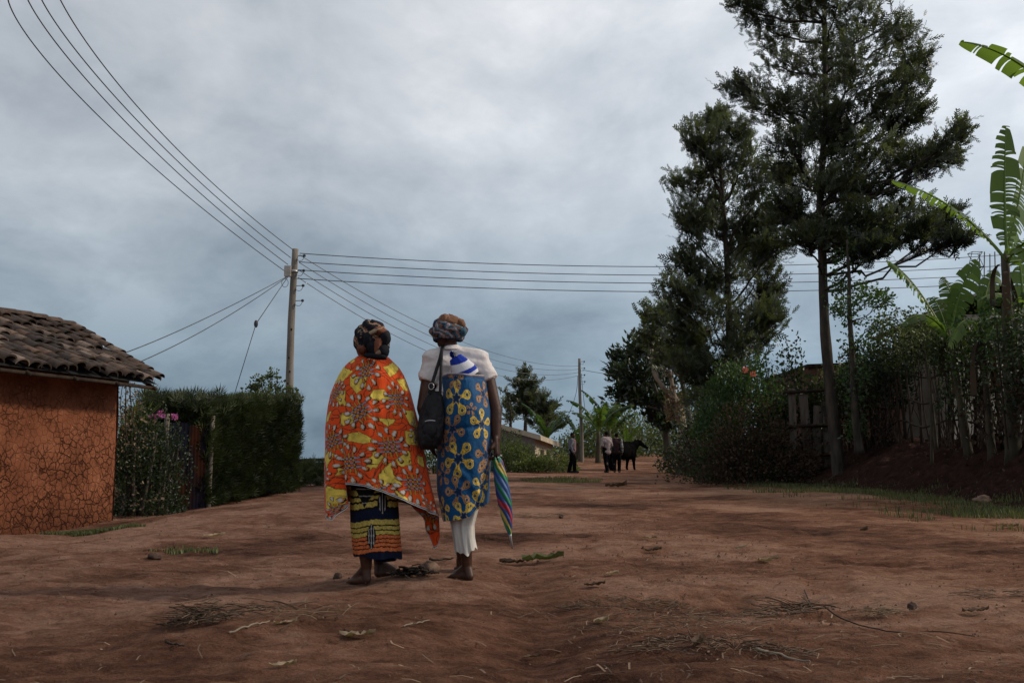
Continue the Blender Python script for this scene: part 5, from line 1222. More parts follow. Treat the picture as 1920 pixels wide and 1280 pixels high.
def in_poly(x, y, poly):
    poly = np.array(poly, float); ins = np.zeros(x.shape, bool); j = len(poly) - 1
    for i in range(len(poly)):
        xi, yi = poly[i]; xj, yj = poly[j]
        c = ((yi > y) != (yj > y)) & (x < (xj - xi) * (y - yi) / (yj - yi + 1e-12) + xi); ins ^= c; j = i
    return ins

# ------------------------------------------------------------------ woman in the orange cape
YL = 6.22; S_L = YL / F
def PL(px, py, dy=0.0): return P(px, py, YL + dy)
def zL(py): return P(700, py, YL)[..., 2]
base_l = np.array([float(P(698, 1095, YL)[0]), YL, gz1(float(P(698, 1095, YL)[0]), YL)])
mb = MB()
gl = base_l[2]
def grd(px, Y): x = float(P(px, 900, Y)[0]); return np.array([x, Y, gz1(x, Y)])
f1h = grd(696, YL + .0); f1t = grd(653, YL + .15)
f2h = grd(705, YL + .30); f2t = grd(746, YL + .36)
k1 = PL(687, 1062, .03); k2 = np.array([*PL(710, 1050, .33)[:2], f2h[2] + .10])
hipL, hipR = PL(685, 872, .08), PL(722, 872, .08); kn1, kn2 = PL(684, 985, .02), PL(720, 980, .16)
foot(mb, f1h, f1t, k1, .86, side=1); foot(mb, f2h, f2t, k2, .84, side=-1)
for h_, n_, k_ in ((hipL, kn1, k1), (hipR, kn2, k2)):
    capsule(mb, h_, n_, .085, .058); capsule(mb, n_, n_ * .55 + k_ * .45 + [0, -.012, 0], .056, .052); capsule(mb, n_ * .55 + k_ * .45 + [0, -.012, 0], k_, .05, .034)
pel, ch, nk = PL(703, 868, .08), PL(697, 735, .08), PL(693, 672, .08)
capsule(mb, pel + [-.06, 0, 0], pel + [.06, 0, 0], .12, .12); capsule(mb, pel, PL(700, 800, .08), .125, .115); capsule(mb, PL(700, 800, .08), ch, .115, .12)
capsule(mb, PL(668, 712, .08), PL(722, 712, .08), .085, .085); capsule(mb, nk + [0, 0, -.04], PL(693, 648, .08), .05, .048)
hcL = PL(693, 640, .085); head(mb, hcL, (-.18, 1, .0), 1.0)
for sx_, el, wr in ((-1, PL(640, 800, .05), PL(655, 850, .26)), (1, PL(762, 800, .05), PL(740, 860, .27))):
    sh = PL(695 + sx_ * 42, 710, .08); capsule(mb, sh, el, .052, .04); capsule(mb, el, wr, .04, .027)
    hand(mb, wr, [-.4 * sx_, .8, .1], [-sx_, 0, -.3], sx_, .55)
woman = fused(mb, .0065, 4, 'person', M['skin'], None, loc=base_l)
tag(woman, 'woman seen from behind in an orange and yellow printed cape, striped skirt and bare feet', 'person')

# cape: (photo row, left px, right px, half depth m)
capeT = [(662, 670, 716, .07), (668, 662, 727, .085), (675, 651, 734, .105), (687, 639, 746, .13), (700, 631, 754, .145), (712, 625, 759, .155), (735, 616, 767, .165), (760, 611, 773, .18), (800, 606, 783, .2), (840, 605, 790, .215), (880, 604, 797, .225), (920, 604, 806, .235), (968, 605, 818, .245), (1040, 618, 820, .25)]
hemT = [(-180, 940), (-120, 945), (-92, 950), (-75, 962), (-58, 972), (-50, 974), (-42, 957), (-37.5, 946), (-34, 908), (-25, 907), (-6, 911), (10, 921), (22, 930), (35, 940), (47, 949), (66, 960), (84, 968), (92, 972), (104, 1005), (112, 1030), (117, 1034), (124, 1012), (134, 985), (150, 950), (180, 940)]
def cape_pt(th, row):
    L_, R_, D_ = np.moveaxis(smin_curve(capeT, row), -1, 0)
    return (L_ + R_) / 2, (R_ - L_) / 2, D_
nt_, nv_ = 460, 300
th = np.linspace(-180, 180, nt_, endpoint=False); v = np.linspace(0, 1, nv_)
TH, VV = np.meshgrid(th, v)
hem = np.interp(th, [h[0] for h in hemT], [h[1] for h in hemT])
top = 664 + 3 * np.cos(np.radians(th))
ROW = top[None] + (hem - top)[None] * VV
C_, H_, D_ = cape_pt(TH, ROW)
a = np.radians(TH)
low = sstep(ROW, 720, 930)
rip = 1 + low * (.05 * np.sin(a * 7 + 1.5 + .6 * VV) + .028 * np.sin(a * 13 + 2.0 * VV)) + sstep(ROW, 690, 760) * .02 * np.sin(a * 17 + 3 * VV + 2 * np.sin(a * 3)) + sstep(ROW, 700, 800) * .02 * np.sin(a * 4.0 + 2.2 - 1.5 * VV)
rip -= .16 * np.exp(-((TH + 36 + 3 * VV) / 4.5) ** 2) * sstep(ROW, 780, 900)
rip += .05 * np.exp(-((TH + 27) / 7) ** 2) * sstep(ROW, 800, 900)
rip -= .07 * np.exp(-((TH - 62 + 10 * VV) / 6) ** 2) * sstep(ROW, 860, 960)
rip += .014 * np.abs(np.sin(8 * (a * .8 + 1.4 * VV + .5 * np.sin(a * 2)))) * sstep(ROW, 690, 740) - .01 * np.abs(np.sin(6.5 * (a * 1.1 - 1.1 * VV))) * sstep(ROW, 760, 860)
rip += .02 * vnoise(a * 2, ROW / 40, seed=3) * sstep(ROW, 680, 740)
lim = 1 + (rip - 1) * (1 - .75 * np.abs(np.sin(a)) ** 6)
X = (C_ - 960) / F; Zc = zL(ROW)
cx = P(C_, ROW, YL)[..., 0]; hw = H_ * S_L * 1.0
px_ = cx + hw * np.sin(a) * lim; py_ = YL + .09 - D_ * np.cos(a) * rip
# the cape leans with the tail: lower right hangs a little outwards
pts = np.stack([px_, py_, Zc], -1)
# -------- printed pattern in cloth coordinates (s along the girth, t up), metres
RG = .27
s_c, t_c = a * RG, Zc
def to_cloth(px, py):
    c, h, d = cape_pt(None, np.array([py], float)); q = np.clip((px - c[0]) / h[0], -.985, .985); return math.asin(q) * RG, float(zL(py))
# photo-space guide points of the print, unrolled into cloth space
motifs = [(689, 697, 34), (745, 749, 31), (680, 773, 34), (735, 838, 33), (626, 827, 31), (661, 868, 33), (630, 737, 26), (781, 812, 27), (777, 907, 33), (718, 921, 24), (611, 892, 24), (637, 955, 23), (806, 955, 22)]
z1 = lambda L: [(560 + x / 4, 560 + y / 4) for x, y in L]
z3 = lambda L: [(580 + x / 4.571, 850 + y / 4.571) for x, y in L]
yel = [z1(q) for q in ([(320, 495), (405, 550), (330, 615), (245, 630), (270, 560)], [(430, 420), (365, 470), (395, 485), (425, 460)], [(400, 590), (515, 600), (505, 670), (450, 708), (405, 660)], [(640, 515), (690, 470), (748, 515), (690, 582)], [(740, 612), (795, 592), (822, 685), (785, 680)], [(300, 700), (362, 692), (358, 760), (380, 805), (320, 795), (287, 750)], [(540, 745), (580, 690), (645, 688), (700, 755), (600, 762)], [(328, 862), (400, 858), (440, 885), (420, 935), (328, 952)], [(580, 892), (735, 910), (690, 960)], [(385, 1022), (470, 1002), (572, 1057), (530, 1088), (385, 1066)], [(790, 840), (850, 842), (885, 965), (830, 935)], [(808, 995), (862, 1000), (893, 1098), (815, 1085)], [(540, 1245), (590, 1145), (655, 1190), (600, 1265)], [(740, 1205), (830, 1138), (838, 1235), (780, 1258)], [(185, 880), (252, 842), (230, 915), (188, 925)], [(880, 1175), (932, 1188), (955, 1262), (885, 1232)], [(323, 1010), (342, 1080), (322, 1150)], [(180, 1130), (275, 1160), (230, 1270), (185, 1210)])]
yel += [z3(q) for q in ([(620, 180), (720, 80), (740, 180), (800, 255), (640, 262)], [(520, 60), (590, 0), (600, 60), (560, 132)], [(780, 30), (862, 0), (870, 82), (800, 112)], [(765, 310), (870, 392), (885, 425), (760, 355)], [(180, 275), (285, 320), (270, 445), (170, 478)], [(915, 445), (1035, 500), (955, 548)], [(250, 105), (295, 165), (238, 195)], [(955, 690), (1000, 640), (990, 720)])]
col = np.zeros(s_c.shape + (3,)); org = np.array([.68, .072, .012]); yc = np.array([.62, .46, .075]); blk = np.array([.012, .01, .012]); wht = np.array([.50, .48, .47]); gold = np.array([.46, .2, .03]); brn = np.array([.09, .035, .02])
wx = s_c + .004 * vnoise(s_c * 60, t_c * 60, seed=1); wt = t_c + .004 * vnoise(s_c * 60, t_c * 60, seed=2)
col[:] = org
# thin dark wandering lines
for sd, sc_ in ((5, 9.0), (15, 6.0)):
    f_ = fbm(s_c * sc_, t_c * sc_, 0, 2, sd); gf = np.abs(f_ * 2 - np.round(f_ * 2)); gy, gx = np.gradient(f_ * 2); dsx = np.abs(np.gradient(s_c, axis=1)) + 1e-6; gm = np.hypot(gx / dsx, gy / (np.abs(np.gradient(t_c, axis=0)) + 1e-6))
    line = gf / (gm + 2) < .0018; col[line] = brn * .8
ymask = np.zeros(s_c.shape, bool)
for p in yel:
    pm_ = np.mean(np.array(p), 0); p = [tuple(pm_ + (np.array(q) - pm_) * 1.15) for q in p]
    cp = [to_cloth(*q) for q in p]; ymask |= in_poly(wx, wt, cp)
back_rest = (np.abs(TH) > 92)
ymask |= back_rest & (fbm(s_c * 7, t_c * 7, 0, 2, 31) > .42)
edge = np.zeros_like(ymask); edge[1:-1, 1:-1] = ymask[1:-1, 1:-1] & ~(ymask[2:, 1:-1] & ymask[:-2, 1:-1] & ymask[1:-1, 2:] & ymask[1:-1, :-2])
mott = 1 + .3 * fbm(s_c * 45, t_c * 45, 0, 3, 8)
col[ymask] = (yc * np.clip(mott, .55, 1.4)[..., None])[ymask]; col[edge] = brn
curl = (np.abs(fbm(s_c * 22, t_c * 22, 0, 1, 19)) < .045) & ymask & (vnoise(s_c * 14, t_c * 14, seed=4) > .1); col[curl] = brn
def draw_motif(ms, mt, Rm, rot=0.0):
    dx, dz = wx - ms, wt - mt; c, s = math.cos(rot), math.sin(rot); x = (dx * c + dz * s) / Rm; y = (-dx * s + dz * c) / Rm
    if not (np.hypot(x, y) < 1.5).any(): return
    near = np.hypot(x, y) < 1.45
    # black drop shadows, then gold loops, then white drops
    def drops(ox, oz, w, l):
        m = np.full(x.shape, 9.0)
        for k in range(4):
            q = k * math.pi / 2
            for o, rad in ((-.50, .84), (0, .97), (.50, .84)):
                an = q + math.atan2(o, .9) * .95; cxm, cym = math.cos(an) * rad, math.sin(an) * rad
                u = (x - cxm - ox) * math.cos(an) + (y - cym - oz) * math.sin(an); t = -(x - cxm - ox) * math.sin(an) + (y - cym - oz) * math.cos(an)
                ww = w * (1 + .45 * np.clip(u / l, -1, 1)); m = np.minimum(m, (u / l) ** 2 + (t / ww) ** 2)
        return m
    sh = drops(.04, -.05, .125, .225); d0 = drops(0, 0, .125, .22)
    col[near & (sh < 1)] = blk; col[near & (d0 < 1)] = blk; col[near & (d0 < .88)] = gold; col[near & (d0 < .52)] = blk * 3; col[near & (d0 < .40)] = wht
    bar = lambda p, q, w: (np.abs(p - q) < w)
    inn = (np.abs(x) < .60) & (np.abs(y) < .60) & (np.hypot(x, y) < .74)
    for off in (-.26, 0, .26):
        col[inn & bar(x, off, .085)] = brn; col[inn & bar(y, off, .085)] = brn
    for off in (-.26, 0, .26):
        col[inn & bar(x, off, .05)] = gold; col[inn & bar(y, off, .05)] = np.array([.26, .22, .26])
    for ox in (-.26, 0, .26):
        for oy in (-.26, 0, .26): col[bar(x, ox, .05) & bar(y, oy, .05)] = blk
for k, (mx_, my_, mr_) in enumerate(motifs):
    s0, t0 = to_cloth(mx_, my_); draw_motif(s0, t0, mr_ * S_L * .95, [.25, .1, .6, .1, .3, .15, .5, .2, .05, .3, .2, .4, .3][k])
for k in range(12):  # print continues on the front
    sg = 1 if k % 2 else -1; draw_motif(sg * RG * np.radians(118 + 42 * ((k // 2) % 2)), .5 + .16 * (k // 2), .11, .3 * k)
hd = (hem[None] - ROW) * S_L
bm = hd < .013; col[bm] = np.array([.5, .5, .5]); col[bm & (hd > .0045) & (hd < .010)] = blk; col[bm & (hd > .0045) & (hd < .010) & (np.mod(s_c, .12) > .085)] = np.array([.02, .06, .09])
q = MB(); q.grid(pts, col, close_u=True); q.build('cape', M['cape'], woman)

# striped skirt
skT = [(880, 664, 738, .17), (910, 655, 742, .175), (950, 652, 743, .17), (985, 653, 745, .165), (1015, 656, 747, .16), (1048, 660, 750, .165)]
th = np.radians(np.linspace(-180, 180, 260, endpoint=False)); v = np.linspace(0, 1, 170); A_, V_ = np.meshgrid(th, v)
hemk = 1045 + 3 * np.sin(A_) + 2.0 * np.sin(A_ * 5 + 1); RW = 880 + (hemk - 880) * V_
L_, R_, D_ = np.moveaxis(smin_curve(skT, RW), -1, 0); rip = 1 + V_ * (.03 * np.sin(A_ * 6 + .5) + .03 * np.sin(A_ * 11 + 2 + V_ * 2)) + .015 * np.sin(A_ * 9 + 8 * V_)
pts = np.stack([P((L_ + R_) / 2, RW, YL)[..., 0] + (R_ - L_) / 2 * S_L * np.sin(A_) * (1 + (rip - 1) * .4), YL + .1 - D_ * np.cos(A_) * rip, zL(RW)], -1)
rw = RW + 2.2 * np.sin(A_ * 3 + 1) + 1.3 * vnoise(A_ * 12, RW / 9, seed=5) + 3 * np.sin(A_)
col = np.zeros(pts.shape); nvy = np.array([.006, .01, .026]); blk2 = np.array([.008, .007, .008]); ye2 = np.array([.40, .31, .075]); or2 = np.array([.46, .12, .04])
col[:] = blk2
mtt = np.clip(1 + .35 * fbm(A_ * 40, RW / 2.5, 0, 2, 9), .4, 1.5)[..., None]
for lo, hi, c in ((915, 925, ye2), (930, 937, ye2), (941, 951, ye2), (893, 910, blk2), (955, 974, nvy), (975, 984.5, ye2), (987, 993.5, ye2), (996, 1003, ye2), (1004.5, 1010, or2), (1012, 1018, or2), (1020, 1025, or2), (1027, 1034, or2), (1036, 1060, nvy * .9)):
    mk = (rw > lo) & (rw < hi); col[mk] = (c * mtt)[mk]
c0 = (RW < 950) & (np.abs(A_) < .75) & (RW < 905 + 46 * (1 - np.abs(A_ + .25) / .62)); col[c0] = blk2; col[c0 & (np.abs(np.mod(RW, 13) - 6) < .9)] = np.array([.25, .25, .22])
xk = (L_ + R_) / 2 + (R_ - L_) / 2 * np.sin(A_); bk = np.cos(A_) > 0
for (lx, ly, hw_, hh) in ((699, 1004, 8.5, 25), (719, 942, 9, 22), (672, 1100, 8, 10)):
    e = np.abs(xk - lx) / hw_ + ((RW - ly) / hh) ** 2; mk = bk & (e < 1); col[mk] = blk2; col[mk & (np.abs(np.mod(xk - lx + 20, 4.4) - 2.2) < .7) & (e < .85)] = np.array([.36, .35, .33])
q = MB(); q.grid(pts, col, close_u=True); sk = q.build('skirt', M['skirt'], woman)
th = np.radians(np.linspace(-180, 180, 60, endpoint=False)); v = np.linspace(0, 1, 10); A_, V_ = np.meshgrid(th, v)
pts = np.stack([PL(716, 1000)[0] + .068 * np.sin(A_) * (1 + .05 * np.sin(A_ * 7)), YL + .2 - .10 * np.cos(A_), zL(1020 + 36 * V_)], -1); q = MB(); q.grid(pts, np.tile(nvy * .8, (10, 60, 1)), close_u=True); q.build('underskirt', M['skirt'], woman)

# black and brown headscarf
def wrap(c, r, nu, nv, fold, colr, z0=-1.2, seed=0):
    a = np.linspace(-np.pi, np.pi, nu, endpoint=False); b = np.linspace(z0, np.pi / 2, nv); A_, B_ = np.meshgrid(a, b)
    k = 1 + fold(A_, B_); p = np.stack([np.cos(B_) * np.sin(A_) * r[0], -np.cos(B_) * np.cos(A_) * r[1], np.sin(B_) * r[2]], -1) * k[..., None]
    q = MB(); q.grid(p + V3(c), colr(A_, B_), close_u=True); return q
bk = np.array([.009, .009, .013]); tan = np.array([.33, .24, .16]); bro = np.array([.16, .06, .035])
def fL(A_, B_): return .11 * np.abs(np.sin(4.2 * (B_ + .4 * np.sin(A_ * 1.2 + 1)))) - .04 + .04 * fbm(A_ * 2, B_ * 3, 0, 3, 3) + .05 * np.abs(np.sin(3 * B_ + A_ * 2.1)) 
def cL(A_, B_):
    c = np.zeros(A_.shape + (3,)); c[:] = bk; ph = B_ * 1.6 + .8 * np.sin(A_ * 1.2 + .4) + .25 * fbm(A_ * 2, B_ * 2, 0, 3, 7)
    m_ = np.mod(ph, 1.25); c[(m_ > .46) & (m_ < .54)] = tan; c[(m_ > .54) & (m_ < .74)] = bro * (1 + .4 * vnoise(A_ * 9, B_ * 9)[..., None])[(m_ > .54) & (m_ < .74)]; c[(m_ > .74) & (m_ < .79)] = tan
    d = (vnoise(A_ * 16, B_ * 24, seed=3) > .5) & (np.mod(ph, 1.25) < .3) & (np.abs(A_ + .9) < .5); c[d] = tan * .8; return c
hs = wrap(PL(697, 638, .085), (.108, .118, .122), 130, 70, fL, cL, -.95).build('headscarf', M['scarf'], woman)
q = MB()
def knot(c, r, colr, rot=None, seed=0): q.ell(V3(c), r, 22, 16, rot, colr, .16, 1.8, seed)
knot(PL(686, 610, .02), (.022, .025, .034), bk * 1.2, seed=1); knot(PL(713, 622, -.015), (.048, .045, .032), bro * .9, np.array(Matrix.Rotation(R(20), 3, 'Y')), 2); knot(PL(722, 634, -.02), (.035, .045, .05), bk, seed=3)
knot(PL(702, 622, -.035), (.055, .03, .016), tan * .8, np.array(Matrix.Rotation(R(-24), 3, 'Y')), 4); knot(PL(690, 636, -.04), (.03, .03, .05), bk, seed=5); knot(PL(708, 648, -.05), (.026, .02, .055), bro, np.array(Matrix.Rotation(R(14), 3, 'Y')), 6)
knot(PL(697, 650, -.03), (.035, .04, .06), bk, np.array(Matrix.Rotation(R(-12), 3, 'Y')), 7); knot(PL(717, 658, -.04), (.04, .032, .045), bk, seed=8); knot(PL(711, 661, -.06), (.028, .014, .016), tan * .6, np.array(Matrix.Rotation(R(-20), 3, 'Y')), 9)
knot(PL(705, 668, -.045), (.075, .03, .02), bk, np.array(Matrix.Rotation(R(8), 3, 'Y')), 10); knot(PL(680, 655, .0), (.04, .05, .03), bro * .8, seed=11)
q.build('scarf_knot', M['scarf'], hs)

# ------------------------------------------------------------------ woman in the blue wrap
YR = 6.3; S_R = YR / F
def PR(px, py, dy=0.0): return P(px, py, YR + dy)
def zR(py): return P(870, py, YR)[..., 2]
h1 = grd(887, YR + .0); t1_ = grd(840, YR + .15); h2 = grd(872, YR + .45); t2_ = grd(858, YR + .66)
a1 = PR(876, 1060, .045); a2 = np.array([*grd(866, YR + .47)[:2], h2[2] + .1])
base_r = h1.copy(); mb = MB()
foot(mb, h1, t1_, a1, .86, side=1); foot(mb, h2, t2_, a2, .86, side=1)
hp1, hp2 = PR(885, 880, .06), PR(852, 880, .06); kn1, kn2 = PR(870, 985, .03), PR(862, 985, .3)
for h_, n_, k_ in ((hp1, kn1, a1), (hp2, kn2, a2)):
    capsule(mb, h_, n_, .085, .055); m_ = n_ * .6 + k_ * .4 + [0, -.015, 0]; capsule(mb, n_, m_, .048, .044); capsule(mb, m_, k_, .043, .032)
capsule(mb, PR(856, 872, .06), PR(882, 872, .06), .13, .13); capsule(mb, PR(868, 870, .06), PR(866, 790, .05), .13, .11); capsule(mb, PR(866, 790, .055), PR(860, 720, .055), .10, .105)
capsule(mb, PR(830, 690, .05), PR(888, 690, .05), .066, .066); capsule(mb, PR(846, 680, .055), PR(842, 640, .06), .052, .05)
head(mb, PR(838, 622, .075), (-.42, 1, -.06), 1.0)
shR, elR, wrR = PR(908, 688, .05), PR(929, 768, .03), PR(930, 822, .0)
capsule(mb, shR, elR, .055, .040); capsule(mb, elR, elR * .6 + wrR * .4, .041, .039); capsule(mb, elR * .6 + wrR * .4, wrR, .038, .027)
hand(mb, wrR, [.09, -.04, -1], [-.85, .15, 0], -1, 1.05, 1.08)
shL, elL, wrL = PR(809, 690, .05), PR(793, 765, .0), PR(806, 822, .16)
capsule(mb, shL, elL, .055, .040); capsule(mb, elL, wrL, .040, .027); hand(mb, wrL, [.2, .4, -1], [.9, .2, .2], 1, .6)
woman2 = fused(mb, .0062, 3, 'person', M['skin'], None, loc=base_r)
tag(woman2, 'woman seen from behind in a white t-shirt and blue flowered wrap, holding a rainbow umbrella', 'person')
# t-shirt
mb = MB(); capsule(mb, PR(868, 800, .055), PR(864, 718, .055), .135, .138)
capsule(mb, PR(826, 688, .05), PR(890, 688, .05), .088, .088); capsule(mb, PR(846, 735, .055), PR(882, 735, .055), .108, .108); capsule(mb, PR(845, 668, .055), PR(850, 678, .055), .068, .08); capsule(mb, PR(846, 664, .055), PR(812, 675, .05), .06, .072); capsule(mb, PR(848, 664, .055), PR(896, 674, .05), .06, .072)
capsule(mb, PR(846, 662, .055), PR(844, 650, .06), .066, .060, flat=True)
capsule(mb, PR(815, 676, .05), PR(801, 717, .03), .071, .070, flat=True); capsule(mb, PR(814, 678, .05), PR(807, 694, .04), .072, .066)
capsule(mb, PR(895, 676, .05), PR(917, 714, .03), .071, .071, flat=True); capsule(mb, PR(896, 678, .05), PR(908, 694, .04), .072, .066)
v_, f_ = fuse(mb, .0075, 4)
zz = v_[:, 2]; nrm_n = fbm(v_[:, 0] * 9 + v_[:, 2] * 5, v_[:, 1] * 7, v_[:, 2] * 16, 3, 4)
cen = np.array([PR(858, 700, .055)[0], YR + .055]); rd = v_[:, :2] - cen; rd /= np.linalg.norm(rd, axis=1)[:, None] + 1e-6; v_[:, :2] += rd * (.013 * nrm_n)[:, None]
q = MB(); q.add(v_, f_); ts = q.build('t_shirt', M['tshirt'], woman2)
q = MB(); cl = PR(845, 652, .058); aa = np.linspace(0, 2 * np.pi, 40); q.tube(cl + np.stack([.066 * np.cos(aa), .066 * np.sin(aa), .012 * np.sin(aa) + 0 * aa], 1), .009, 6); q.build('collar', M['tshirt'], ts)

# blue wrap with the baby's weight in it
wrT = [(702, 826, 912, .205), (715, 827, 914, .21), (740, 827, 917, .215), (770, 824, 921, .215), (800, 821, 922.5, .205), (840, 819, 922, .205), (880, 818, 919, .20), (920, 819, 917, .185), (950, 824, 915, .175), (980, 830, 913, .17)]
hemW = [(-180, 950), (-110, 960), (-90, 974), (-70, 977), (-45, 976), (-20, 973), (0, 970), (14, 967), (25, 958), (45, 950), (70, 944), (90, 940), (120, 942), (180, 950)]
def wrap_pt(row): L_, R_, D_ = np.moveaxis(smin_curve(wrT, row), -1, 0); return (L_ + R_) / 2, (R_ - L_) / 2, D_
th = np.linspace(-180, 180, 420, endpoint=False); v = np.linspace(0, 1, 260); TH, VV = np.meshgrid(th, v); a = np.radians(TH)
hem = np.interp(th, [h[0] for h in hemW], [h[1] for h in hemW]); top = 704 + 1.5 * np.sin(np.radians(th) * 3); ROW = top[None] + (hem - top)[None] * VV
C_, H_, D_ = wrap_pt(ROW)
bump_b = .07 * np.exp(-(((ROW - 775) / 62) ** 2)) * np.clip(np.cos(a), 0, 1) ** 2
rip = 1 + .02 * np.sin(a * 5 + ROW / 26) * sstep(ROW, 780, 880) + .016 * np.sin(a * 9 - ROW / 19) + .012 * fbm(a * 5, ROW / 22, 0, 3, 6)
dg = (ROW - 880) - (TH + 20) * 1.1; rip -= .05 * np.exp(-(dg / 9) ** 2) * sstep(ROW, 850, 890) * (TH > -60) * (TH < 60); rip += .035 * np.exp(-((dg + 16) / 9) ** 2) * sstep(ROW, 845, 890) * (TH > -60) * (TH < 60)
rip -= .03 * np.exp(-(((ROW - 801) + .12 * (TH - 30)) / 4) ** 2) * (TH > -20) * (TH < 80); rip -= .03 * np.exp(-((ROW - 712) / 3.5) ** 2)
lim = 1 + (rip - 1) * (1 - .8 * np.abs(np.sin(a)) ** 6)
pts = np.stack([P(C_, ROW, YR)[..., 0] + H_ * S_R * np.sin(a) * lim, YR + .06 - (D_ * rip) * np.cos(a) - bump_b, zR(ROW)], -1)
RG = .20; s_c, t_c = a * RG, zR(ROW)
def to_wrap(px, py): c, h, d = wrap_pt(np.array([py], float)); return math.asin(np.clip((px - c[0]) / h[0], -.985, .985)) * RG, float(zR(py))
blu = np.array([.002, .062, .17]); dkb = np.array([.004, .02, .06]); gld = np.array([.58, .38, .05]); gbr = np.array([.30, .15, .06])
col = np.zeros(pts.shape); col[:] = blu
net = (np.abs(np.mod(s_c * 46 + .4 * np.sin(t_c * 90), 1) - .5) < .045) | (np.abs(np.mod(t_c * 46 + .4 * np.sin(s_c * 90), 1) - .5) < .045); col[net] = blu * .5
def flower(px, py, Rp, c, rot=0.0, st=None):
    s0, t0 = to_wrap(px, py) if st is None else st; Rm = Rp * S_R; x = (s_c - s0 + .002 * vnoise(s_c * 80, t_c * 80, seed=1)) / Rm; y = (t_c - t0 + .002 * vnoise(s_c * 80, t_c * 80, seed=2)) / Rm; r_ = np.hypot(x, y); near = r_ < 1.3
    if not near.any(): return
    tex = np.clip(1 + .55 * fbm(s_c * 95, t_c * 95, 0, 2, 3), .35, 1.6)
    for k in range(5):
        an = rot + k * 2 * np.pi / 5; u = x * math.cos(an) + y * math.sin(an); t = -x * math.sin(an) + y * math.cos(an)
        wd = np.interp(u, [.22, .34, .5, .62, .75, .9, 1.0, 1.05], [.02, .09, .14, .23, .28, .25, .13, 0]); pet = near & (np.abs(t) < wd) & (u > .22) & (u < 1.05); rim = pet & (np.abs(t) > wd - .05)
        col[pet] = (c * tex[..., None])[pet]; col[rim] = c * 1.05
        e = np.hypot(u - .78, t); col[near & (e < .185)] = dkb; col[near & (e < .165)] = np.array([.52, .40, .09]) if c is gld else np.array([.40, .24, .10]); col[near & (e < .095)] = dkb; col[near & (e < .05)] = np.array([.02, .06, .22])
        st_ = near & (np.abs(t) < .11 * (1 - u / .42)) & (u > -.05) & (u < .42); col[st_] = dkb
    an_ = np.arctan2(y, x); ring = near & (np.abs(r_ - .30 - .07 * np.cos(5 * (an_ - rot))) < .03) & (np.mod(an_ * 9, 1) > .35); col[ring] = c
for fl_ in ((859, 750, 34, gld, 1.5), (905, 797, 28, gld, .3), (851, 806, 28, gbr, 1.0), (862, 860, 34, gld, .9), (911, 853, 28, gbr, .5), (907, 740, 25, gbr, 1.2), (856, 713, 22, gbr, .2), (861, 921, 30, gbr, .6), (832, 889, 22, gbr, 1.7), (871, 966, 28, gld, .9), (833, 955, 24, gld, .2), (903, 912, 25, gld, 1.3), (909, 884, 20, gbr, .4), (896, 945, 22, gld, .7), (833, 836, 20, gbr, .9), (886, 770, 12, gbr, .2)): flower(*fl_)
for k in range(14): flower(0, 0, 30, gld if k % 3 else gbr, k * .8, ((1 if k % 2 else -1) * RG * np.radians(112 + 40 * ((k // 2) % 2)), .42 + .14 * (k // 2)))
hb = (ROW - top[None]) < 4; col[hb] = np.array([.10, .07, .09]); col[hb & ((ROW - top[None]) < 1.8)] = np.array([.4, .36, .36])
q = MB(); q.grid(pts, col, close_u=True); q.build('wrap', M['bluewrap'], woman2)
# white petticoat trouser
pt = [(950, 838, 897, .12), (985, 845, 888, .10), (1010, 849, 889, .10), (1030, 852, 893, .10), (1042, 853, 896, .10)]
th = np.radians(np.linspace(-180, 180, 160, endpoint=False)); v = np.linspace(0, 1, 70); A_, V_ = np.meshgrid(th, v); hk = 1037 + 2.5 * np.sin(A_ * 4 + 1) - 9 * np.clip(np.sin(A_ - .2), 0, 1) + 2 * np.sin(A_ * 9); RW = 940 + (hk - 940) * V_
L_, R_, D_ = np.moveaxis(smin_curve(pt, RW), -1, 0); rip = 1 + (.03 + .05 * V_) * np.sin(A_ * 8 + 2 * V_) + .04 * V_ * np.sin(A_ * 13 + 1)
q = MB(); q.grid(np.stack([P((L_ + R_) / 2, RW, YR)[..., 0] + (R_ - L_) / 2 * S_R * np.sin(A_) * (1 + .5 * (rip - 1)), YR + .06 - D_ * np.cos(A_) * rip, zR(RW)], -1), close_u=True); q.build('trousers', M['white_cloth'], woman2)
# blue brown headscarf
tl, bl, pk, br_ = np.array([.05, .12, .17]), np.array([.012, .02, .04]), np.array([.36, .21, .18]), np.array([.17, .085, .05])
def fR(A_, B_): return .10 * np.abs(np.sin(4.5 * (B_ + .35 * np.sin(A_ + .6)))) - .04 + .05 * fbm(A_ * 2.2, B_ * 3, 0, 3, 13) + .07 * np.exp(-((B_ - .0) / .28) ** 2) + .05 * np.abs(np.sin(A_ * 3 + B_ * 2))
def cR(A_, B_):
    c = np.zeros(A_.shape + (3,)); ph = A_ * 1.6 + B_ * 2.2 + .5 * fbm(A_ * 2, B_ * 3, 0, 3, 5); m_ = np.mod(ph, 1.1)
    c[:] = tl; c[m_ < .18] = bl; c[(m_ > .42) & (m_ < .58)] = pk; c[(m_ > .62) & (m_ < .72)] = np.array([.38, .37, .38]); c[(m_ > .85)] = br_ * .8
    up_ = B_ > .42 + .12 * np.sin(A_ * 2 + 1); c[up_] = (br_ * np.clip(1 + .5 * fbm(A_ * 6, B_ * 8, 0, 2, 2), .4, 1.5)[..., None])[up_]; l_ = up_ & (np.abs(vnoise(A_ * 2.5, B_ * 4, seed=6)) < .06); c[l_] = pk * .8; c[B_ < -.62] = bl; return c
hs = wrap(PR(841, 620, .07), (.108, .12, .098), 140, 70, fR, cR, -.72).build('headscarf', M['scarf'], woman2)
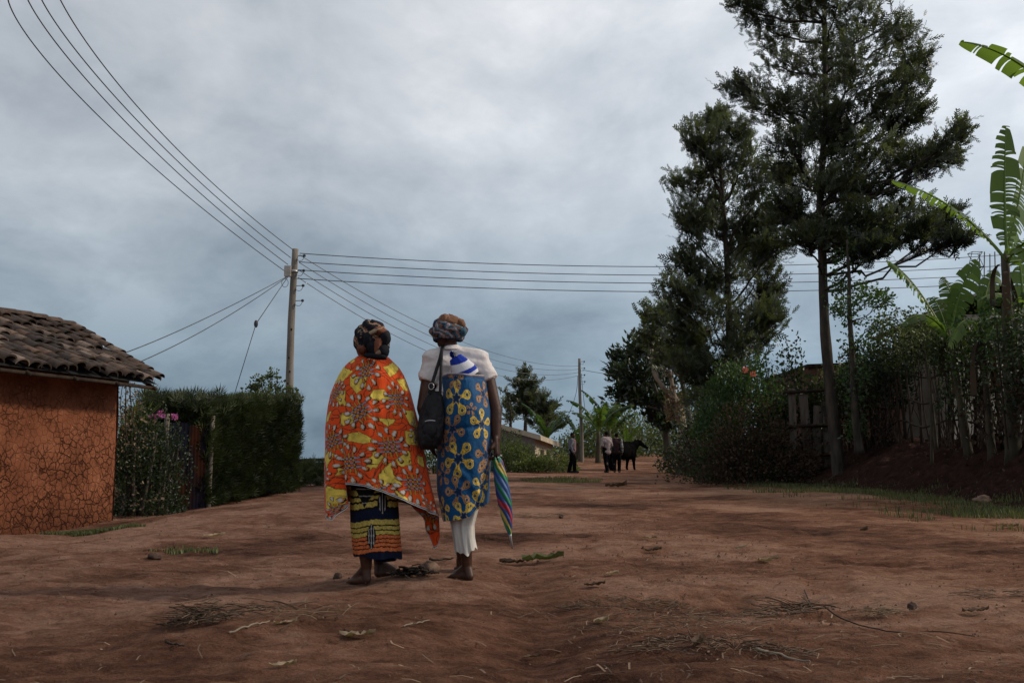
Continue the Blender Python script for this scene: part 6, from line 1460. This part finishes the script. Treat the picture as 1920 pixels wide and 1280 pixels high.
q = MB(); knot(PR(834, 602, .0), (.028, .035, .05), br_, np.array(Matrix.Rotation(R(-10), 3, 'Y')), 1); knot(PR(847, 605, .0), (.055, .05, .038), br_ * .9, None, 2); knot(PR(862, 607, .02), (.038, .05, .035), br_ * .85, np.array(Matrix.Rotation(R(20), 3, 'Y')), 3); knot(PR(868, 622, .0), (.025, .05, .03), tl * .7, None, 5); knot(PR(822, 610, .02), (.035, .05, .04), bl * 2, None, 7)
q.build('scarf_knot', M['scarf'], hs)

# baby under the wrap
yb = -.085
bc = PR(868, 690, yb + .03); mb = MB(); head(mb, bc + [0, 0.03, -.03], (-.9, .5, -.1), .56); capsule(mb, bc + [0, .04, -.07], PR(870, 740, yb + .1), .045, .085); capsule(mb, PR(870, 740, yb + .1), PR(870, 800, yb + .08), .085, .095)
for sg in (-1, 1):
    capsule(mb, PR(870 + 12 * sg, 738, yb + .1), PR(870 + 22 * sg, 775, yb + .1), .03, .026); capsule(mb, PR(870 + 16 * sg, 800, yb + .1), PR(870 + 36 * sg, 790, yb + .2), .045, .035)
baby = fused(mb, .008, 4, 'person', M['skin'], None, loc=bc); tag(baby, 'baby in a blue and white striped cap tied on a woman\'s back', 'baby')
axis = PR(850, 663, yb - .01) - PR(874, 704, yb + .02); axis /= np.linalg.norm(axis); ref = np.array([0, -1., 0]); ux = np.cross(axis, ref); ux /= np.linalg.norm(ux); uy = np.cross(axis, ux)
tt = np.linspace(0, 1, 60); aa = np.linspace(-np.pi, np.pi, 70, endpoint=False); Ln = np.linalg.norm(PR(852, 668, yb) - PR(876, 708, yb))
prof = np.interp(tt, [0, .12, .35, .6, .78, .88, .95, 1], [.080, .082, .078, .063, .049, .042, .038, .01]); p0 = PR(876, 708, yb + .03)
T_, A_ = np.meshgrid(tt, aa, indexing='ij'); pr = prof[:, None] * (1 + .02 * np.sin(A_ * 30) + .04 * np.sin(A_ * 2 + 1) + .03 * np.sin(A_ * 9) * (T_ > .7))
pts = p0 + (T_ * Ln)[..., None] * axis + pr[..., None] * (np.cos(A_)[..., None] * ux + .72 * np.sin(A_)[..., None] * uy)
sw = T_ + .10 * np.sin(A_ + 2.2); colh = np.zeros(pts.shape); wh, bu = np.array([.6, .6, .64]), np.array([.012, .035, .30]); colh[:] = wh
for lo, hi in ((-.2, .06), (.22, .40), (.72, 1.2)): colh[(sw > lo) & (sw < hi)] = bu
q = MB(); q.grid(pts, colh, close_u=True); hat = q.build('striped_cap', M['hat'], baby)
q = MB(); pc = PR(851, 664, yb - .005); n_ = 500; u_ = rng.normal(0, 1, (n_, 3)); u_ /= np.linalg.norm(u_, axis=1)[:, None]; scatter(q, pc + u_ * .008, u_, .021, DI, np.zeros(n_))
cc = np.where((u_[:, 0] + .4 * u_[:, 2] > -.1)[:, None], wh, bu); q.c[-1] = np.repeat(cc, 4, 0); q.build('pompom', M['hat'], hat)

# handbag
bb = PR(806, 790, -.13); bag = thing('handbag', bb, 'black leather shoulder bag hanging at the left side of the woman in the blue wrap', 'handbag')
bgT = [(733, 806, 824, .02), (741, 799, 829, .04), (755, 793, 832, .055), (775, 787, 834, .07), (800, 783, 833, .08), (820, 782, 829, .08), (835, 785, 821, .07), (841, 788, 814, .045), (843, 793, 808, .01)]
rows = np.linspace(733, 843, 60); aa = np.radians(np.linspace(-180, 180, 90, endpoint=False)); A_, RW = np.meshgrid(aa, rows); L_, R_, D_ = np.moveaxis(smin_curve(bgT, RW), -1, 0)
sq = lambda v: np.sign(v) * np.abs(v) ** .75; rip = 1 + .16 * fbm(A_ * 2.2, RW / 26, 0, 3, 5) + .05 * np.sin(A_ * 7 + RW / 14) - .05 * np.exp(-((RW - 800 + 8 * A_) / 5) ** 2)
q = MB(); q.grid(np.stack([P((L_ + R_) / 2, RW, YR - .13)[..., 0] + (R_ - L_) / 2 * S_R * sq(np.sin(A_)), YR - .12 - D_ * sq(np.cos(A_)) * rip, P(806, RW, YR - .13)[..., 2]], -1), close_u=True); q.build('bag_body', M['leather'], bag)
def ribbon(pts, w, name, par, mat, th=.005):
    pts = np.array(pts, float); t = np.linspace(0, 1, 30); k = np.linspace(0, 1, len(pts)); p = np.stack([np.polyval(np.polyfit(k, pts[:, j], min(3, len(pts) - 1)), t) for j in range(3)], 1); tg = np.gradient(p, axis=0); tg /= np.linalg.norm(tg, axis=1)[:, None]; sd = np.cross(tg, [0, 1., 0]); sd /= np.linalg.norm(sd, axis=1)[:, None]; nn = np.cross(tg, sd)
    q = MB(); q.grid(np.stack([p - sd * w + nn * th, p + sd * w + nn * th, p + sd * w - nn * th, p - sd * w - nn * th], 1), close_u=True); return q.build(name, mat, par)
top_s = PR(828, 652, -.045)
ribbon([PR(829, 648, .03), PR(826.5, 664, -.075), PR(820, 690, -.125), PR(812, 712, -.15), PR(806, 738, -.155)], .010, 'strap', bag, M['leather']); ribbon([PR(830, 648, .02), PR(828, 664, -.085), PR(827, 690, -.135), PR(826, 715, -.15), PR(825, 740, -.15)], .009, 'strap', bag, M['leather'])
ribbon([PR(830, 648, .04), PR(828, 654, .12), PR(822, 690, .16), PR(815, 720, .05), PR(812, 742, -.09)], .010, 'strap', bag, M['leather'])
q = MB(); an = np.linspace(0, 6.28, 24); q.tube(PR(808.5, 724, -.165) + np.stack([.016 * np.cos(an), 0 * an, .02 * np.sin(an)], 1), .003, 6); q.build('ring', M['metal'], bag)
q = MB(); q.ell(PR(806, 806, -.195), (.045, .02, .052), 18, 12, None, None, .1, 2, 3); q.build('pocket', M['leather'], bag); ribbon([PR(797, 790, -.212), PR(806, 788, -.216), PR(816, 789, -.212)], .004, 'zip', bag, M['metal'], .002)

# folded umbrella in the right hand
u0, u1 = PR(930, 846, -.02), PR(961, 1028, -.06); um = thing('umbrella', PR(930, 856, -.02), 'folded rainbow-striped umbrella hanging tip down from the right hand of the woman in blue', 'umbrella')
ax = (u1 - u0); LN = np.linalg.norm(ax); ax /= LN; ux = np.cross(ax, [0, 1., 0]); ux /= np.linalg.norm(ux); uy = np.cross(ax, ux)
tt = np.linspace(.07, .86, 110); aa = np.linspace(-np.pi, np.pi, 96, endpoint=False); T_, A_ = np.meshgrid(tt, aa, indexing='ij')
prof = np.interp(T_, [.07, .12, .2, .4, .55, .7, .8, .86], [.018, .030, .037, .042, .040, .031, .019, .009]); tw = A_ + T_ * 6.5
flut = 1 + .16 * np.abs(np.sin(tw * 4)) - .08; flare = np.where((T_ < .16), .35 * np.clip(np.sin(tw * 4 + 1), 0, 1) * (1 - (T_ - .07) / .09), 0)
pts = u0 + (T_ * LN + .012 * np.sin(tw * 4) * (T_ < .14))[..., None] * ax + (prof * (flut + flare))[..., None] * (np.cos(A_)[..., None] * ux + np.sin(A_)[..., None] * uy)
pal = np.array([[.02, .05, .19], [.35, .02, .03], [.02, .05, .19], [.42, .30, .06], [.01, .19, .07], [.03, .08, .24], [.04, .1, .26], [.01, .17, .07]]); idx = np.floor(np.mod(A_ + T_ * 10.0 + .22 * np.sin(T_ * 23) + .15 * np.sin(tw * 4), 2 * np.pi) / (2 * np.pi) * 8).astype(int) % 8; colu = pal[idx] * (.62 + .3 * np.abs(np.sin(tw * 4)))[..., None]; rim = T_ < .1; colu[rim] = np.array([.02, .16, .1])
q = MB(); q.grid(pts, colu, close_u=True); q.build('canopy', M['brolly'], um)
q = MB(); q.tube([u0 + ax * LN * .84, u0 + ax * LN * .875, u0 + ax * LN], [.011, .008, .006], 10); q.build('ferrule', M['metal'], um)
M['white_plastic'] = mat_noise('white_plastic', [(.3, (.42, .4, .38)), (.7, (.55, .53, .5))], 20, .4)
for k in range(6):
    an = k * 1.05 + .3; q = MB(); p = u0 + ax * LN * (.055 + .015 * math.sin(k * 2)) + (ux * math.cos(an) + uy * math.sin(an)) * .03; q.ell(p, (.004, .004, .006), 8, 6); q.build('rib_tip', M['white_plastic'], um)
q = MB(); q.tube([u0 - ax * .05, u0 + ax * LN * .12], [.011, .009], 10); q.build('handle', M['leather'], um)

# ------------------------------------------------------------------ men standing on the road
def cloth_mat(name, c1, c2, sc=8): return mat_noise(name, [(.35, c1), (.65, c2)], sc, 1.0, 12, .4, .02, spec=.02)
M['navy'] = cloth_mat('navy', (.003, .003, .004), (.009, .009, .011)); M['grey_jacket'] = cloth_mat('grey_jacket', (.085, .087, .105), (.16, .16, .19)); M['pink_shirt'] = cloth_mat('pink_shirt', (.25, .1, .1), (.36, .17, .16))
M['mauve_shirt'] = cloth_mat('mauve_shirt', (.19, .16, .165), (.36, .29, .29), 14); M['brown_vest'] = cloth_mat('brown_vest', (.028, .017, .017), (.055, .033, .033)); M['hair'] = cloth_mat('hair', (.004, .004, .004), (.012, .01, .01), 40); M['shoe'] = cloth_mat('shoe', (.02, .018, .018), (.05, .045, .045))
M['stripe'] = mat_attr('stripe', .9, .1, 30, .1, 20, .3, .01)
def man(label, px, Y, face, H=1.72, jacket='grey_jacket', shirt=None, stride=.12, arms=(0.06, 0.06), hands_front=False, striped=False, jl=.02):
    b = grd(px, Y); f = np.array([math.sin(face), math.cos(face), 0]); r = np.array([f[1], -f[0], 0]); k = H / 1.72; up = np.array([0, 0, 1.])
    p = lambda x, y, z: b + (r * x + f * y + up * z) * k
    mb = MB()
    hd = p(0, .03, 1.585); head(mb, hd, f + np.array([0, 0, -.03]), 1.02 * k); capsule(mb, p(0, 0, 1.38), p(0, .01, 1.53), .055 * k, .053 * k)
    capsule(mb, p(-.06, 0, .95), p(.06, 0, .95), .12 * k, .12 * k); capsule(mb, p(0, 0, .98), p(0, 0, 1.28), .12 * k, .14 * k); capsule(mb, p(-.13, 0, 1.38), p(.13, 0, 1.38), .075 * k, .075 * k)
    J = {}
    for s in (-1, 1):
        st = stride * s; an = p(.09 * s, st - .02, .09); kn = p(.095 * s, st * .6 + .03, .5); hp = p(.085 * s, 0, .92); capsule(mb, hp, kn, .088 * k, .058 * k); capsule(mb, kn, p(.093 * s, st * .9 - .015, .34), .055 * k, .054 * k); capsule(mb, p(.093 * s, st * .9 - .015, .34), an, .052 * k, .036 * k)
        sh = p(.185 * s, 0, 1.39); el = p(.235 * s, -.03, 1.11); wr = p(.12 * s, .2, 1.0) if hands_front else p(.225 * s, .07, .87); capsule(mb, sh, el, .052 * k, .042 * k); capsule(mb, el, wr, .04 * k, .028 * k)
        hand(mb, wr, (wr - el) + up * -.05, -r * s + f * .2, s, .45, k); J[s] = (an, kn, hp, sh, el, wr, st)
        capsule(mb, an, p(.09 * s, st + .1, .04), .035 * k, .03 * k)
    body = fused(mb, .013, 3, 'person', M['skin'], None, loc=b); tag(body, label, 'person', 'men on the road with the cow')
    mb = MB(); mb.ell(hd + up * .02 - f * .012, np.array([.082, .1, .095]) * k, 16, 12, np.array([r, f, up]).T); q = fuse(mb, .012, 2); z0 = hd[2] + .02; v_, f_ = q; keep = ((v_ - hd) @ f < .055) | (v_[:, 2] > hd[2] + .06); keep &= v_[:, 2] > hd[2] - .05; f_ = f_[keep[f_].all(1)]; mm_ = MB(); mm_.add(v_, f_); mm_.build('hair', M['hair'], body)
    mb = MB(); capsule(mb, p(-.05, 0, .95), p(.05, 0, .95), .14 * k, .14 * k)
    for s in (-1, 1):
        an, kn, hp, *_ = J[s]; capsule(mb, hp, kn, .115 * k, .085 * k); capsule(mb, kn, an + up * -.03, .088 * k, .072 * k, flat=True); capsule(mb, kn, an + up * .05, .086 * k, .07 * k)
    fused(mb, .015, 3, 'trousers', M['navy'], body)
    mb = MB(); capsule(mb, p(-.04, 0, .88 + jl), p(.04, 0, .88 + jl), .15 * k, .15 * k); capsule(mb, p(0, 0, .92), p(0, 0, 1.28), .155 * k, .165 * k); capsule(mb, p(-.15, 0, 1.385), p(.15, 0, 1.385), .088 * k, .088 * k); capsule(mb, p(-.08, -.01, 1.25), p(.08, -.01, 1.25), .135 * k, .135 * k)
    sl = MB()
    for s in (-1, 1):
        an, kn, hp, sh, el, wr, st = J[s]; tgt = sl if striped else mb; capsule(tgt, sh, el, .07 * k, .06 * k); capsule(tgt, el, el * .15 + wr * .85, .06 * k, .05 * k)
    fused(mb, .015, 3, 'jacket' if not striped else 'vest', M[jacket], body)
    if striped:
        fused(sl, .012, 2, 'sleeves', M['stripe'], body, lambda v: np.where((np.mod(v[:, 2:3] * 16, 1) < .5), np.array([[.42, .42, .42]]), np.array([[.015, .015, .017]])))
        q = MB(); an = np.linspace(0, 6.28, 20); q.tube(p(0, 0, 1.46) + np.outer(np.cos(an), r) * .075 * k + np.outer(np.sin(an), f) * .07 * k, .018 * k, 6); q.build('collar', M['mauve_shirt'], body)
    if shirt:
        mb = MB(); capsule(mb, p(0, .09, .93), p(0, .085, 1.34), .085 * k, .085 * k); fused(mb, .014, 2, 'shirt', M[shirt], body)
    for s in (-1, 1):
        an, st = J[s][0], J[s][6]; q = MB(); capsule(q, p(.09 * s, st - .07, .045), p(.095 * s, st + .13, .04), .045 * k, .042 * k); q.ell(p(.092 * s, st + .05, .055), np.array([.048, .12, .05]) * k, 14, 10, np.array([r, f, up]).T); fused(q, .012, 2, 'shoe', M['shoe'], body)
    return body
man('lone man in a grey jacket over a pink shirt and dark trousers, looking right', 1073, 41.5, R(100), 1.68, 'grey_jacket', 'pink_shirt', .13)
man('man in a loose mauve-grey shirt and black trousers, nearest the lone man of the pair', 1138, 41.5, R(-30), 1.73, 'mauve_shirt', None, .14, hands_front=True, jl=-.03)
man('man in a dark vest with black and white striped sleeves, beside the cow', 1157, 42.3, R(15), 1.68, 'brown_vest', None, .07, hands_front=False, striped=True)

# ------------------------------------------------------------------ cow
def cow():
    Yc = 44.5; b = grd(1166, Yc); h = R(48); f = np.array([math.sin(h), math.cos(h), 0]); r = np.array([f[1], -f[0], 0]); up = np.array([0, 0, 1.])
    p = lambda x, y, z: np.array([*(b[:2] + r[:2] * x + f[:2] * y), 0]) + up * (b[2] + z)
    gd = lambda x, y: gz1(*(b[:2] + r[:2] * x + f[:2] * y)) - b[2]
    mb = MB(); rot = np.array([r, f, up]).T
    mb.ell(p(0, .48, .86), (.30, .44, .40), 20, 14, rot); mb.ell(p(0, .05, .84), (.34, .56, .38), 20, 14, rot); mb.ell(p(0, -.5, .92), (.30, .38, .36), 20, 14, rot)
    capsule(mb, p(0, -.72, 1.12), p(0, .55, 1.14), .12, .14); capsule(mb, p(0, -.7, 1.08), p(0, -.55, .95), .17, .22)
    capsule(mb, p(0, .7, 1.04), p(0, 1.05, 1.20), .22, .15); capsule(mb, p(0, .75, .85), p(0.03, 1.0, 1.1), .14, .12)
    capsule(mb, p(0.0, 1.02, 1.27), p(.13, 1.12, 1.24), .12, .11); capsule(mb, p(.1, 1.1, 1.23), p(.38, 1.2, 1.04), .11, .07); capsule(mb, p(.36, 1.19, 1.05), p(.43, 1.21, 1.0), .072, .068)
    for s in (-1, 1):
        dy = .08 * s; gf = gd(.15 * s, .6 + dy); capsule(mb, p(.15 * s, .62, .75), p(.15 * s, .6 + dy * .5, .42 + gf), .15, .08); capsule(mb, p(.15 * s, .6 + dy * .5, .42 + gf), p(.15 * s, .58 + dy, .1 + gf), .075, .055); capsule(mb, p(.15 * s, .58 + dy, .1 + gf), p(.15 * s, .62 + dy, .04 + gf), .045, .055)
        dy = -.10 * s; gh = gd(.15 * s, -.7 + dy); capsule(mb, p(.14 * s, -.55, .85), p(.16 * s, -.46 + dy * .4, .62), .2, .12); capsule(mb, p(.16 * s, -.46 + dy * .4, .62), p(.15 * s, -.74 + dy, .44 + gh), .13, .07); capsule(mb, p(.15 * s, -.74 + dy, .44 + gh), p(.15 * s, -.70 + dy, .1 + gh), .068, .054); capsule(mb, p(.15 * s, -.70 + dy, .1 + gh), p(.15 * s, -.66 + dy, .04 + gh), .045, .055)
    mb.ell(p(0, -.32, .55), (.12, .14, .1), 12, 8, rot)
    M['cow_hide'] = mat_noise('cow_hide', [(.3, (.003, .003, .003)), (.7, (.009, .009, .009))], 6, 1.0, 30, .3, .01, spec=.0)
    c = fused(mb, .022, 4, 'cow', M['cow_hide'], None, loc=b); tag(c, 'black cow standing side-on beside the men, head to the right', 'cow')
    for s in (-1, 1):
        q = MB(); q.tube(bez(p(.04, 1.08 - .08 * s, 1.34), p(.05, 1.08 - .17 * s, 1.39), p(.07, 1.08 - .15 * s, 1.47), 8), np.linspace(.03, .008, 8), 8); q.build('horn', M['pale_bark'], c)
        q = MB(); q.ell(p(-.01, 1.08 - .18 * s, 1.27), (.03, .09, .045), 12, 8, rot); q.build('ear', M['cow_hide'], c)
    q = MB(); q.tube(bez(p(0, -.84, 1.14), p(.02, -.98, 1.0), p(.02, -.93, .5), 12), np.linspace(.035, .018, 12), 8); q.ell(p(.02, -.93, .44), (.035, .035, .1), 10, 8); q.build('tail', M['cow_hide'], c)
cow()
# ================================================================== WORLD, SUN, CAMERA
SUN_AZ, SUN_EL = R(86), R(33)
w = bpy.data.worlds.new('World'); SC.world = w; w.use_nodes = True
nt = w.node_tree; nt.nodes.clear()
out = N(nt, 'ShaderNodeOutputWorld')
sky = N(nt, 'ShaderNodeTexSky', sky_type='NISHITA', sun_disc=False, sun_elevation=SUN_EL, sun_rotation=SUN_AZ)
bg1 = N(nt, 'ShaderNodeBackground'); bg1.inputs['Strength'].default_value = 0.08; nt.links.new(sky.outputs[0], bg1.inputs['Color'])
tc = N(nt, 'ShaderNodeTexCoord'); sx = N(nt, 'ShaderNodeSeparateXYZ'); nt.links.new(tc.outputs['Generated'], sx.inputs[0])
def mth(op, a, b=None, c=None):
    n = N(nt, 'ShaderNodeMath', operation=op)
    for i, v in enumerate((a, b, c)):
        if v is None: continue
        if isinstance(v, (int, float)): n.inputs[i].default_value = v
        else: nt.links.new(v, n.inputs[i])
    return n.outputs[0]
zc = mth('MAXIMUM', sx.outputs['Z'], 0.0)
den = mth('ADD', zc, 0.42)
cv = N(nt, 'ShaderNodeCombineXYZ'); nt.links.new(mth('DIVIDE', sx.outputs['X'], den), cv.inputs[0]); nt.links.new(mth('DIVIDE', sx.outputs['Y'], den), cv.inputs[1])
mp = N(nt, 'ShaderNodeMapping'); mp.inputs['Scale'].default_value = (1.0, 0.95, 1); mp.inputs['Location'].default_value = (7.1, 4.4, 0); nt.links.new(cv.outputs[0], mp.inputs[0])
def nz(scale, det, rough, dist):
    n = N(nt, 'ShaderNodeTexNoise'); n.inputs['Scale'].default_value = scale; n.inputs['Detail'].default_value = det; n.inputs['Roughness'].default_value = rough; n.inputs['Distortion'].default_value = dist
    nt.links.new(mp.outputs[0], n.inputs['Vector']); return n.outputs['Fac']
n1 = nz(2.9, 8, 0.55, 0.35); n2 = nz(8.0, 7, 0.6, 0.4)
g = ramp(nt, zc, [(0.0, (0.21, 0.30, 0.385)), (0.10, (0.265, 0.355, 0.44)), (0.20, (0.47, 0.545, 0.62)), (0.33, (0.66, 0.70, 0.755)), (0.46, (0.80, 0.825, 0.865)), (0.75, (0.58, 0.60, 0.63)), (1.0, (0.46, 0.48, 0.51))])
s = mth('ADD', mth('MULTIPLY', n1, 0.75), mth('MULTIPLY', n2, 0.25))
cl = ramp(nt, s, [(0.35, (0.66, 0.70, 0.735)), (0.455, (0.86, 0.885, 0.905)), (0.54, (1.03, 1.03, 1.03)), (0.64, (1.27, 1.25, 1.22))])
mm = N(nt, 'ShaderNodeVectorMath', operation='MULTIPLY'); nt.links.new(g.outputs[0], mm.inputs[0]); nt.links.new(cl.outputs[0], mm.inputs[1])
# brighter towards the hidden sun on the right
br = mth('ADD', 0.97, mth('MULTIPLY', mth('MAXIMUM', sx.outputs['X'], -0.3), 0.42))
sc2 = N(nt, 'ShaderNodeVectorMath', operation='SCALE'); nt.links.new(mm.outputs[0], sc2.inputs[0]); nt.links.new(br, sc2.inputs['Scale'])
bg2 = N(nt, 'ShaderNodeBackground'); bg2.inputs['Strength'].default_value = 1.0; nt.links.new(sc2.outputs[0], bg2.inputs['Color'])
mix = N(nt, 'ShaderNodeMixShader'); mix.inputs[0].default_value = 0.93
nt.links.new(bg1.outputs[0], mix.inputs[1]); nt.links.new(bg2.outputs[0], mix.inputs[2]); nt.links.new(mix.outputs[0], out.inputs['Surface'])

ld = bpy.data.lights.new('sun', 'SUN'); ld.energy = 2.6; ld.angle = R(6); ld.color = (1.0, 0.87, 0.7)
lo = bpy.data.objects.new('sun', ld); COL.objects.link(lo)
to = Vector((math.sin(SUN_AZ) * math.cos(SUN_EL), math.cos(SUN_AZ) * math.cos(SUN_EL), math.sin(SUN_EL)))
lo.rotation_euler = to.to_track_quat('Z', 'Y').to_euler(); lo.location = (20, 5, 30)

cd = bpy.data.cameras.new('camera'); cd.lens = 35; cd.sensor_width = 36; cd.sensor_fit = 'HORIZONTAL'; cd.clip_end = 3000; cd.clip_start = 0.05
co = bpy.data.objects.new('camera', cd); COL.objects.link(co); co.location = (0, 0, CAMZ); co.rotation_euler = (R(90) + PITCH, 0, 0)
SC.camera = co
SC.view_settings.view_transform = 'Standard'; SC.view_settings.look = 'None'; SC.view_settings.exposure = 0
SC.render.engine = 'CYCLES'; SC.cycles.max_bounces = 5; SC.cycles.transparent_max_bounces = 4; SC.cycles.use_denoising = True
